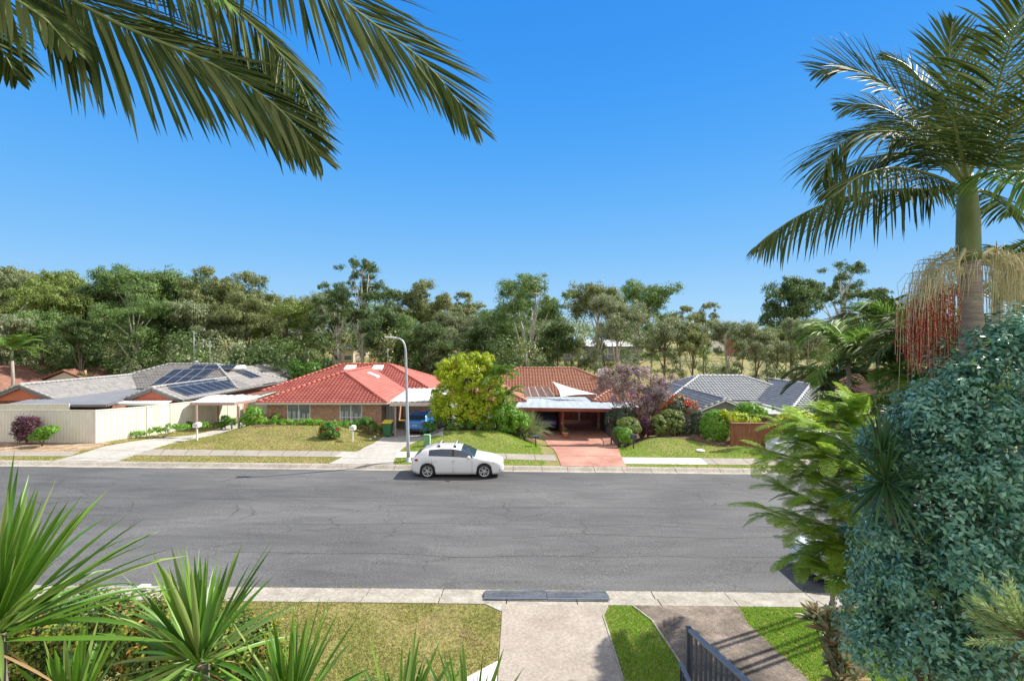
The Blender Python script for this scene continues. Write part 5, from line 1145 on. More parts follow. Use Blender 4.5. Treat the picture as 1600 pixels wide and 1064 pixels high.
    for s_ in (-1, 1):
        # mirror, handles, lamps
        mb = MB(); mx = L/2-1.66*sc_; mb.lathe((mx, s_*(hw+.07), .93*k), [(.03, 0), (.085, .03), (.095, .09), (.07, .14), (.02, .16)], 10); mb.build('mirror', M[paint], rt)
        for q in (2.42, 3.28): MB().bar((L/2-q*sc_-.09, s_*(hw*.985), .83*k), (L/2-q*sc_+.09, s_*(hw*.985), .835*k), .05, .028).build('door_handle', M[paint], rt)
        for q in ((1.5, .30, .9), (2.40, .26, .98), (3.42, .5, 1.0)):
            MB().bar((L/2-q[0]*sc_, s_*(hw*.985), q[1]*k), (L/2-(q[0]+.01)*sc_, s_*(hw*.975), q[2]*k*.93), .03, .008, (1, 0, 0)).build('door_gap', M['black'], rt)
        y = s_*hw
        MB().add([(L/2-.10, y*.72, .66*k), (L/2-.52, y*.955, .76*k), (L/2-.50, y*.95, .665*k), (L/2-.12, y*.75, .60*k), (L/2-.2, y*.6, .66*k), (L/2-.2, y*.6, .61*k)], [(0, 1, 2, 3), (0, 3, 5, 4), (0, 4, 1)]).build('headlight', M['clear_lamp'], rt)
        for (a, b_) in (((-.01, .02), (.5, .6)),):
            xx = -L/2; mb = MB(); mb.bar((xx+.07, y*.46, .80*k), (xx+.09, y*.76, .83*k), .09, .12); mb.bar((xx+.09, y*.76, .83*k), (xx+.36, y*.93, .87*k), .08, .10); mb.build('tail_light', M['red_lamp'], rt, bevel=.01)
        MB().bar((L/2-.09, y*.66, .36), (L/2-.22, y*.84, .38), .06, .10).build('fog_lamp', M['black'], rt)
    MB().bar((L/2-.035, -hw*.55, .50), (L/2-.035, hw*.55, .50), .04, .22).build('grille', M['black'], rt, bevel=.02)
    MB().bar((-L/2+.02, -hw*.62, .36), (-L/2+.02, hw*.62, .36), .07, .2).build('rear_bumper_insert', M['black'], rt, bevel=.02)
    if plate:
        MB().bar((-L/2-.018, -.18, .66*k), (-L/2-.018, .18, .66*k), .012, .12).build('number_plate', M['plate'], rt)
    if rails:
        for q in (2.35, 3.12):
            x = L/2-q*sc_; zt = top(q*sc_)
            b_ = MB().bar((x, -.56, zt+.075), (x, .56, zt+.075), .075, .03).build('roof_bar', M['white_paint'] , rt, bevel=.008)
            for s_ in (-1, 1): MB().bar((x, s_*.55, zt-.03), (x, s_*.53, zt+.06), .12, .09).build('foot', M['black'], b_, bevel=.01)
    rt.location = loc; rt.rotation_euler = (0, 0, rz)
    return rt
cy = 22.95+.95
car('parked_car', (X(718.5, cy)-.05, cy, g(-2.5)+.012), 0, 'white hatchback with two roof bars parked at the far kerb', 'white_paint')
bx = X(661, 37.4); car('parked_car', (bx, 37.5, H(bx, 36)+.04), R(84), 'bright blue car with its rear showing under the carport beside the red-roofed house', 'blue_paint', L=4.35, Wd=1.82, Hh=1.56, suv=True, rails=False)
bx = X(853, 42.5); car('parked_car', (bx, 43.0, H(bx, 41)+.04), R(92), 'dark blue car half hidden in the left bay of the flat maroon-edged carport', 'navy_paint', L=4.3, Wd=1.8, Hh=1.5, suv=True, rails=False)
car('parked_car', (10.5, 13.85, g(10.5)+.012), R(180), 'white car parked at the near kerb under the feathery green branches', 'white_paint', rails=False)
bx = 15.6; car('parked_car', (17.1, 28.3, H(17.1, 28.3)+.04), R(196), 'white car parked across the right-hand driveway, its nose showing beside the timber fence', 'white_paint', rails=False)
# ================================================================== GUM TREES
def gum_proto(seed, h=18, spread=6, cb=.35, limbs=6, leaf='gum_olive', bark='bark_pale', trunkr=.28, subs=3, clump=1.35, nl=60, per=5, flat=.68, low=0.0, fork=False, topheavy=.0):
    random.seed(seed); global rng; rng = np.random.default_rng(seed)
    rt = empty('gum_tree', (0, 0, 0)); mb = MB(); blobs = []
    lean = Vector((random.uniform(-.05, .05), random.uniform(-.05, .05), 0))*h
    def trunk_at(t): return Vector((lean.x*t*t+.12*math.sin(5*t+seed), lean.y*t*t+.12*math.cos(4*t+seed), h*t))
    tt = .93 if not fork else cb*1.05
    mb.tube([trunk_at(tt*i/9)-Vector((0, 0, .4 if i == 0 else 0)) for i in range(10)], [trunkr*(1.25 if i == 0 else 1)*(1-(.82 if not fork else .3)*i/9) for i in range(10)], 8)
    for i in range(limbs):
        t0 = cb*random.uniform(.85, 1.0) if (fork or i < 3) else random.uniform(cb, .8); a = 2*math.pi*(i*.382+random.uniform(-.08, .08)) if not fork else 2*math.pi*i/limbs+.5
        p0 = trunk_at(t0); rad = spread*random.uniform(.45, 1.0); ztop = h*random.uniform(.68+topheavy, 1.0)
        if i == 0: rad = spread*.2; ztop = h
        rad *= math.sqrt(max(.1, 1-((ztop/h-.62)/.55)**2)) if not topheavy else 1
        e = Vector((p0.x+rad*math.cos(a), p0.y+rad*math.sin(a), ztop)); mid = p0.lerp(e, .5)+Vector((-.12*rad*math.cos(a), -.12*rad*math.sin(a), .02*h))+Vector((random.uniform(-.5, .5), random.uniform(-.5, .5), 0))
        r0 = trunkr*(.5 if not fork else .62)
        mb.tube([p0, p0.lerp(mid, .55)+Vector((0, 0, .2)), mid, mid.lerp(e, .6)+Vector((random.uniform(-.3, .3), random.uniform(-.3, .3), .2)), e], [r0, r0*.8, r0*.6, r0*.38, r0*.15], 6)
        for sblm in range(subs+1):
            f = random.uniform(.45, 1.0) if sblm else 1.0; q0 = mid.lerp(e, f); dd = Vector((random.gauss(0, 1), random.gauss(0, 1), random.uniform(-.1, .9))).normalized()
            q1 = q0+dd*spread*random.uniform(.2, .42) if sblm else q0
            if sblm: mb.tube([q0, q0.lerp(q1, .5)+Vector((0, 0, .15)), q1], [r0*.35, r0*.22, r0*.08], 5)
            for c in range(2):
                cr = clump*random.uniform(.6, 1.15); q = q1+Vector((random.uniform(-.9, .9), random.uniform(-.9, .9), random.uniform(-.9, .5)))*clump*1.0*(c > 0)
                blobs.append((q.x, q.y, q.z, cr, cr, cr*flat*random.uniform(.8, 1.2)))
    for i in range(int(low)):                       # low leafy sprays
        a = random.uniform(0, 6.28); q = trunk_at(random.uniform(cb*.35, .62)); r_ = spread*random.uniform(.3, .8); e = q+Vector((r_*math.cos(a), r_*math.sin(a), random.uniform(.3, 1.5)))
        mb.tube([q, q.lerp(e, .5)+Vector((0, 0, .2)), e], [trunkr*.25, trunkr*.15, .02], 5); cr = clump*random.uniform(.8, 1.25); blobs.append((e.x, e.y, e.z, cr, cr, cr*.75))
    V, Fc = crown_leaves(blobs, len(blobs)*(per+1), nl, .56*clump, .29, .115, flat=.85, droop=.7, lower=-.5, shell=(.45, 1.1))
    np_obj('crown', V, Fc, LM[leaf], rt); mb.build('trunk', M[bark], rt)
    rt['h'] = h; return rt
PR = {
 'olive': gum_proto(11, 17, 5.2, .38, 8, 'gum_olive', 'bark_dark', .24, 3, 1.3, low=7),
 'olive2': gum_proto(12, 18, 5.8, .35, 9, 'gum_olive', 'bark_pale', .26, 3, 1.35, low=6),
 'green': gum_proto(13, 18, 6.2, .30, 10, 'gum_green', 'bark_pale', .32, 3, 1.5, low=9),
 'green2': gum_proto(14, 15, 5.4, .28, 9, 'gum_green', 'bark_dark', .24, 3, 1.4, low=9),
 'grey': gum_proto(15, 16, 5.4, .34, 9, 'gum_grey', 'bark_pale', .24, 3, 1.35, low=6),
 'grey2': gum_proto(16, 14, 4.6, .36, 8, 'gum_grey', 'bark_dark', .2, 3, 1.2, low=5),
 'dark': gum_proto(17, 16, 4.6, .30, 8, 'gum_dark', 'bark_dark', .24, 3, 1.3, low=9),
 'yellow': gum_proto(18, 16, 5.8, .34, 9, 'gum_yellow', 'bark_dark', .24, 3, 1.4, low=5),
 'umbrella': gum_proto(19, 23, 7.6, .30, 12, 'gum_dark', 'bark_pale', .34, 3, 1.15, nl=50, per=4, flat=.55, topheavy=.08, low=1),
 'white': gum_proto(20, 20, 8.0, .24, 7, 'gum_green', 'bark_pale', .42, 5, 1.45, nl=60, per=5, flat=.6, fork=True),
 'sparse': gum_proto(21, 16, 4.4, .45, 6, 'gum_olive', 'bark_dark', .18, 2, 1.0, nl=45, per=4, low=2),
}
for k in PR: PR[k].name = 'gum_tree'
USED = set()
def put(kind, px, pyt, D, label, rot=None, group='gum trees behind the houses', thin=1.0):
    x = X(px, D); zt = Z(pyt, D); zb = H(x, D); s = (zt-zb)/(PR[kind]['h']*1.075)
    o = PR[kind] if kind not in USED else copy_tree(PR[kind]); USED.add(kind); o.location = (x, D, zb-.1); o.scale = (s*thin, s*thin, s); o.rotation_euler = (0, 0, random.uniform(0, 6.28) if rot is None else R(rot)); tag(o, label, 'gum tree', group)
random.seed(5)
for t in [
 ('olive2', 44, 414, 95, 'pale airy gum with the highest top at the far left'),
 ('grey', 6, 428, 88, 'greyish gum at the left edge of the photo'),
 ('yellow', 112, 424, 86, 'yellow-green gum crown above the left house'),
 ('yellow', 82, 446, 74, 'second yellow-green gum, left of and below the taller yellow one'),
 ('green', 205, 418, 80, 'large dark green gum left of centre of the left forest'),
 ('dark', 155, 440, 80, 'dark gum between the yellow-green gums and the large green one'),
 ('green', 212, 462, 62, 'spreading gum with pale forked trunks right behind the grey roof'),
 ('green2', 258, 422, 82, 'rounded green gum right of the large dark green one'),
 ('dark', 300, 428, 84, 'dark gum left of the ragged high top'),
 ('sparse', 328, 412, 78, 'ragged thin-topped gum rising above the TV antennas'),
 ('olive', 365, 424, 80, 'tall olive gum right of the ragged thin-topped one'),
 ('dark', 268, 468, 66, 'shorter dark gum directly behind the solar panels ridge'),
 ('grey2', 318, 468, 66, 'small greyish gum behind the two antenna masts'),
 ('olive', 386, 456, 68, 'olive gum with a straight pale trunk behind the hot water unit'),
 ('dark', 126, 492, 58, 'low dark gum right of the small left palm'),
 ('green2', 60, 482, 60, 'low green gum behind the small left palm'),
 ('grey2', 8, 486, 56, 'low grey gum left of the small left palm'),
 ('olive2', 418, 452, 84, 'brownish olive gum left of the tall umbrella gum group'),
 ('yellow', 448, 466, 72, 'rusty yellowish gum above the back garden palm'),
 ('grey', 482, 462, 84, 'soft grey gum between the rusty gum and the umbrella gum'),
 ('olive', 505, 455, 96, 'farther olive gum just left of the umbrella gum'),
 ('umbrella', 566, 400, 72, 'tallest umbrella-shaped gum with thin pale trunks behind the red roof'),
 ('umbrella', 528, 452, 70, 'lower thin-trunked gum leaning beside the umbrella gum'),
 ('dark', 596, 478, 62, 'dark leafy gum at the foot of the umbrella gum, right side'),
 ('olive', 658, 440, 76, 'gum with a broken ragged top right of the umbrella gum'),
 ('sparse', 690, 454, 80, 'thin-topped gum between the umbrella gum and the yellow tree'),
 ('green2', 622, 486, 64, 'mid green gum behind the street lamp head'),
 ('dark', 668, 500, 60, 'dark gum low behind the right end of the red roof'),
 ('grey', 712, 488, 72, 'greyish gum above the yellow-green tree'),
 ('sparse', 731, 449, 88, 'slender gum whose small tuft stands alone against the sky'),
 ('dark', 752, 500, 66, 'dark gum right above the yellow-green tree'),
 ('white', 826, 423, 74, 'big spreading gum with white forked trunks behind the brown roof'),
 ('green2', 790, 478, 82, 'dense green gum just left of the white forked gum'),
 ('dark', 870, 496, 70, 'dark gum low to the right of the white forked trunks'),
 ('olive2', 935, 437, 78, 'olive gum with leaning pale trunks above the chimney'),
 ('green', 998, 440, 86, 'round-topped green gum above the mauve flowering tree'),
 ('grey', 962, 464, 68, 'pale grey-leaved gum in front of the round-topped one'),
 ('sparse', 1064, 472, 82, 'thin flat-topped gum right of the mauve tree'),
 ('sparse', 1100, 468, 86, 'thin gum with a tuft leaning right, above the blue roof ridge'),
 ('grey2', 1040, 492, 66, 'short grey gum behind the left slope of the blue roof'),
 ('olive', 1082, 506, 64, 'low olive gum with a twisted dark trunk behind the blue ridge'),
 ('grey', 1135, 504, 74, 'wispy grey gum above the right of the blue ridge'),
 ('grey2', 1180, 499, 64, 'rounded grey gum with one straight dark trunk behind the blue roof'),
 ('olive', 1215, 512, 70, 'olive gum left of the tall dark pair'),
 ('dark', 1238, 428, 80, 'tall narrow dark gum left of the umbrella crown at the right'),
 ('umbrella', 1316, 404, 84, 'tall gum with a broad layered crown behind the fruiting palm'),
 ('grey', 1262, 500, 66, 'grey gum beneath the tall dark gum'),
 ('green2', 1390, 500, 84, 'green gum partly hidden behind the red palm fruit'),
 ('dark', 1470, 500, 80, 'dark gum hidden behind the king palm trunk'),
 ('olive', 1570, 490, 80, 'olive gum behind the top of the blue-green shrub'),
]: put(*t)
for k in PR:
    assert k in USED, k
# far wood and the thicket below the gums: masses nobody could count
random.seed(9); rng = np.random.default_rng(9)
def wood(name, label, spec, n, cr, L, Wd, mats, hmin, hmax, r0, r1, per=7, nl=40):
    for q, mt in enumerate(mats):
        bl = []
        for k in range(n):
            px = random.uniform(spec[0], spec[1]); D = random.uniform(spec[2], spec[3]); x = X(px, D); h = random.uniform(hmin, hmax)*(spec[4](px) if len(spec) > 4 else 1)
            r_ = random.uniform(r0, r1); z = H(x, D)
            bl.append((x, D, z+h-r_*.7, r_, r_, r_*.8)); 
            if h > 2*r_: bl.append((x+random.uniform(-1, 1), D, z+h*.5, r_*.8, r_*.8, r_))
        V, Fc = crown_leaves(bl, len(bl)*per, nl, cr, L, Wd, droop=.3, lower=-.3)
        o = np_obj(name, V, Fc, LM[mt]); tag(o, label[q], 'wood', None, 'stuff')
hf = lambda px: itp(px, [-200, 0, 200, 400, 480, 560, 700, 850, 930, 1050, 1130, 1250, 1700], [1.25, 1.25, 1.15, 1.05, 1.0, .9, .9, .85, .8, .72, .66, .75, .9])
wood('far_wood', ['olive far wood filling the skyline behind the gums', 'green far wood filling the skyline behind the gums', 'dark far wood filling the skyline behind the gums'], (-150, 1800, 150, 330, hf), 75, 2.4, .8, .4, ['gum_olive', 'gum_green', 'gum_dark'], 13, 20, 4, 7, per=9, nl=34)
wood('far_wood', ['olive mid-distance wood behind the left houses', 'green mid-distance wood behind the left houses'], (-120, 480, 92, 135, lambda p: 1), 55, 1.8, .5, .26, ['gum_olive', 'gum_green'], 12, 17, 3, 5, per=9, nl=40)
wood('far_wood', ['olive mid-distance wood behind the red and brown roofs', 'dark mid-distance wood behind the red and brown roofs'], (470, 900, 95, 140, lambda p: 1), 34, 1.8, .5, .26, ['gum_olive', 'gum_dark'], 9, 15, 2.6, 4.2, per=9, nl=40)
wood('thicket', ['dark undergrowth below the left gums', 'green undergrowth below the left gums', 'grey-green undergrowth below the left gums'], (-80, 500, 57, 84, lambda p: 1), 75, 1.0, .32, .15, ['gum_dark', 'gum_green', 'gum_grey'], 2.5, 8.5, 1.4, 2.8, per=8, nl=45)
wood('thicket', ['dark undergrowth behind the red roof', 'olive undergrowth behind the red roof'], (590, 860, 57, 95, lambda p: 1), 55, 1.0, .32, .15, ['gum_dark', 'gum_olive'], 2.5, 8.5, 1.4, 2.8, per=8, nl=45)
wood('thicket', ['grey undergrowth behind the brown and blue roofs', 'green undergrowth behind the brown and blue roofs'], (860, 1650, 66, 125, lambda p: 1), 32, 1.0, .3, .14, ['gum_grey', 'gum_green'], 1.5, 5.0, 1.2, 2.4, per=7, nl=40)
wood('field_scrub', ['low scrub at the far edge of the field'], (420, 1700, 128, 150, lambda p: 1), 42, 1.4, .5, .24, ['gum_olive'], 2.5, 6, 1.6, 3.2, per=8, nl=30)
# thin dark trunks among the gums
random.seed(3)
for k, (px, D, h, ln, where) in enumerate(((652, 70, 8, .6, 'behind the right end of the red roof'), (684, 66, 7, -.5, 'just left of the yellow-green tree'), (856, 70, 9, .4, 'right of the white forked gum'), (868, 78, 8, -.6, 'second to the right of the white forked gum'),
        (890, 72, 9, .5, 'behind the left part of the brown ridge'), (905, 80, 8, -.3, 'behind the middle of the brown ridge'), (924, 68, 7, .8, 'just left of the brown roof chimney'), (948, 84, 9, -.8, 'just right of the brown roof chimney'), (1016, 74, 8, .3, 'rising behind the mauve tree'),
        (1108, 68, 7, -.7, 'behind the left end of the blue ridge'), (1157, 76, 9, .6, 'behind the right end of the blue ridge'), (1200, 70, 8, -.4, 'above the right slope of the blue roof'), (1222, 64, 7, .7, 'above the white patio roof'), (1246, 74, 10, -.5, 'left of the palms at the right'), (1259, 66, 8, .5, 'closest to the palms at the right'))):
    x = X(px, D); b = Vector((x, D, H(x, D)-.2)); t = empty('sapling', b, 'thin dark-stemmed sapling '+where, 'sapling', 'thin dark saplings among the gums')
    pts = [b, b+Vector((ln*.3, 0, h*.4)), b+Vector((ln*.8, 0, h*.75)), b+Vector((ln, 0, h))]; MB().tube(pts, [.11, .09, .05, .02], 6).build('trunk', M['bark_dark'], t)
    bl = [(pts[3].x+random.uniform(-1, 1), D+random.uniform(-.9, .9), pts[3].z+random.uniform(-2.2, .3), .9, .9, .7) for _ in range(6)]
    V, Fc = crown_leaves(bl, 26, 30, .55, .28, .12, droop=.5); np_obj('crown', V, Fc, LM[random.choice(['gum_olive', 'gum_grey', 'gum_green'])], t)
# ================================================================== MIDDLE-DISTANCE PALMS
def small_palm(px, pyc, D, label, n=11, fl=2.4, mat='palm_bright', tr=.13, leaf=.55, wd=.05, name='palm_tree', az=None, arch=.9, nleaf=26, group=None, cat='palm', shaft=True, cane=False, droop=.8):
    c = P(px, pyc, D); b = Vector((c.x, c.y, H(c.x, c.y))); rt = empty(name, b, label, cat, group)
    MB().tube([b-Vector((0, 0, .2)), b.lerp(c, .5)+Vector((.08, 0, 0)), c-Vector((0, 0, .9 if shaft else 0))], [tr*1.3, tr, tr*.95], 10).build('trunk', M['palm_trunk'], rt)
    if shaft: MB().tube([c-Vector((0, 0, .92)), c-Vector((0, 0, .5)), c], [tr*1.15, tr*1.1, tr*.5], 10).build('crownshaft', M['crownshaft'], rt)
    for k in range(n):
        a = 2*math.pi*(k/n)+random.uniform(-.2, .2); e = random.uniform(.35, 1.25) if k % 3 else random.uniform(.9, 1.35); l = fl*random.uniform(.8, 1.1)
        d = Vector((math.cos(a), math.sin(a), 0)); pts = []
        for q in range(5):
            t = q/4; pts.append(c+d*l*math.cos(e*.8)*t+Vector((0, 0, l*(math.sin(e)*t-arch*t*t*(.55+.25*math.cos(e))))))
        frond(rt, pts, leaf, LM[mat], n=nleaf, width=wd, r0=.025, v=random.uniform(-5, 25), droop=droop, start=.15, segs=3)
    return rt
random.seed(21); rng = np.random.default_rng(21)
small_palm(19, 548, 46, 'small green palm standing behind the rust roof at the left edge', fl=3.4, leaf=.8, wd=.09, n=13, arch=.75)
small_palm(481, 548, 58, 'dark palm in the back garden above the left end of the red roof', fl=4.3, leaf=1.1, wd=.10, mat='palm', n=11)
small_palm(778, 590, 34.4, 'pale green palm rising out of the yellow-green tree beside the brown roof', fl=2.2, leaf=.7, wd=.06, n=12)
small_palm(788, 622, 34.2, 'low yellow-tipped palm at the right flank of the yellow-green tree', fl=2.4, leaf=.6, wd=.06, n=10, mat='palm_bright')
small_palm(700, 552, 62, 'grey-green palm crown peeping over the yellow-green tree', fl=2.8, leaf=.8, wd=.09, n=9, mat='palm')
for (px, py, D, lb, n, fl, mt) in ((1325, 545, 11.0, 'clumping palm with arching bright fronds left of the red fruit', 9, 1.9, 'palm_bright'), (1400, 575, 10.0, 'clumping palm with dark dense fronds below the red fruit', 11, 1.9, 'palm'),
        (1370, 510, 12.5, 'clumping palm rising behind the red fruit', 9, 2.0, 'palm'), (1300, 600, 12.0, 'lowest clumping palm drooping over the blue roof', 8, 1.6, 'palm'), (1440, 620, 9.0, 'clumping palm tucked against the blue-green shrub', 10, 1.7, 'palm_bright'), (1345, 640, 11.5, 'short clumping palm behind the strappy plant', 8, 1.4, 'palm_bright'), (1455, 540, 8.5, 'clumping palm hidden partly by the king palm trunk', 10, 1.7, 'palm'), (1400, 510, 11.5, 'tallest clumping palm just left of the king palm', 9, 1.9, 'palm_bright')):
    small_palm(px, py, D, lb, n=n+3, fl=fl*.92, leaf=.52, wd=.034, mat=mt, tr=.045, nleaf=42, group='clumping palms right of the blue roofed house', shaft=False, arch=1.15, droop=1.0)
small_palm(1592, 440, 9.5, 'palm whose frond tips show at the right edge above the shrub', n=9, fl=1.6, leaf=.5, wd=.035, mat='palm', tr=.07, nleaf=34)
# ================================================================== GARDENS ON THE FAR SIDE
random.seed(31); rng = np.random.default_rng(31)
shrub('garden_tree', 'dense yellow-green tree full of golden shoots between the red and brown roofs', 'tree', blobsp([(735, 590, 34, 30), (702, 612, 24, 38), (765, 620, 28, 42, .5), (722, 640, 40, 30, -.3), (752, 650, 34, 26), (700, 580, 20, 18), (750, 572, 20, 18), (690, 640, 18, 24), (790, 652, 20, 20), (722, 566, 12, 12), (706, 566, 8, 8), (762, 562, 10, 9), (682, 620, 9, 12), (740, 558, 8, 7)], 34.5), 900, 60, .27, .13, .075, 'lime', base=(X(738, 34.8), 34.8, H(X(738, 34.8), 34.8)), stem=.12, stemn=9)
shrub('shrub', 'dark green undergrowth at the foot of the yellow-green tree', 'shrub', blobsp([(688, 662, 22, 12), (715, 664, 24, 12), (745, 666, 24, 11), (775, 668, 22, 12), (672, 668, 14, 8)], 33.6), 150, 40, .25, .12, .06, 'green')
shrub('shrub', 'bright lime green shrub between the yellow-green tree and the fountain grass', 'shrub', blobsp([(797, 648, 18, 18), (812, 660, 18, 16), (790, 668, 16, 14), (782, 650, 16, 20)], 33.6), 200, 45, .22, .12, .07, 'green_bright')
# fountain grass: arching blades from one tuft
def tuft(px, py, h, n, mat, label, L, Wd, lo=25, cat='grass tuft', name='grass_tuft', droop=2.2):
    b = GH(px, py); rt = empty(name, b, label, cat); rosette(rt, b, n, L, Wd, LM[mat], 'blades', lo, 88, droop, segs=6, fold=.1); return rt
b = GH(816, 686)
rt = empty('fountain_grass', b, 'big fountain grass clump with drooping pale blades beside the pink driveway', 'grass clump')
for k, (dx, dy, h) in enumerate(((0, 0, 0), (-.7, .5, .2), (.6, .4, .1), (-.1, .9, .3))): rosette(rt, b+Vector((dx, dy, h)), 420, 1.9, .035, LM['plume'], 'blades', 25, 88, 2.6, segs=6, fold=.1)
shrub('tibouchina_tree', 'mauve flowering tree with a few purple blooms between the brown and blue roofs', 'tree', blobsp([(1000, 592, 36, 20), (960, 600, 26, 18), (1030, 610, 22, 18), (985, 622, 34, 24), (1010, 640, 26, 20), (945, 585, 14, 8), (1045, 596, 14, 10), (975, 580, 18, 10), (1030, 632, 20, 18)], 36), 380, 50, .30, .12, .07, 'tibou', base=(X(1003, 36), 36, H(X(1003, 36), 36)), stem=.09, stemn=9, flowers=('purple', 22, .12))
shrub('flowering_bush', 'bush of scarlet flowers right of the mauve tree', 'bush', blobsp([(1060, 630, 18, 13), (1076, 637, 15, 11), (1046, 636, 14, 10)], 34.5), 100, 36, .24, .11, .06, 'redleaf', flowers=('red', 42, .13))
def clip(lst, D, n, mat, label, name='clipped_bush', L=.07, cr=.13, **kw): return shrub(name, label, 'bush', blobsp(lst, D), n, 60, cr, L, L*.6, mat, shell=(.88, 1.0), lower=-.8, stem=.05, group='clipped bushes right of the pink driveway', **kw)
clip([(955, 656, 9, 15)], 35.5, 110, 'dark_clip', 'narrow upright clipped bush at the carport corner')
clip([(976, 652, 18, 14)], 35, 120, 'dark_clip', 'wide dark clipped bush under the mauve tree')
clip([(981, 668, 20, 15)], 32.4, 190, 'olive_clip', 'large dome-shaped grey-green clipped bush behind the dark letterbox')
clip([(977, 681, 11, 12)], 31.0, 130, 'green_bright', 'small round lime bush left of the dark letterbox', L=.06)
clip([(966, 676, 8, 8)], 31.8, 60, 'green', 'tiny green bush beside the low railing')
clip([(1012, 667, 13, 15)], 33.2, 130, 'maroon', 'maroon-leaved bush between the domed bushes')
clip([(1030, 665, 14, 15)], 32.8, 140, 'olive_clip', 'round pale-topped bush right of the maroon bush')
clip([(1048, 660, 22, 20), (1056, 655, 12, 15)], 33.3, 230, 'olive_clip', 'big rounded bush in the middle of the clipped row')
clip([(1092, 662, 12, 20)], 33, 150, 'dark_clip', 'tall dark clipped bush left of the bright green ball')
clip([(1117, 667, 22, 26)], 31.2, 380, 'green_bright', 'largest bright green ball-shaped bush beside the timber fence', L=.07)
clip([(1073, 668, 12, 12)], 34.3, 70, 'dark_clip', 'loose dark bush in the gap before the tall dark one')
clip([(1057, 637, 12, 10)], 34.0, 90, 'dark_clip', 'dark clipped bush below the scarlet flowers')
shrub('shrub', 'bright green shrub above the timber fence beside the white patio roof', 'shrub', blobsp([(1170, 640, 20, 10), (1158, 646, 14, 9), (1188, 646, 12, 8)], 33.5), 110, 45, .2, .11, .06, 'green_bright')
shrub('climber', 'yellowish climber spilling over the timber fence', 'climber', blobsp([(1150, 652, 18, 7), (1172, 657, 14, 5), (1133, 647, 8, 6)], 30.6), 80, 40, .18, .10, .06, 'lime')
shrub('shrub', 'yellow-tipped shrub behind the feathery branches at the end of the timber fence', 'shrub', blobsp([(1245, 652, 26, 10), (1225, 658, 18, 9), (1275, 660, 22, 12)], 29), 120, 45, .2, .11, .06, 'lime')
# in front of the red-roofed house
shrub('shrub', 'leafy pale green shrub at the left corner of the brick house', 'shrub', blobsp([(396, 650, 14, 16), (403, 662, 14, 10), (385, 660, 10, 10)], 35), 110, 40, .22, .12, .06, 'green_bright')
shrub('garden_plants', 'low green border plants under the left window of the brick house', 'border plants', blobsp([(410, 663, 14, 6), (425, 662, 14, 6), (447, 661, 16, 5), (470, 662, 16, 5.5), (492, 662, 14, 6), (515, 663, 16, 5), (540, 663, 14, 5), (433, 656, 8, 7), (480, 658, 8, 5)], 34.5), 230, 38, .16, .10, .05, 'green_bright')
shrub('shrub', 'dark dead-looking twiggy plant against the brick wall left of the window', 'shrub', blobsp([(430, 655, 9, 8)], 35.6), 26, 26, .15, .12, .04, 'maroon')
shrub('garden_plants', 'strappy green plants under the right window of the brick house', 'border plants', blobsp([(560, 663, 14, 6), (578, 664, 12, 6), (572, 658, 8, 6), (590, 670, 8, 4)], 34.6), 90, 36, .16, .14, .04, 'green')
shrub('hibiscus_bush', 'round dark green bush with a few pink-red flowers on the front lawn', 'bush', blobsp([(515, 672, 15, 13), (509, 678, 11, 9), (522, 677, 10, 9)], 31.0), 150, 50, .16, .09, .05, 'green', flowers=('red', 7, .13), stem=.03)
shrub('shrub', 'leafy tree crown behind the grey roof by the red roof ridge', 'shrub', blobsp([(470, 584, 16, 12), (487, 577, 14, 9), (462, 574, 8, 8)], 56), 120, 40, .5, .25, .13, 'green')
shrub('shrub', 'dark shrub just behind the left end of the red ridge', 'shrub', blobsp([(505, 574, 16, 9)], 58), 70, 40, .5, .25, .13, 'gum_dark')
# left fence garden
shrub('cordyline', 'purple-brown spiky plant in the gravel before the cream fence', 'plant', blobsp([(34, 668, 8, 16), (48, 668, 8, 18), (40, 680, 12, 12)], 28.8), 130, 26, .16, .22, .035, 'maroon', base=GH(42, 695), stem=.05)
shrub('shrub', 'yellow-green shrub beside the purple spiky plant in the gravel', 'shrub', blobsp([(70, 676, 14, 8), (80, 672, 10, 6), (60, 683, 12, 6)], 28.2), 90, 36, .15, .10, .06, 'green_bright', base=GH(66, 697))
shrub('ground_cover', 'scrappy ground plants along the foot of the cream side fence', 'plants', blobsp([(190, 681, 10, 3), (215, 678, 14, 4), (245, 673, 16, 5), (270, 667, 12, 5), (285, 668, 12, 4), (320, 664, 10, 4)], 32), 120, 30, .14, .10, .05, 'green_bright')
for k, (px, py) in enumerate(((293, 664), (352, 655), (362, 660), (346, 664))):
    shrub('shrub', ('dark low shrub beside the left carport post', 'dark potted-looking shrub at the back of the open carport', 'scruffy shrub under the open carport roof', 'low dark plant on the driveway edge under the open carport')[k], 'shrub', blobsp([(px, py, 8, 5)], 36.5), 40, 30, .14, .10, .05, 'green')
# ================================================================== NEAR PLANTS
random.seed(41); rng = np.random.default_rng(41)
def pp(lst, D): return [P(q[0], q[1], D+(q[2] if len(q) > 2 else 0)) for q in lst]
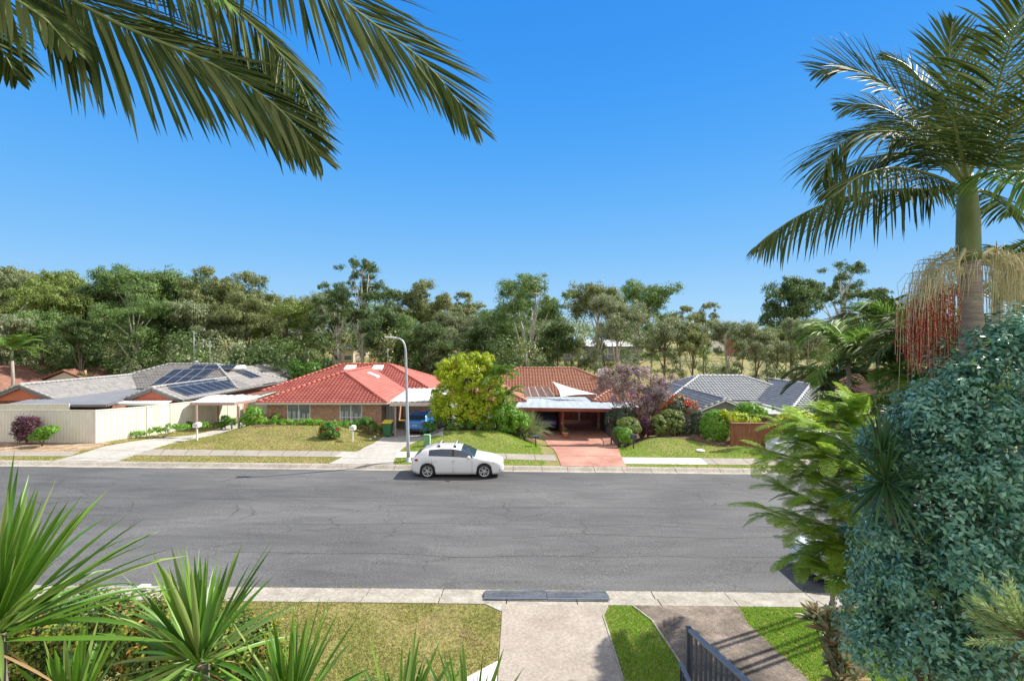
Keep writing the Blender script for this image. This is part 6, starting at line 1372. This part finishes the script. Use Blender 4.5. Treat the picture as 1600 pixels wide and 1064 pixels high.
# the palm whose fronds hang in at the top left; its trunk stands outside the frame
c = P(-210, -230, 3.5); b = Vector((c.x-.25, c.y, 0.1))
pl = empty('palm_tree', b, 'palm with large fronds hanging into the sky at the top left', 'palm')
MB().tube([b-Vector((0, 0, .2)), b.lerp(c, .5)+Vector((-.05, 0, 0)), c-Vector((0, 0, 1.1))], [.17, .13, .12], 14).build('trunk', M['palm_trunk'], pl)
MB().tube([c-Vector((0, 0, 1.12)), c-Vector((0, 0, .6)), c], [.135, .125, .06], 14).build('crownshaft', M['crownshaft'], pl)
frond(pl, [c]+pp([(-60, -75), (60, -25), (200, 45), (330, 100), (430, 165), (498, 243)], 3.0), .98, LM['palm'], n=190, width=.028, up=(.1, -.75, .65), v=-12, droop=.42, ang=47, r0=.022, start=.1, segs=5, lr=(.9, 1.0))
frond(pl, [c]+pp([(0, -160, .2), (150, -110, .2), (290, -40, .2), (395, 40, .2), (462, 120, .1), (500, 215)], 3.1), .72, LM['palm'], n=165, width=.022, up=(.45, -.6, .6), v=-20, droop=.55, ang=46, r0=.02, start=.1, segs=5)
frond(pl, [c]+pp([(120, -190, .1), (300, -170, .1), (440, -75), (560, 20), (665, 100), (746, 198)], 3.2), 1.0, LM['palm'], n=130, width=.028, up=(.15, -.8, .55), v=-4, droop=.22, ang=46, r0=.02, start=.12, segs=5, lr=(1.0, .95))
frond(pl, [c]+pp([(-120, -120), (-60, -60), (10, -10), (70, 30), (110, 75)], 2.7), .62, LM['palm'], n=50, width=.034, up=(.1, -.7, .7), v=-20, droop=.9, ang=60, r0=.018, start=.1, segs=5)
frond(pl, [c]+pp([(-150, -60), (-90, -10), (-40, 40), (0, 75), (25, 120)], 3.2), .55, LM['palm'], n=46, width=.032, up=(.1, -.7, .7), v=-20, droop=.9, ang=60, r0=.018, start=.1, segs=5)
frond(pl, [c]+pp([(-10, -170, -.3), (100, -130, -.3), (210, -90, -.3), (300, -50, -.2), (350, 0, -.2)], 2.9), .60, LM['palm_bright'], n=60, width=.028, up=(.2, -.5, .8), v=-25, droop=1.3, ang=60, r0=.018, start=.2, segs=5)
for a in (120, 170, 215, 265):
    d = Vector((math.cos(R(a)), math.sin(R(a)), 0)); frond(pl, [c+d*2.6*t+Vector((0, 0, 2.0*t-2.4*t*t)) for t in (0, .25, .5, .75, 1)], .62, LM['palm'], n=50, width=.03, v=5, droop=.5, r0=.02, segs=4)
# king palm with fruit at the right
D = 5.5; top = P(1512, 300, D); kb = Vector((X(1522, D), D, 0.1))
kp = empty('palm_tree', kb, 'king palm with a smooth green crownshaft and hanging red fruit at the right', 'palm')
MB().tube([kb-Vector((0, 0, .2)), P(1521, 720, D), P(1520, 560, D), P(1515, 460, D), P(1514, 405, D)], [.16, .125, .118, .108, .105], 20).build('trunk', M['palm_trunk'], kp)
cs = MB(); cs.tube([P(1514, 408, D), P(1513, 392, D), P(1513, 350, D), P(1512, 318, D), P(1512, 300, D), P(1511, 268, D)], [.108, .112, .107, .098, .085, .05], 20); cs.build('crownshaft', M['crownshaft'], kp)
def kf(pts, L=.55, n=60, v=0, droop=.6, up=(0, -.5, .85), mat='palm', D_=5.5, wd=.024, ang=58, r0=.02, lr=(1, 1), start=.14): frond(kp, pp(pts, D_), L, LM[mat], n=n, width=wd, up=up, v=v, droop=droop*1.15, ang=ang, r0=r0, start=start, segs=5, rag=.3, lr=lr)
kf([(1512, 308), (1485, 300, .05), (1430, 296), (1360, 300, -.1), (1290, 318, -.1), (1230, 348, -.1), (1178, 388, -.1)], 0.80, 78, -35, 1.2, (0, -.35, .94), ang=58)
kf([(1508, 292), (1475, 255), (1430, 215), (1385, 206), (1335, 212, .1), (1295, 245, .1), (1285, 285, .1)], 0.80, 70, -10, .9, (0, -.6, .8))
kf([(1508, 285), (1470, 225, -.1), (1430, 172, -.2), (1385, 133, -.3), (1330, 106, -.3), (1272, 112, -.3)], 0.76, 66, 8, .35, (.2, -.85, .5), ang=62)
kf([(1512, 280), (1500, 215), (1490, 150, .1), (1483, 90, .1), (1488, 35, .1)], 0.69, 56, 5, .35, (-.1, -.95, .2), ang=50)
kf([(1514, 280), (1535, 215, -.2), (1560, 130, -.5), (1585, 50, -.8), (1612, -40, -1.0)], 0.86, 66, 0, .6, (-.3, -.9, .3))
kf([(1516, 290), (1545, 250), (1590, 225, .1), (1650, 235, .1), (1700, 280, .1)], 0.83, 60, -15, 1.0)
kf([(1516, 295), (1550, 255, -.3), (1590, 190, -.8), (1640, 140, -1.2), (1690, 120, -1.5)], 0.83, 60, -10, .8)
kf([(1514, 305), (1535, 298, .1), (1560, 308, .3), (1580, 335, .6)], 0.62, 36, -20, .9)
kf([(1510, 300), (1490, 292, .4), (1462, 292, .9), (1435, 305, 1.4)], 0.62, 36, -20, .9)
kf([(1512, 285), (1530, 235, .3), (1560, 190, .9), (1600, 170, 1.5), (1650, 180, 2.0)], 0.83, 56, -5, .7)
kf([(1510, 285), (1480, 240, .4), (1440, 205, 1.0), (1400, 190, 1.6), (1360, 205, 2.1)], 0.83, 56, -5, .8)
kf([(1512, 280), (1522, 200, .1), (1540, 120, .5), (1568, 60, .9), (1600, 30, 1.4)], 0.83, 56, 0, .5)
kf([(1513, 282), (1500, 235, -.5), (1490, 190, -1.1), (1470, 165, -1.6)], 0.69, 46, -5, .8)
kf([(1514, 290), (1550, 270, -.4), (1600, 265, -.9), (1650, 300, -1.3)], 0.76, 50, -20, 1.0, mat='palm_bright')
kf([(1508, 290), (1470, 258, .2), (1420, 240, .4), (1370, 245, .5), (1320, 270, .6), (1290, 310, .6)], .62, 60, -15, 1.0)
kf([(1508, 286), (1465, 235, .3), (1415, 190, .5), (1365, 165, .6), (1310, 165, .7)], .66, 56, 0, .7, (.1, -.8, .5))
kf([(1506, 296), (1460, 275, -.3), (1400, 262, -.6), (1345, 275, -.8), (1300, 310, -.9)], .55, 56, -25, 1.1)
kf([(1510, 282), (1485, 215, .3), (1455, 150, .5), (1420, 105, .7), (1380, 85, .8)], .62, 56, 0, .6, (.2, -.9, .4))
# fruit stalks
def infl(px0, side, mat, n, ext, dropl, label=None, fruit=0, y0=412, dd=0.0, z1=20):
    st = MB(); root = None; tubes = []; fr = []
    o = P(px0, y0, D); 
    ar = [P(1514+side*12, y0+2, D+dd*.2), P(1514+side*(ext*.35), y0-12, D+dd*.5), P(1514+side*(ext*.7), y0+z1*.3, D+dd), P(1514+side*ext, y0+z1+18, D+dd)]
    st.tube(ar, [.03, .02, .012, .006], 8); root = st.build('fruit_stalk', M['cane'], kp)
    V = []; Fs = []; mb = MB(); fv = MB()
    for k in range(n):
        t = random.uniform(.30, 1)**.8; i = min(2, int(t*3)); u = t*3-i; s = ar[i].lerp(ar[i+1], u); o1 = s+Vector((random.uniform(-.12, .12), random.uniform(-.16, .16), random.uniform(-.02, .06)))
        l = dropl*random.uniform(.55, 1.05); o2 = o1+Vector((random.uniform(-.05, .05)+side*.03, random.uniform(-.05, .05), -l*.35)); o3 = o2+Vector((random.uniform(-.025, .025), random.uniform(-.025, .025), -l*.65))
        mb.tube([s, o1, o2, o3], [.0042, .0036, .003, .002], 3, cap=False)
        if fruit and random.random() < fruit:
            for q in range(int(l/.024)):
                f = q*.024/l
                if f < .30 or random.random() < .25: continue
                pt = o1.lerp(o2, f/.35) if f < .35 else o2.lerp(o3, (f-.35)/.65)
                r_ = .0105; pt = pt+Vector((random.uniform(-.008, .008), random.uniform(-.008, .008), 0))
                fv.add([pt+Vector(w)*r_ for w in ((1, 0, 0), (-1, 0, 0), (0, 1, 0), (0, -1, 0), (0, 0, 1.2), (0, 0, -1.2))], [(0, 2, 4), (2, 1, 4), (1, 3, 4), (3, 0, 4), (2, 0, 5), (1, 2, 5), (3, 1, 5), (0, 3, 5)], True)
    mb.build('strands', M['cane'], root)
    if fruit: fv.build('fruit', M['fruit'], root)
infl(1505, -1, 'cane', 165, 80, .98, fruit=.95, y0=420, dd=-.25, z1=30)
infl(1505, -1, 'cane', 80, 74, .40, y0=404, dd=.1, z1=10)
infl(1514, -1, 'cane', 26, 22, .35, y0=402, dd=-.25)
infl(1522, 1, 'cane', 105, 85, .62, y0=406, dd=-.1, z1=10)
infl(1522, 1, 'cane', 60, 60, .7, y0=414, dd=.2, z1=25)
infl(1522, 1, 'cane', 80, 105, .5, y0=400, dd=.1, z1=18)
# second, slimmer king palm trunk just to the right, a spear leaf standing up
sp = empty('palm_spear', P(1558, 480, 6.3), 'young palm with a single unopened spear leaf standing right of the crownshaft', 'palm')
b2 = Vector((X(1556, 6.3), 6.3, .1)); sp.location = b2; ORG[sp.as_pointer()] = b2
MB().tube([b2-Vector((0, 0, .1)), P(1557, 560, 6.3), P(1558, 470, 6.3)], [.08, .07, .055], 10).build('trunk', M['palm_trunk'], sp)
MB().tube([P(1558, 472, 6.3), P(1557, 430, 6.3), P(1557, 400, 6.3), P(1557.5, 375, 6.3)], [.05, .035, .022, .002], 8).build('spear_leaf', M['rachis'], sp)
for a in (20, 100, 190, 250, 320):
    d = Vector((math.cos(R(a)), math.sin(R(a)), 0)); c2 = P(1558, 470, 6.3); frond(sp, [c2+d*1.3*t+Vector((0, 0, 1.0*t-1.3*t*t)) for t in (0, .25, .5, .75, 1)], .42, LM['palm'], n=34, width=.03, v=5, droop=.7, r0=.012, segs=3)
# big blue-green shrub
rng = np.random.default_rng(52); random.seed(52)
TB = blobsp([(1560, 610, 90, 95), (1500, 660, 75, 80, -.1), (1590, 740, 110, 120, -.3), (1440, 700, 60, 60), (1470, 790, 85, 95, -.2), (1560, 880, 110, 110, -.4), (1420, 860, 70, 75, 0), (1480, 960, 95, 100, -.3), (1400, 780, 45, 55, .1), (1600, 1000, 110, 120, -.5), (1420, 1010, 60, 75, 0), (1385, 900, 45, 45, .1), (1600, 530, 60, 45), (1455, 625, 30, 28, .1), (1700, 700, 120, 160), (1700, 900, 120, 160), (1385, 690, 32, 30, .3), (1360, 960, 30, 60, .2)], 4.7)
base = (X(1530, 4.9), 4.9, .1); rt = empty('large_shrub', base, 'huge glossy blue-green shrub filling the lower right of the view', 'shrub')
TS = []
for t in TB:                                    # leafy lobes standing out from the main mass
    for q in range(5):
        d = rdir(1)[0]; d[1] = -abs(d[1]); r_ = random.uniform(.13, .27); TS.append((t[0]+d[0]*t[3]*.95, t[1]+d[1]*t[4]*.95, t[2]+d[2]*t[5]*.95, r_, r_, r_*random.uniform(.7, 1.0)))
V0, F0 = crown_leaves(TS, 1150, 34, .10, .056, .025, shell=(.7, 1.08), lower=-.25, droop=.2)
V1, F1 = crown_leaves(TB, 900, 46, .20, .056, .025, shell=(.60, 1.0), lower=-.9, droop=.25)
V2, F2 = crown_leaves(TB, 600, 22, .085, .054, .024, shell=(.98, 1.20), lower=-.7, droop=.1)
V, Fc = joinarr([(V0, F0), (V1, F1), (V2, F2)]); np_obj('foliage', V, Fc, LM['teal'], rt)
V, Fc = crown_leaves(TS, 120, 20, .07, .050, .022, shell=(1.0, 1.16), lower=-.3); np_obj('fresh_tips', V, Fc, LM['teal_bright'], rt)
stems([t for t in TB], base, .06, 16, .55).build('stem', M['twig'], rt)
# young feathery tree: twice-divided leaves on arching branches
def feather_leaf(b0, d, L, w, npin, up=(0, 0, 1), droop=.6):
    b0 = np.array(b0); d = np.array(d, dtype=float); d /= np.linalg.norm(d); cur = b0.copy(); pts = []; dirs = []
    st = 12
    for k in range(st+1): pts.append(cur.copy()); dirs.append(d.copy()); cur = cur+d*L/st; d = d+np.array([0, 0, -droop/st]); d /= np.linalg.norm(d)
    pts = np.array(pts); dirs = np.array(dirs); A, Dv, N_, LL = [], [], [], []
    for s in (-1, 1):
        for q in range(npin):
            t = .12+.86*q/npin; f = t*st; i = int(f); p = pts[i]*(1-(f-i))+pts[min(i+1, st)]*(f-i); dd = dirs[i]; sv = np.cross(dd, up); sv /= np.linalg.norm(sv)+1e-9; nn = np.cross(sv, dd)
            pd = dd*.55+sv*s*.85+np.array([0, 0, -.12])+rng.normal(0, .06, 3); pd /= np.linalg.norm(pd); pl_ = w*math.sin(math.pi*min(1, .2+.8*t))**.7+.02; nlf = max(4, int(pl_/.011))
            u = (np.arange(nlf)+.5)/nlf; pos = p+pd*(u*pl_)[:, None]; ls = np.cross(pd, nn)
            for s2 in (-1, 1):
                A.append(pos); Dv.append(np.tile(pd*.5+ls*s2, (nlf, 1))); N_.append(np.tile(nn, (nlf, 1))); LL.append(np.full(nlf, .028)*(1-.5*u))
    A = np.concatenate(A); return A, np.concatenate(Dv), np.concatenate(N_)+rng.normal(0, .15, A.shape), np.concatenate(LL), pts
fb0 = Vector((X(1450, 6.8), 6.8, .1)); ft = empty('feathery_tree', fb0, 'young tree with feathery yellow-green leaves reaching over the road', 'tree')
br = MB(); As, Ds, Ns, Ls = [], [], [], []; petiole = MB()
BR = [[(1450, 900, .3), (1400, 830, .1), (1330, 775, 0), (1250, 720, -.1), (1190, 705, -.1)], [(1440, 860, .2), (1370, 770, .1), (1300, 700, .2), (1240, 650, .3)], [(1450, 930, 0), (1400, 900, -.1), (1330, 880, -.2), (1270, 830, -.3), (1195, 795, -.3)],
      [(1440, 840, .3), (1390, 740, .3), (1350, 680, .3), (1305, 645, .4)], [(1430, 880, 0), (1360, 840, -.1), (1300, 800, -.1), (1225, 765, 0)], [(1450, 930, 0), (1390, 925, -.2), (1330, 905, -.3), (1285, 885, -.3)],
      [(1440, 860, .4), (1380, 770, .5), (1320, 720, .5), (1260, 690, .6)], [(1440, 870, .4), (1370, 800, .6), (1300, 760, .6), (1235, 735, .5)], [(1440, 850, .2), (1370, 740, .0), (1320, 690, -.1), (1265, 665, -.1)], [(1450, 880, .1), (1390, 850, .3), (1320, 840, .2), (1255, 810, .1)],
      [(1440, 860, .5), (1370, 745, .7), (1285, 670, .8), (1225, 662, .8)], [(1440, 900, .3), (1370, 870, .1), (1310, 850, .1), (1250, 865, .1)], [(1430, 820, .6), (1370, 720, .5), (1320, 660, .6), (1280, 640, .7)],
      [(1440, 860, -.1), (1390, 780, -.3), (1340, 730, -.4), (1290, 710, -.4)], [(1440, 880, -.2), (1400, 820, -.4), (1350, 790, -.5), (1290, 775, -.5)], [(1430, 800, .3), (1390, 710, .4), (1350, 660, .2), (1335, 630, .2)], [(1440, 860, .2), (1380, 790, .2), (1330, 745, .3), (1275, 735, .3)], [(1450, 920, -.1), (1400, 880, -.2), (1350, 860, -.3), (1300, 850, -.3)], [(1440, 850, .8), (1380, 730, .9), (1300, 690, 1.0), (1240, 690, 1.0)]]
trunk_pts = [fb0-Vector((0, 0, .1)), P(1465, 1000, 6.8), P(1450, 900, 6.9)]; br.tube(trunk_pts, [.07, .06, .045], 10)
for bl in BR:
    pts = pp(bl, 6.7); br.tube(pts, [.030-.024*k/(len(pts)-1) for k in range(len(pts))], 6)
    for k in range(32):
        t = .30+.70*k/31; f = t*(len(pts)-1); i = min(len(pts)-2, int(f)); p = pts[i].lerp(pts[i+1], f-i); d = (pts[i+1]-pts[i]).normalized()
        side = (-1)**k; a = random.uniform(.3, 1.0); dv = d*.7+Vector((random.uniform(-.35, .15), side*random.uniform(.2, .8), random.uniform(-.35, .65)))
        if k == 31: dv = d
        A, Dv, N_, LL, pt = feather_leaf(p, dv, random.uniform(.34, .56), .11, 15, droop=random.uniform(.6, 1.3)); As.append(A); Ds.append(Dv); Ns.append(N_); Ls.append(LL)
        petiole.tube([Vector(q) for q in pt[::3]], [.004, .0035, .003, .002, .001], 4, cap=False)
A = np.concatenate(As); V, Fc = leaf_arrays(A, np.concatenate(Ds), np.concatenate(Ns), np.concatenate(Ls)*.85, .0125)
np_obj('foliage', V, Fc, LM['feather'], ft); br.build('branches', M['bark_pale'], ft); petiole.build('leaf_stalks', M['rachis'], ft)
# strappy dark plant
sc = P(1383, 752, 4.45); sb = Vector((X(1480, 5.3), 5.3, .1)); st_ = empty('strappy_plant', sb, 'dark green strappy-leaved dracaena standing between the feathery tree and the large shrub', 'plant')
MB().tube([sb-Vector((0, 0, .1)), sb.lerp(sc, .6)+Vector((.22, .22, 0)), sc], [.06, .04, .035], 10).build('trunk', M['bark_dark'], st_)
rosette(st_, sc, 110, .56, .025, LM['dracaena'], lo=-60, hi=80, droop=.7, segs=6)
rosette(st_, sc+Vector((.05, .1, .24)), 50, .42, .024, LM['dracaena'], lo=-20, hi=85, droop=.5, segs=6)
# bronze plant on the near right lawn
def whorl_plant(name, bx, by, tops, label):
    rt = empty(name, (bx, by, .1), label, 'plant'); mb = MB(); b = Vector((bx, by, .05)); 
    for t in tops: mb.tube([b, b.lerp(t, .5)+Vector((.03, .02, 0)), t], [.018, .012, .008], 6)
    mb.build('stem', M['twig'], rt)
    for t in tops:
        o = rosette(rt, t, 22, .32, .095, LM['croton'], 'leaf_whorl', 0, 75, .9, segs=4)
whorl_plant('bronze_plant', X(1325, 8.2), 8.2, [P(*q) for q in ((1291, 985, 8.2), (1308, 975, 8.3), (1286, 965, 8.4), (1304, 1010, 8.1), (1321, 1040, 7.9), (1298, 1035, 8.0), (1336, 1060, 7.9), (1271, 968, 8.4), (1316, 1000, 8.3), (1308, 1062, 7.8))], 'small upright plant with bronze-backed leaves on the near right lawn')
# pale needle-leaved bush at the right edge
rt = empty('needle_bush', (X(1620, 3.1), 3.1, .1), 'pale green needle-leaved bush at the bottom right edge', 'bush')
A, Dv = [], []; c0 = Vector((X(1612, 3.1), 3.1, Z(1000, 3.1))); mb = MB(); mb.tube([(c0.x, c0.y, .1), c0], [.03, .015], 6)
for k in range(46):
    a = random.uniform(0, 6.28); e = random.uniform(-.3, 1.2); d = Vector((math.cos(a)*math.cos(e), math.sin(a)*math.cos(e), math.sin(e))); l = random.uniform(.2, .42); tip = c0+d*l
    mb.tube([c0, c0.lerp(tip, .5)+Vector((0, 0, .02)), tip], [.006, .004, .001], 4)
    n = 110; u = rng.uniform(.2, 1, n)[:, None]; pos = np.array(c0)+np.array(d)*l*u; A.append(pos); Dv.append(unit(rdir(n)*.7+np.array(d)*.9))
A = np.concatenate(A); V, Fc = leaf_arrays(A, np.concatenate(Dv), rdir(len(A)), rng.uniform(.04, .075, len(A)), .0055); np_obj('foliage', V, Fc, LM['needle'], rt); mb.build('stem', M['twig'], rt)
# orange-tipped hedge at the lower left
rng = np.random.default_rng(61); random.seed(61)
HB = blobsp([(110, 975, 70, 48), (190, 985, 70, 50), (250, 995, 60, 50), (330, 1010, 70, 50), (385, 1005, 45, 40), (60, 1040, 80, 60), (260, 1030, 70, 45), (340, 1050, 70, 50), (400, 1030, 45, 40, .2), (160, 1090, 120, 70), (300, 1120, 120, 70), (400, 1100, 60, 60), (20, 1100, 100, 90)], 6.3)
hr = empty('hedge', (X(220, 6.4), 6.4, .1), 'dark leafy hedge with orange and yellow tips behind the yuccas', 'hedge')
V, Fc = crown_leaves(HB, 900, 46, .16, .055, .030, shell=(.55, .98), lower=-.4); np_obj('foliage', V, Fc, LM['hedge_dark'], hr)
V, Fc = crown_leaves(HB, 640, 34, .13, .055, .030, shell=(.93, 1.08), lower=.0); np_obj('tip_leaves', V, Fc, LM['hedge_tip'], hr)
stems(HB, (X(220, 6.4), 6.4, .1), .04, 10).build('stem', M['twig'], hr)
# yuccas in front
def yucca(px, py, D, n, L, Wd, label, lo=-30, hi=86, droop=.5, lean=(0, 0, .1), extra=None, bias=.8):
    c = P(px, py, D); b = Vector((c.x, c.y+.05, .1)); rt = empty('yucca', b, label, 'yucca', 'yuccas along the bottom left')
    MB().tube([b-Vector((0, 0, .1)), b.lerp(c, .5)+Vector((.05, 0, 0)), c-Vector((0, 0, .02))], [.08, .06, .045], 12).build('trunk', M['bark_dark'], rt)
    rosette(rt, c, n, L, Wd, LM['yucca'], lo=lo, hi=hi, droop=droop, lean=lean, segs=6, bias=bias, fold=.3)
    rosette(rt, c-Vector((0, 0, .06)), 9, L*.5, Wd*.4, LM['dry'], 'dead_leaves', lo=-75, hi=-20, droop=.8, segs=5)
    return rt
yucca(-12, 985, 2.1, 100, .66, .034, 'largest yucca with long blades fanning up from the left edge', lo=-20, droop=.7, lean=(.12, 0, .15))
yucca(312, 1030, 2.7, 90, .60, .033, 'yucca with an upright fan of blades left of the lawn, second from the left', lo=-20, droop=.6)
yucca(452, 1120, 2.7, 72, .60, .033, 'yucca whose upper blades rise over the near lawn, third from the left', lo=-20, droop=.4)
yucca(622, 1170, 2.8, 50, .56, .033, 'yucca showing only its tips at the bottom edge left of the white path', lo=10, droop=.3)
yucca(735, 1180, 2.8, 44, .58, .033, 'rightmost yucca, a few tips beside the white path corner', lo=10, droop=.3)
yucca(110, 1130, 2.3, 34, .40, .036, 'low yucca at the very bottom between the two tallest ones', lo=0, droop=.4)
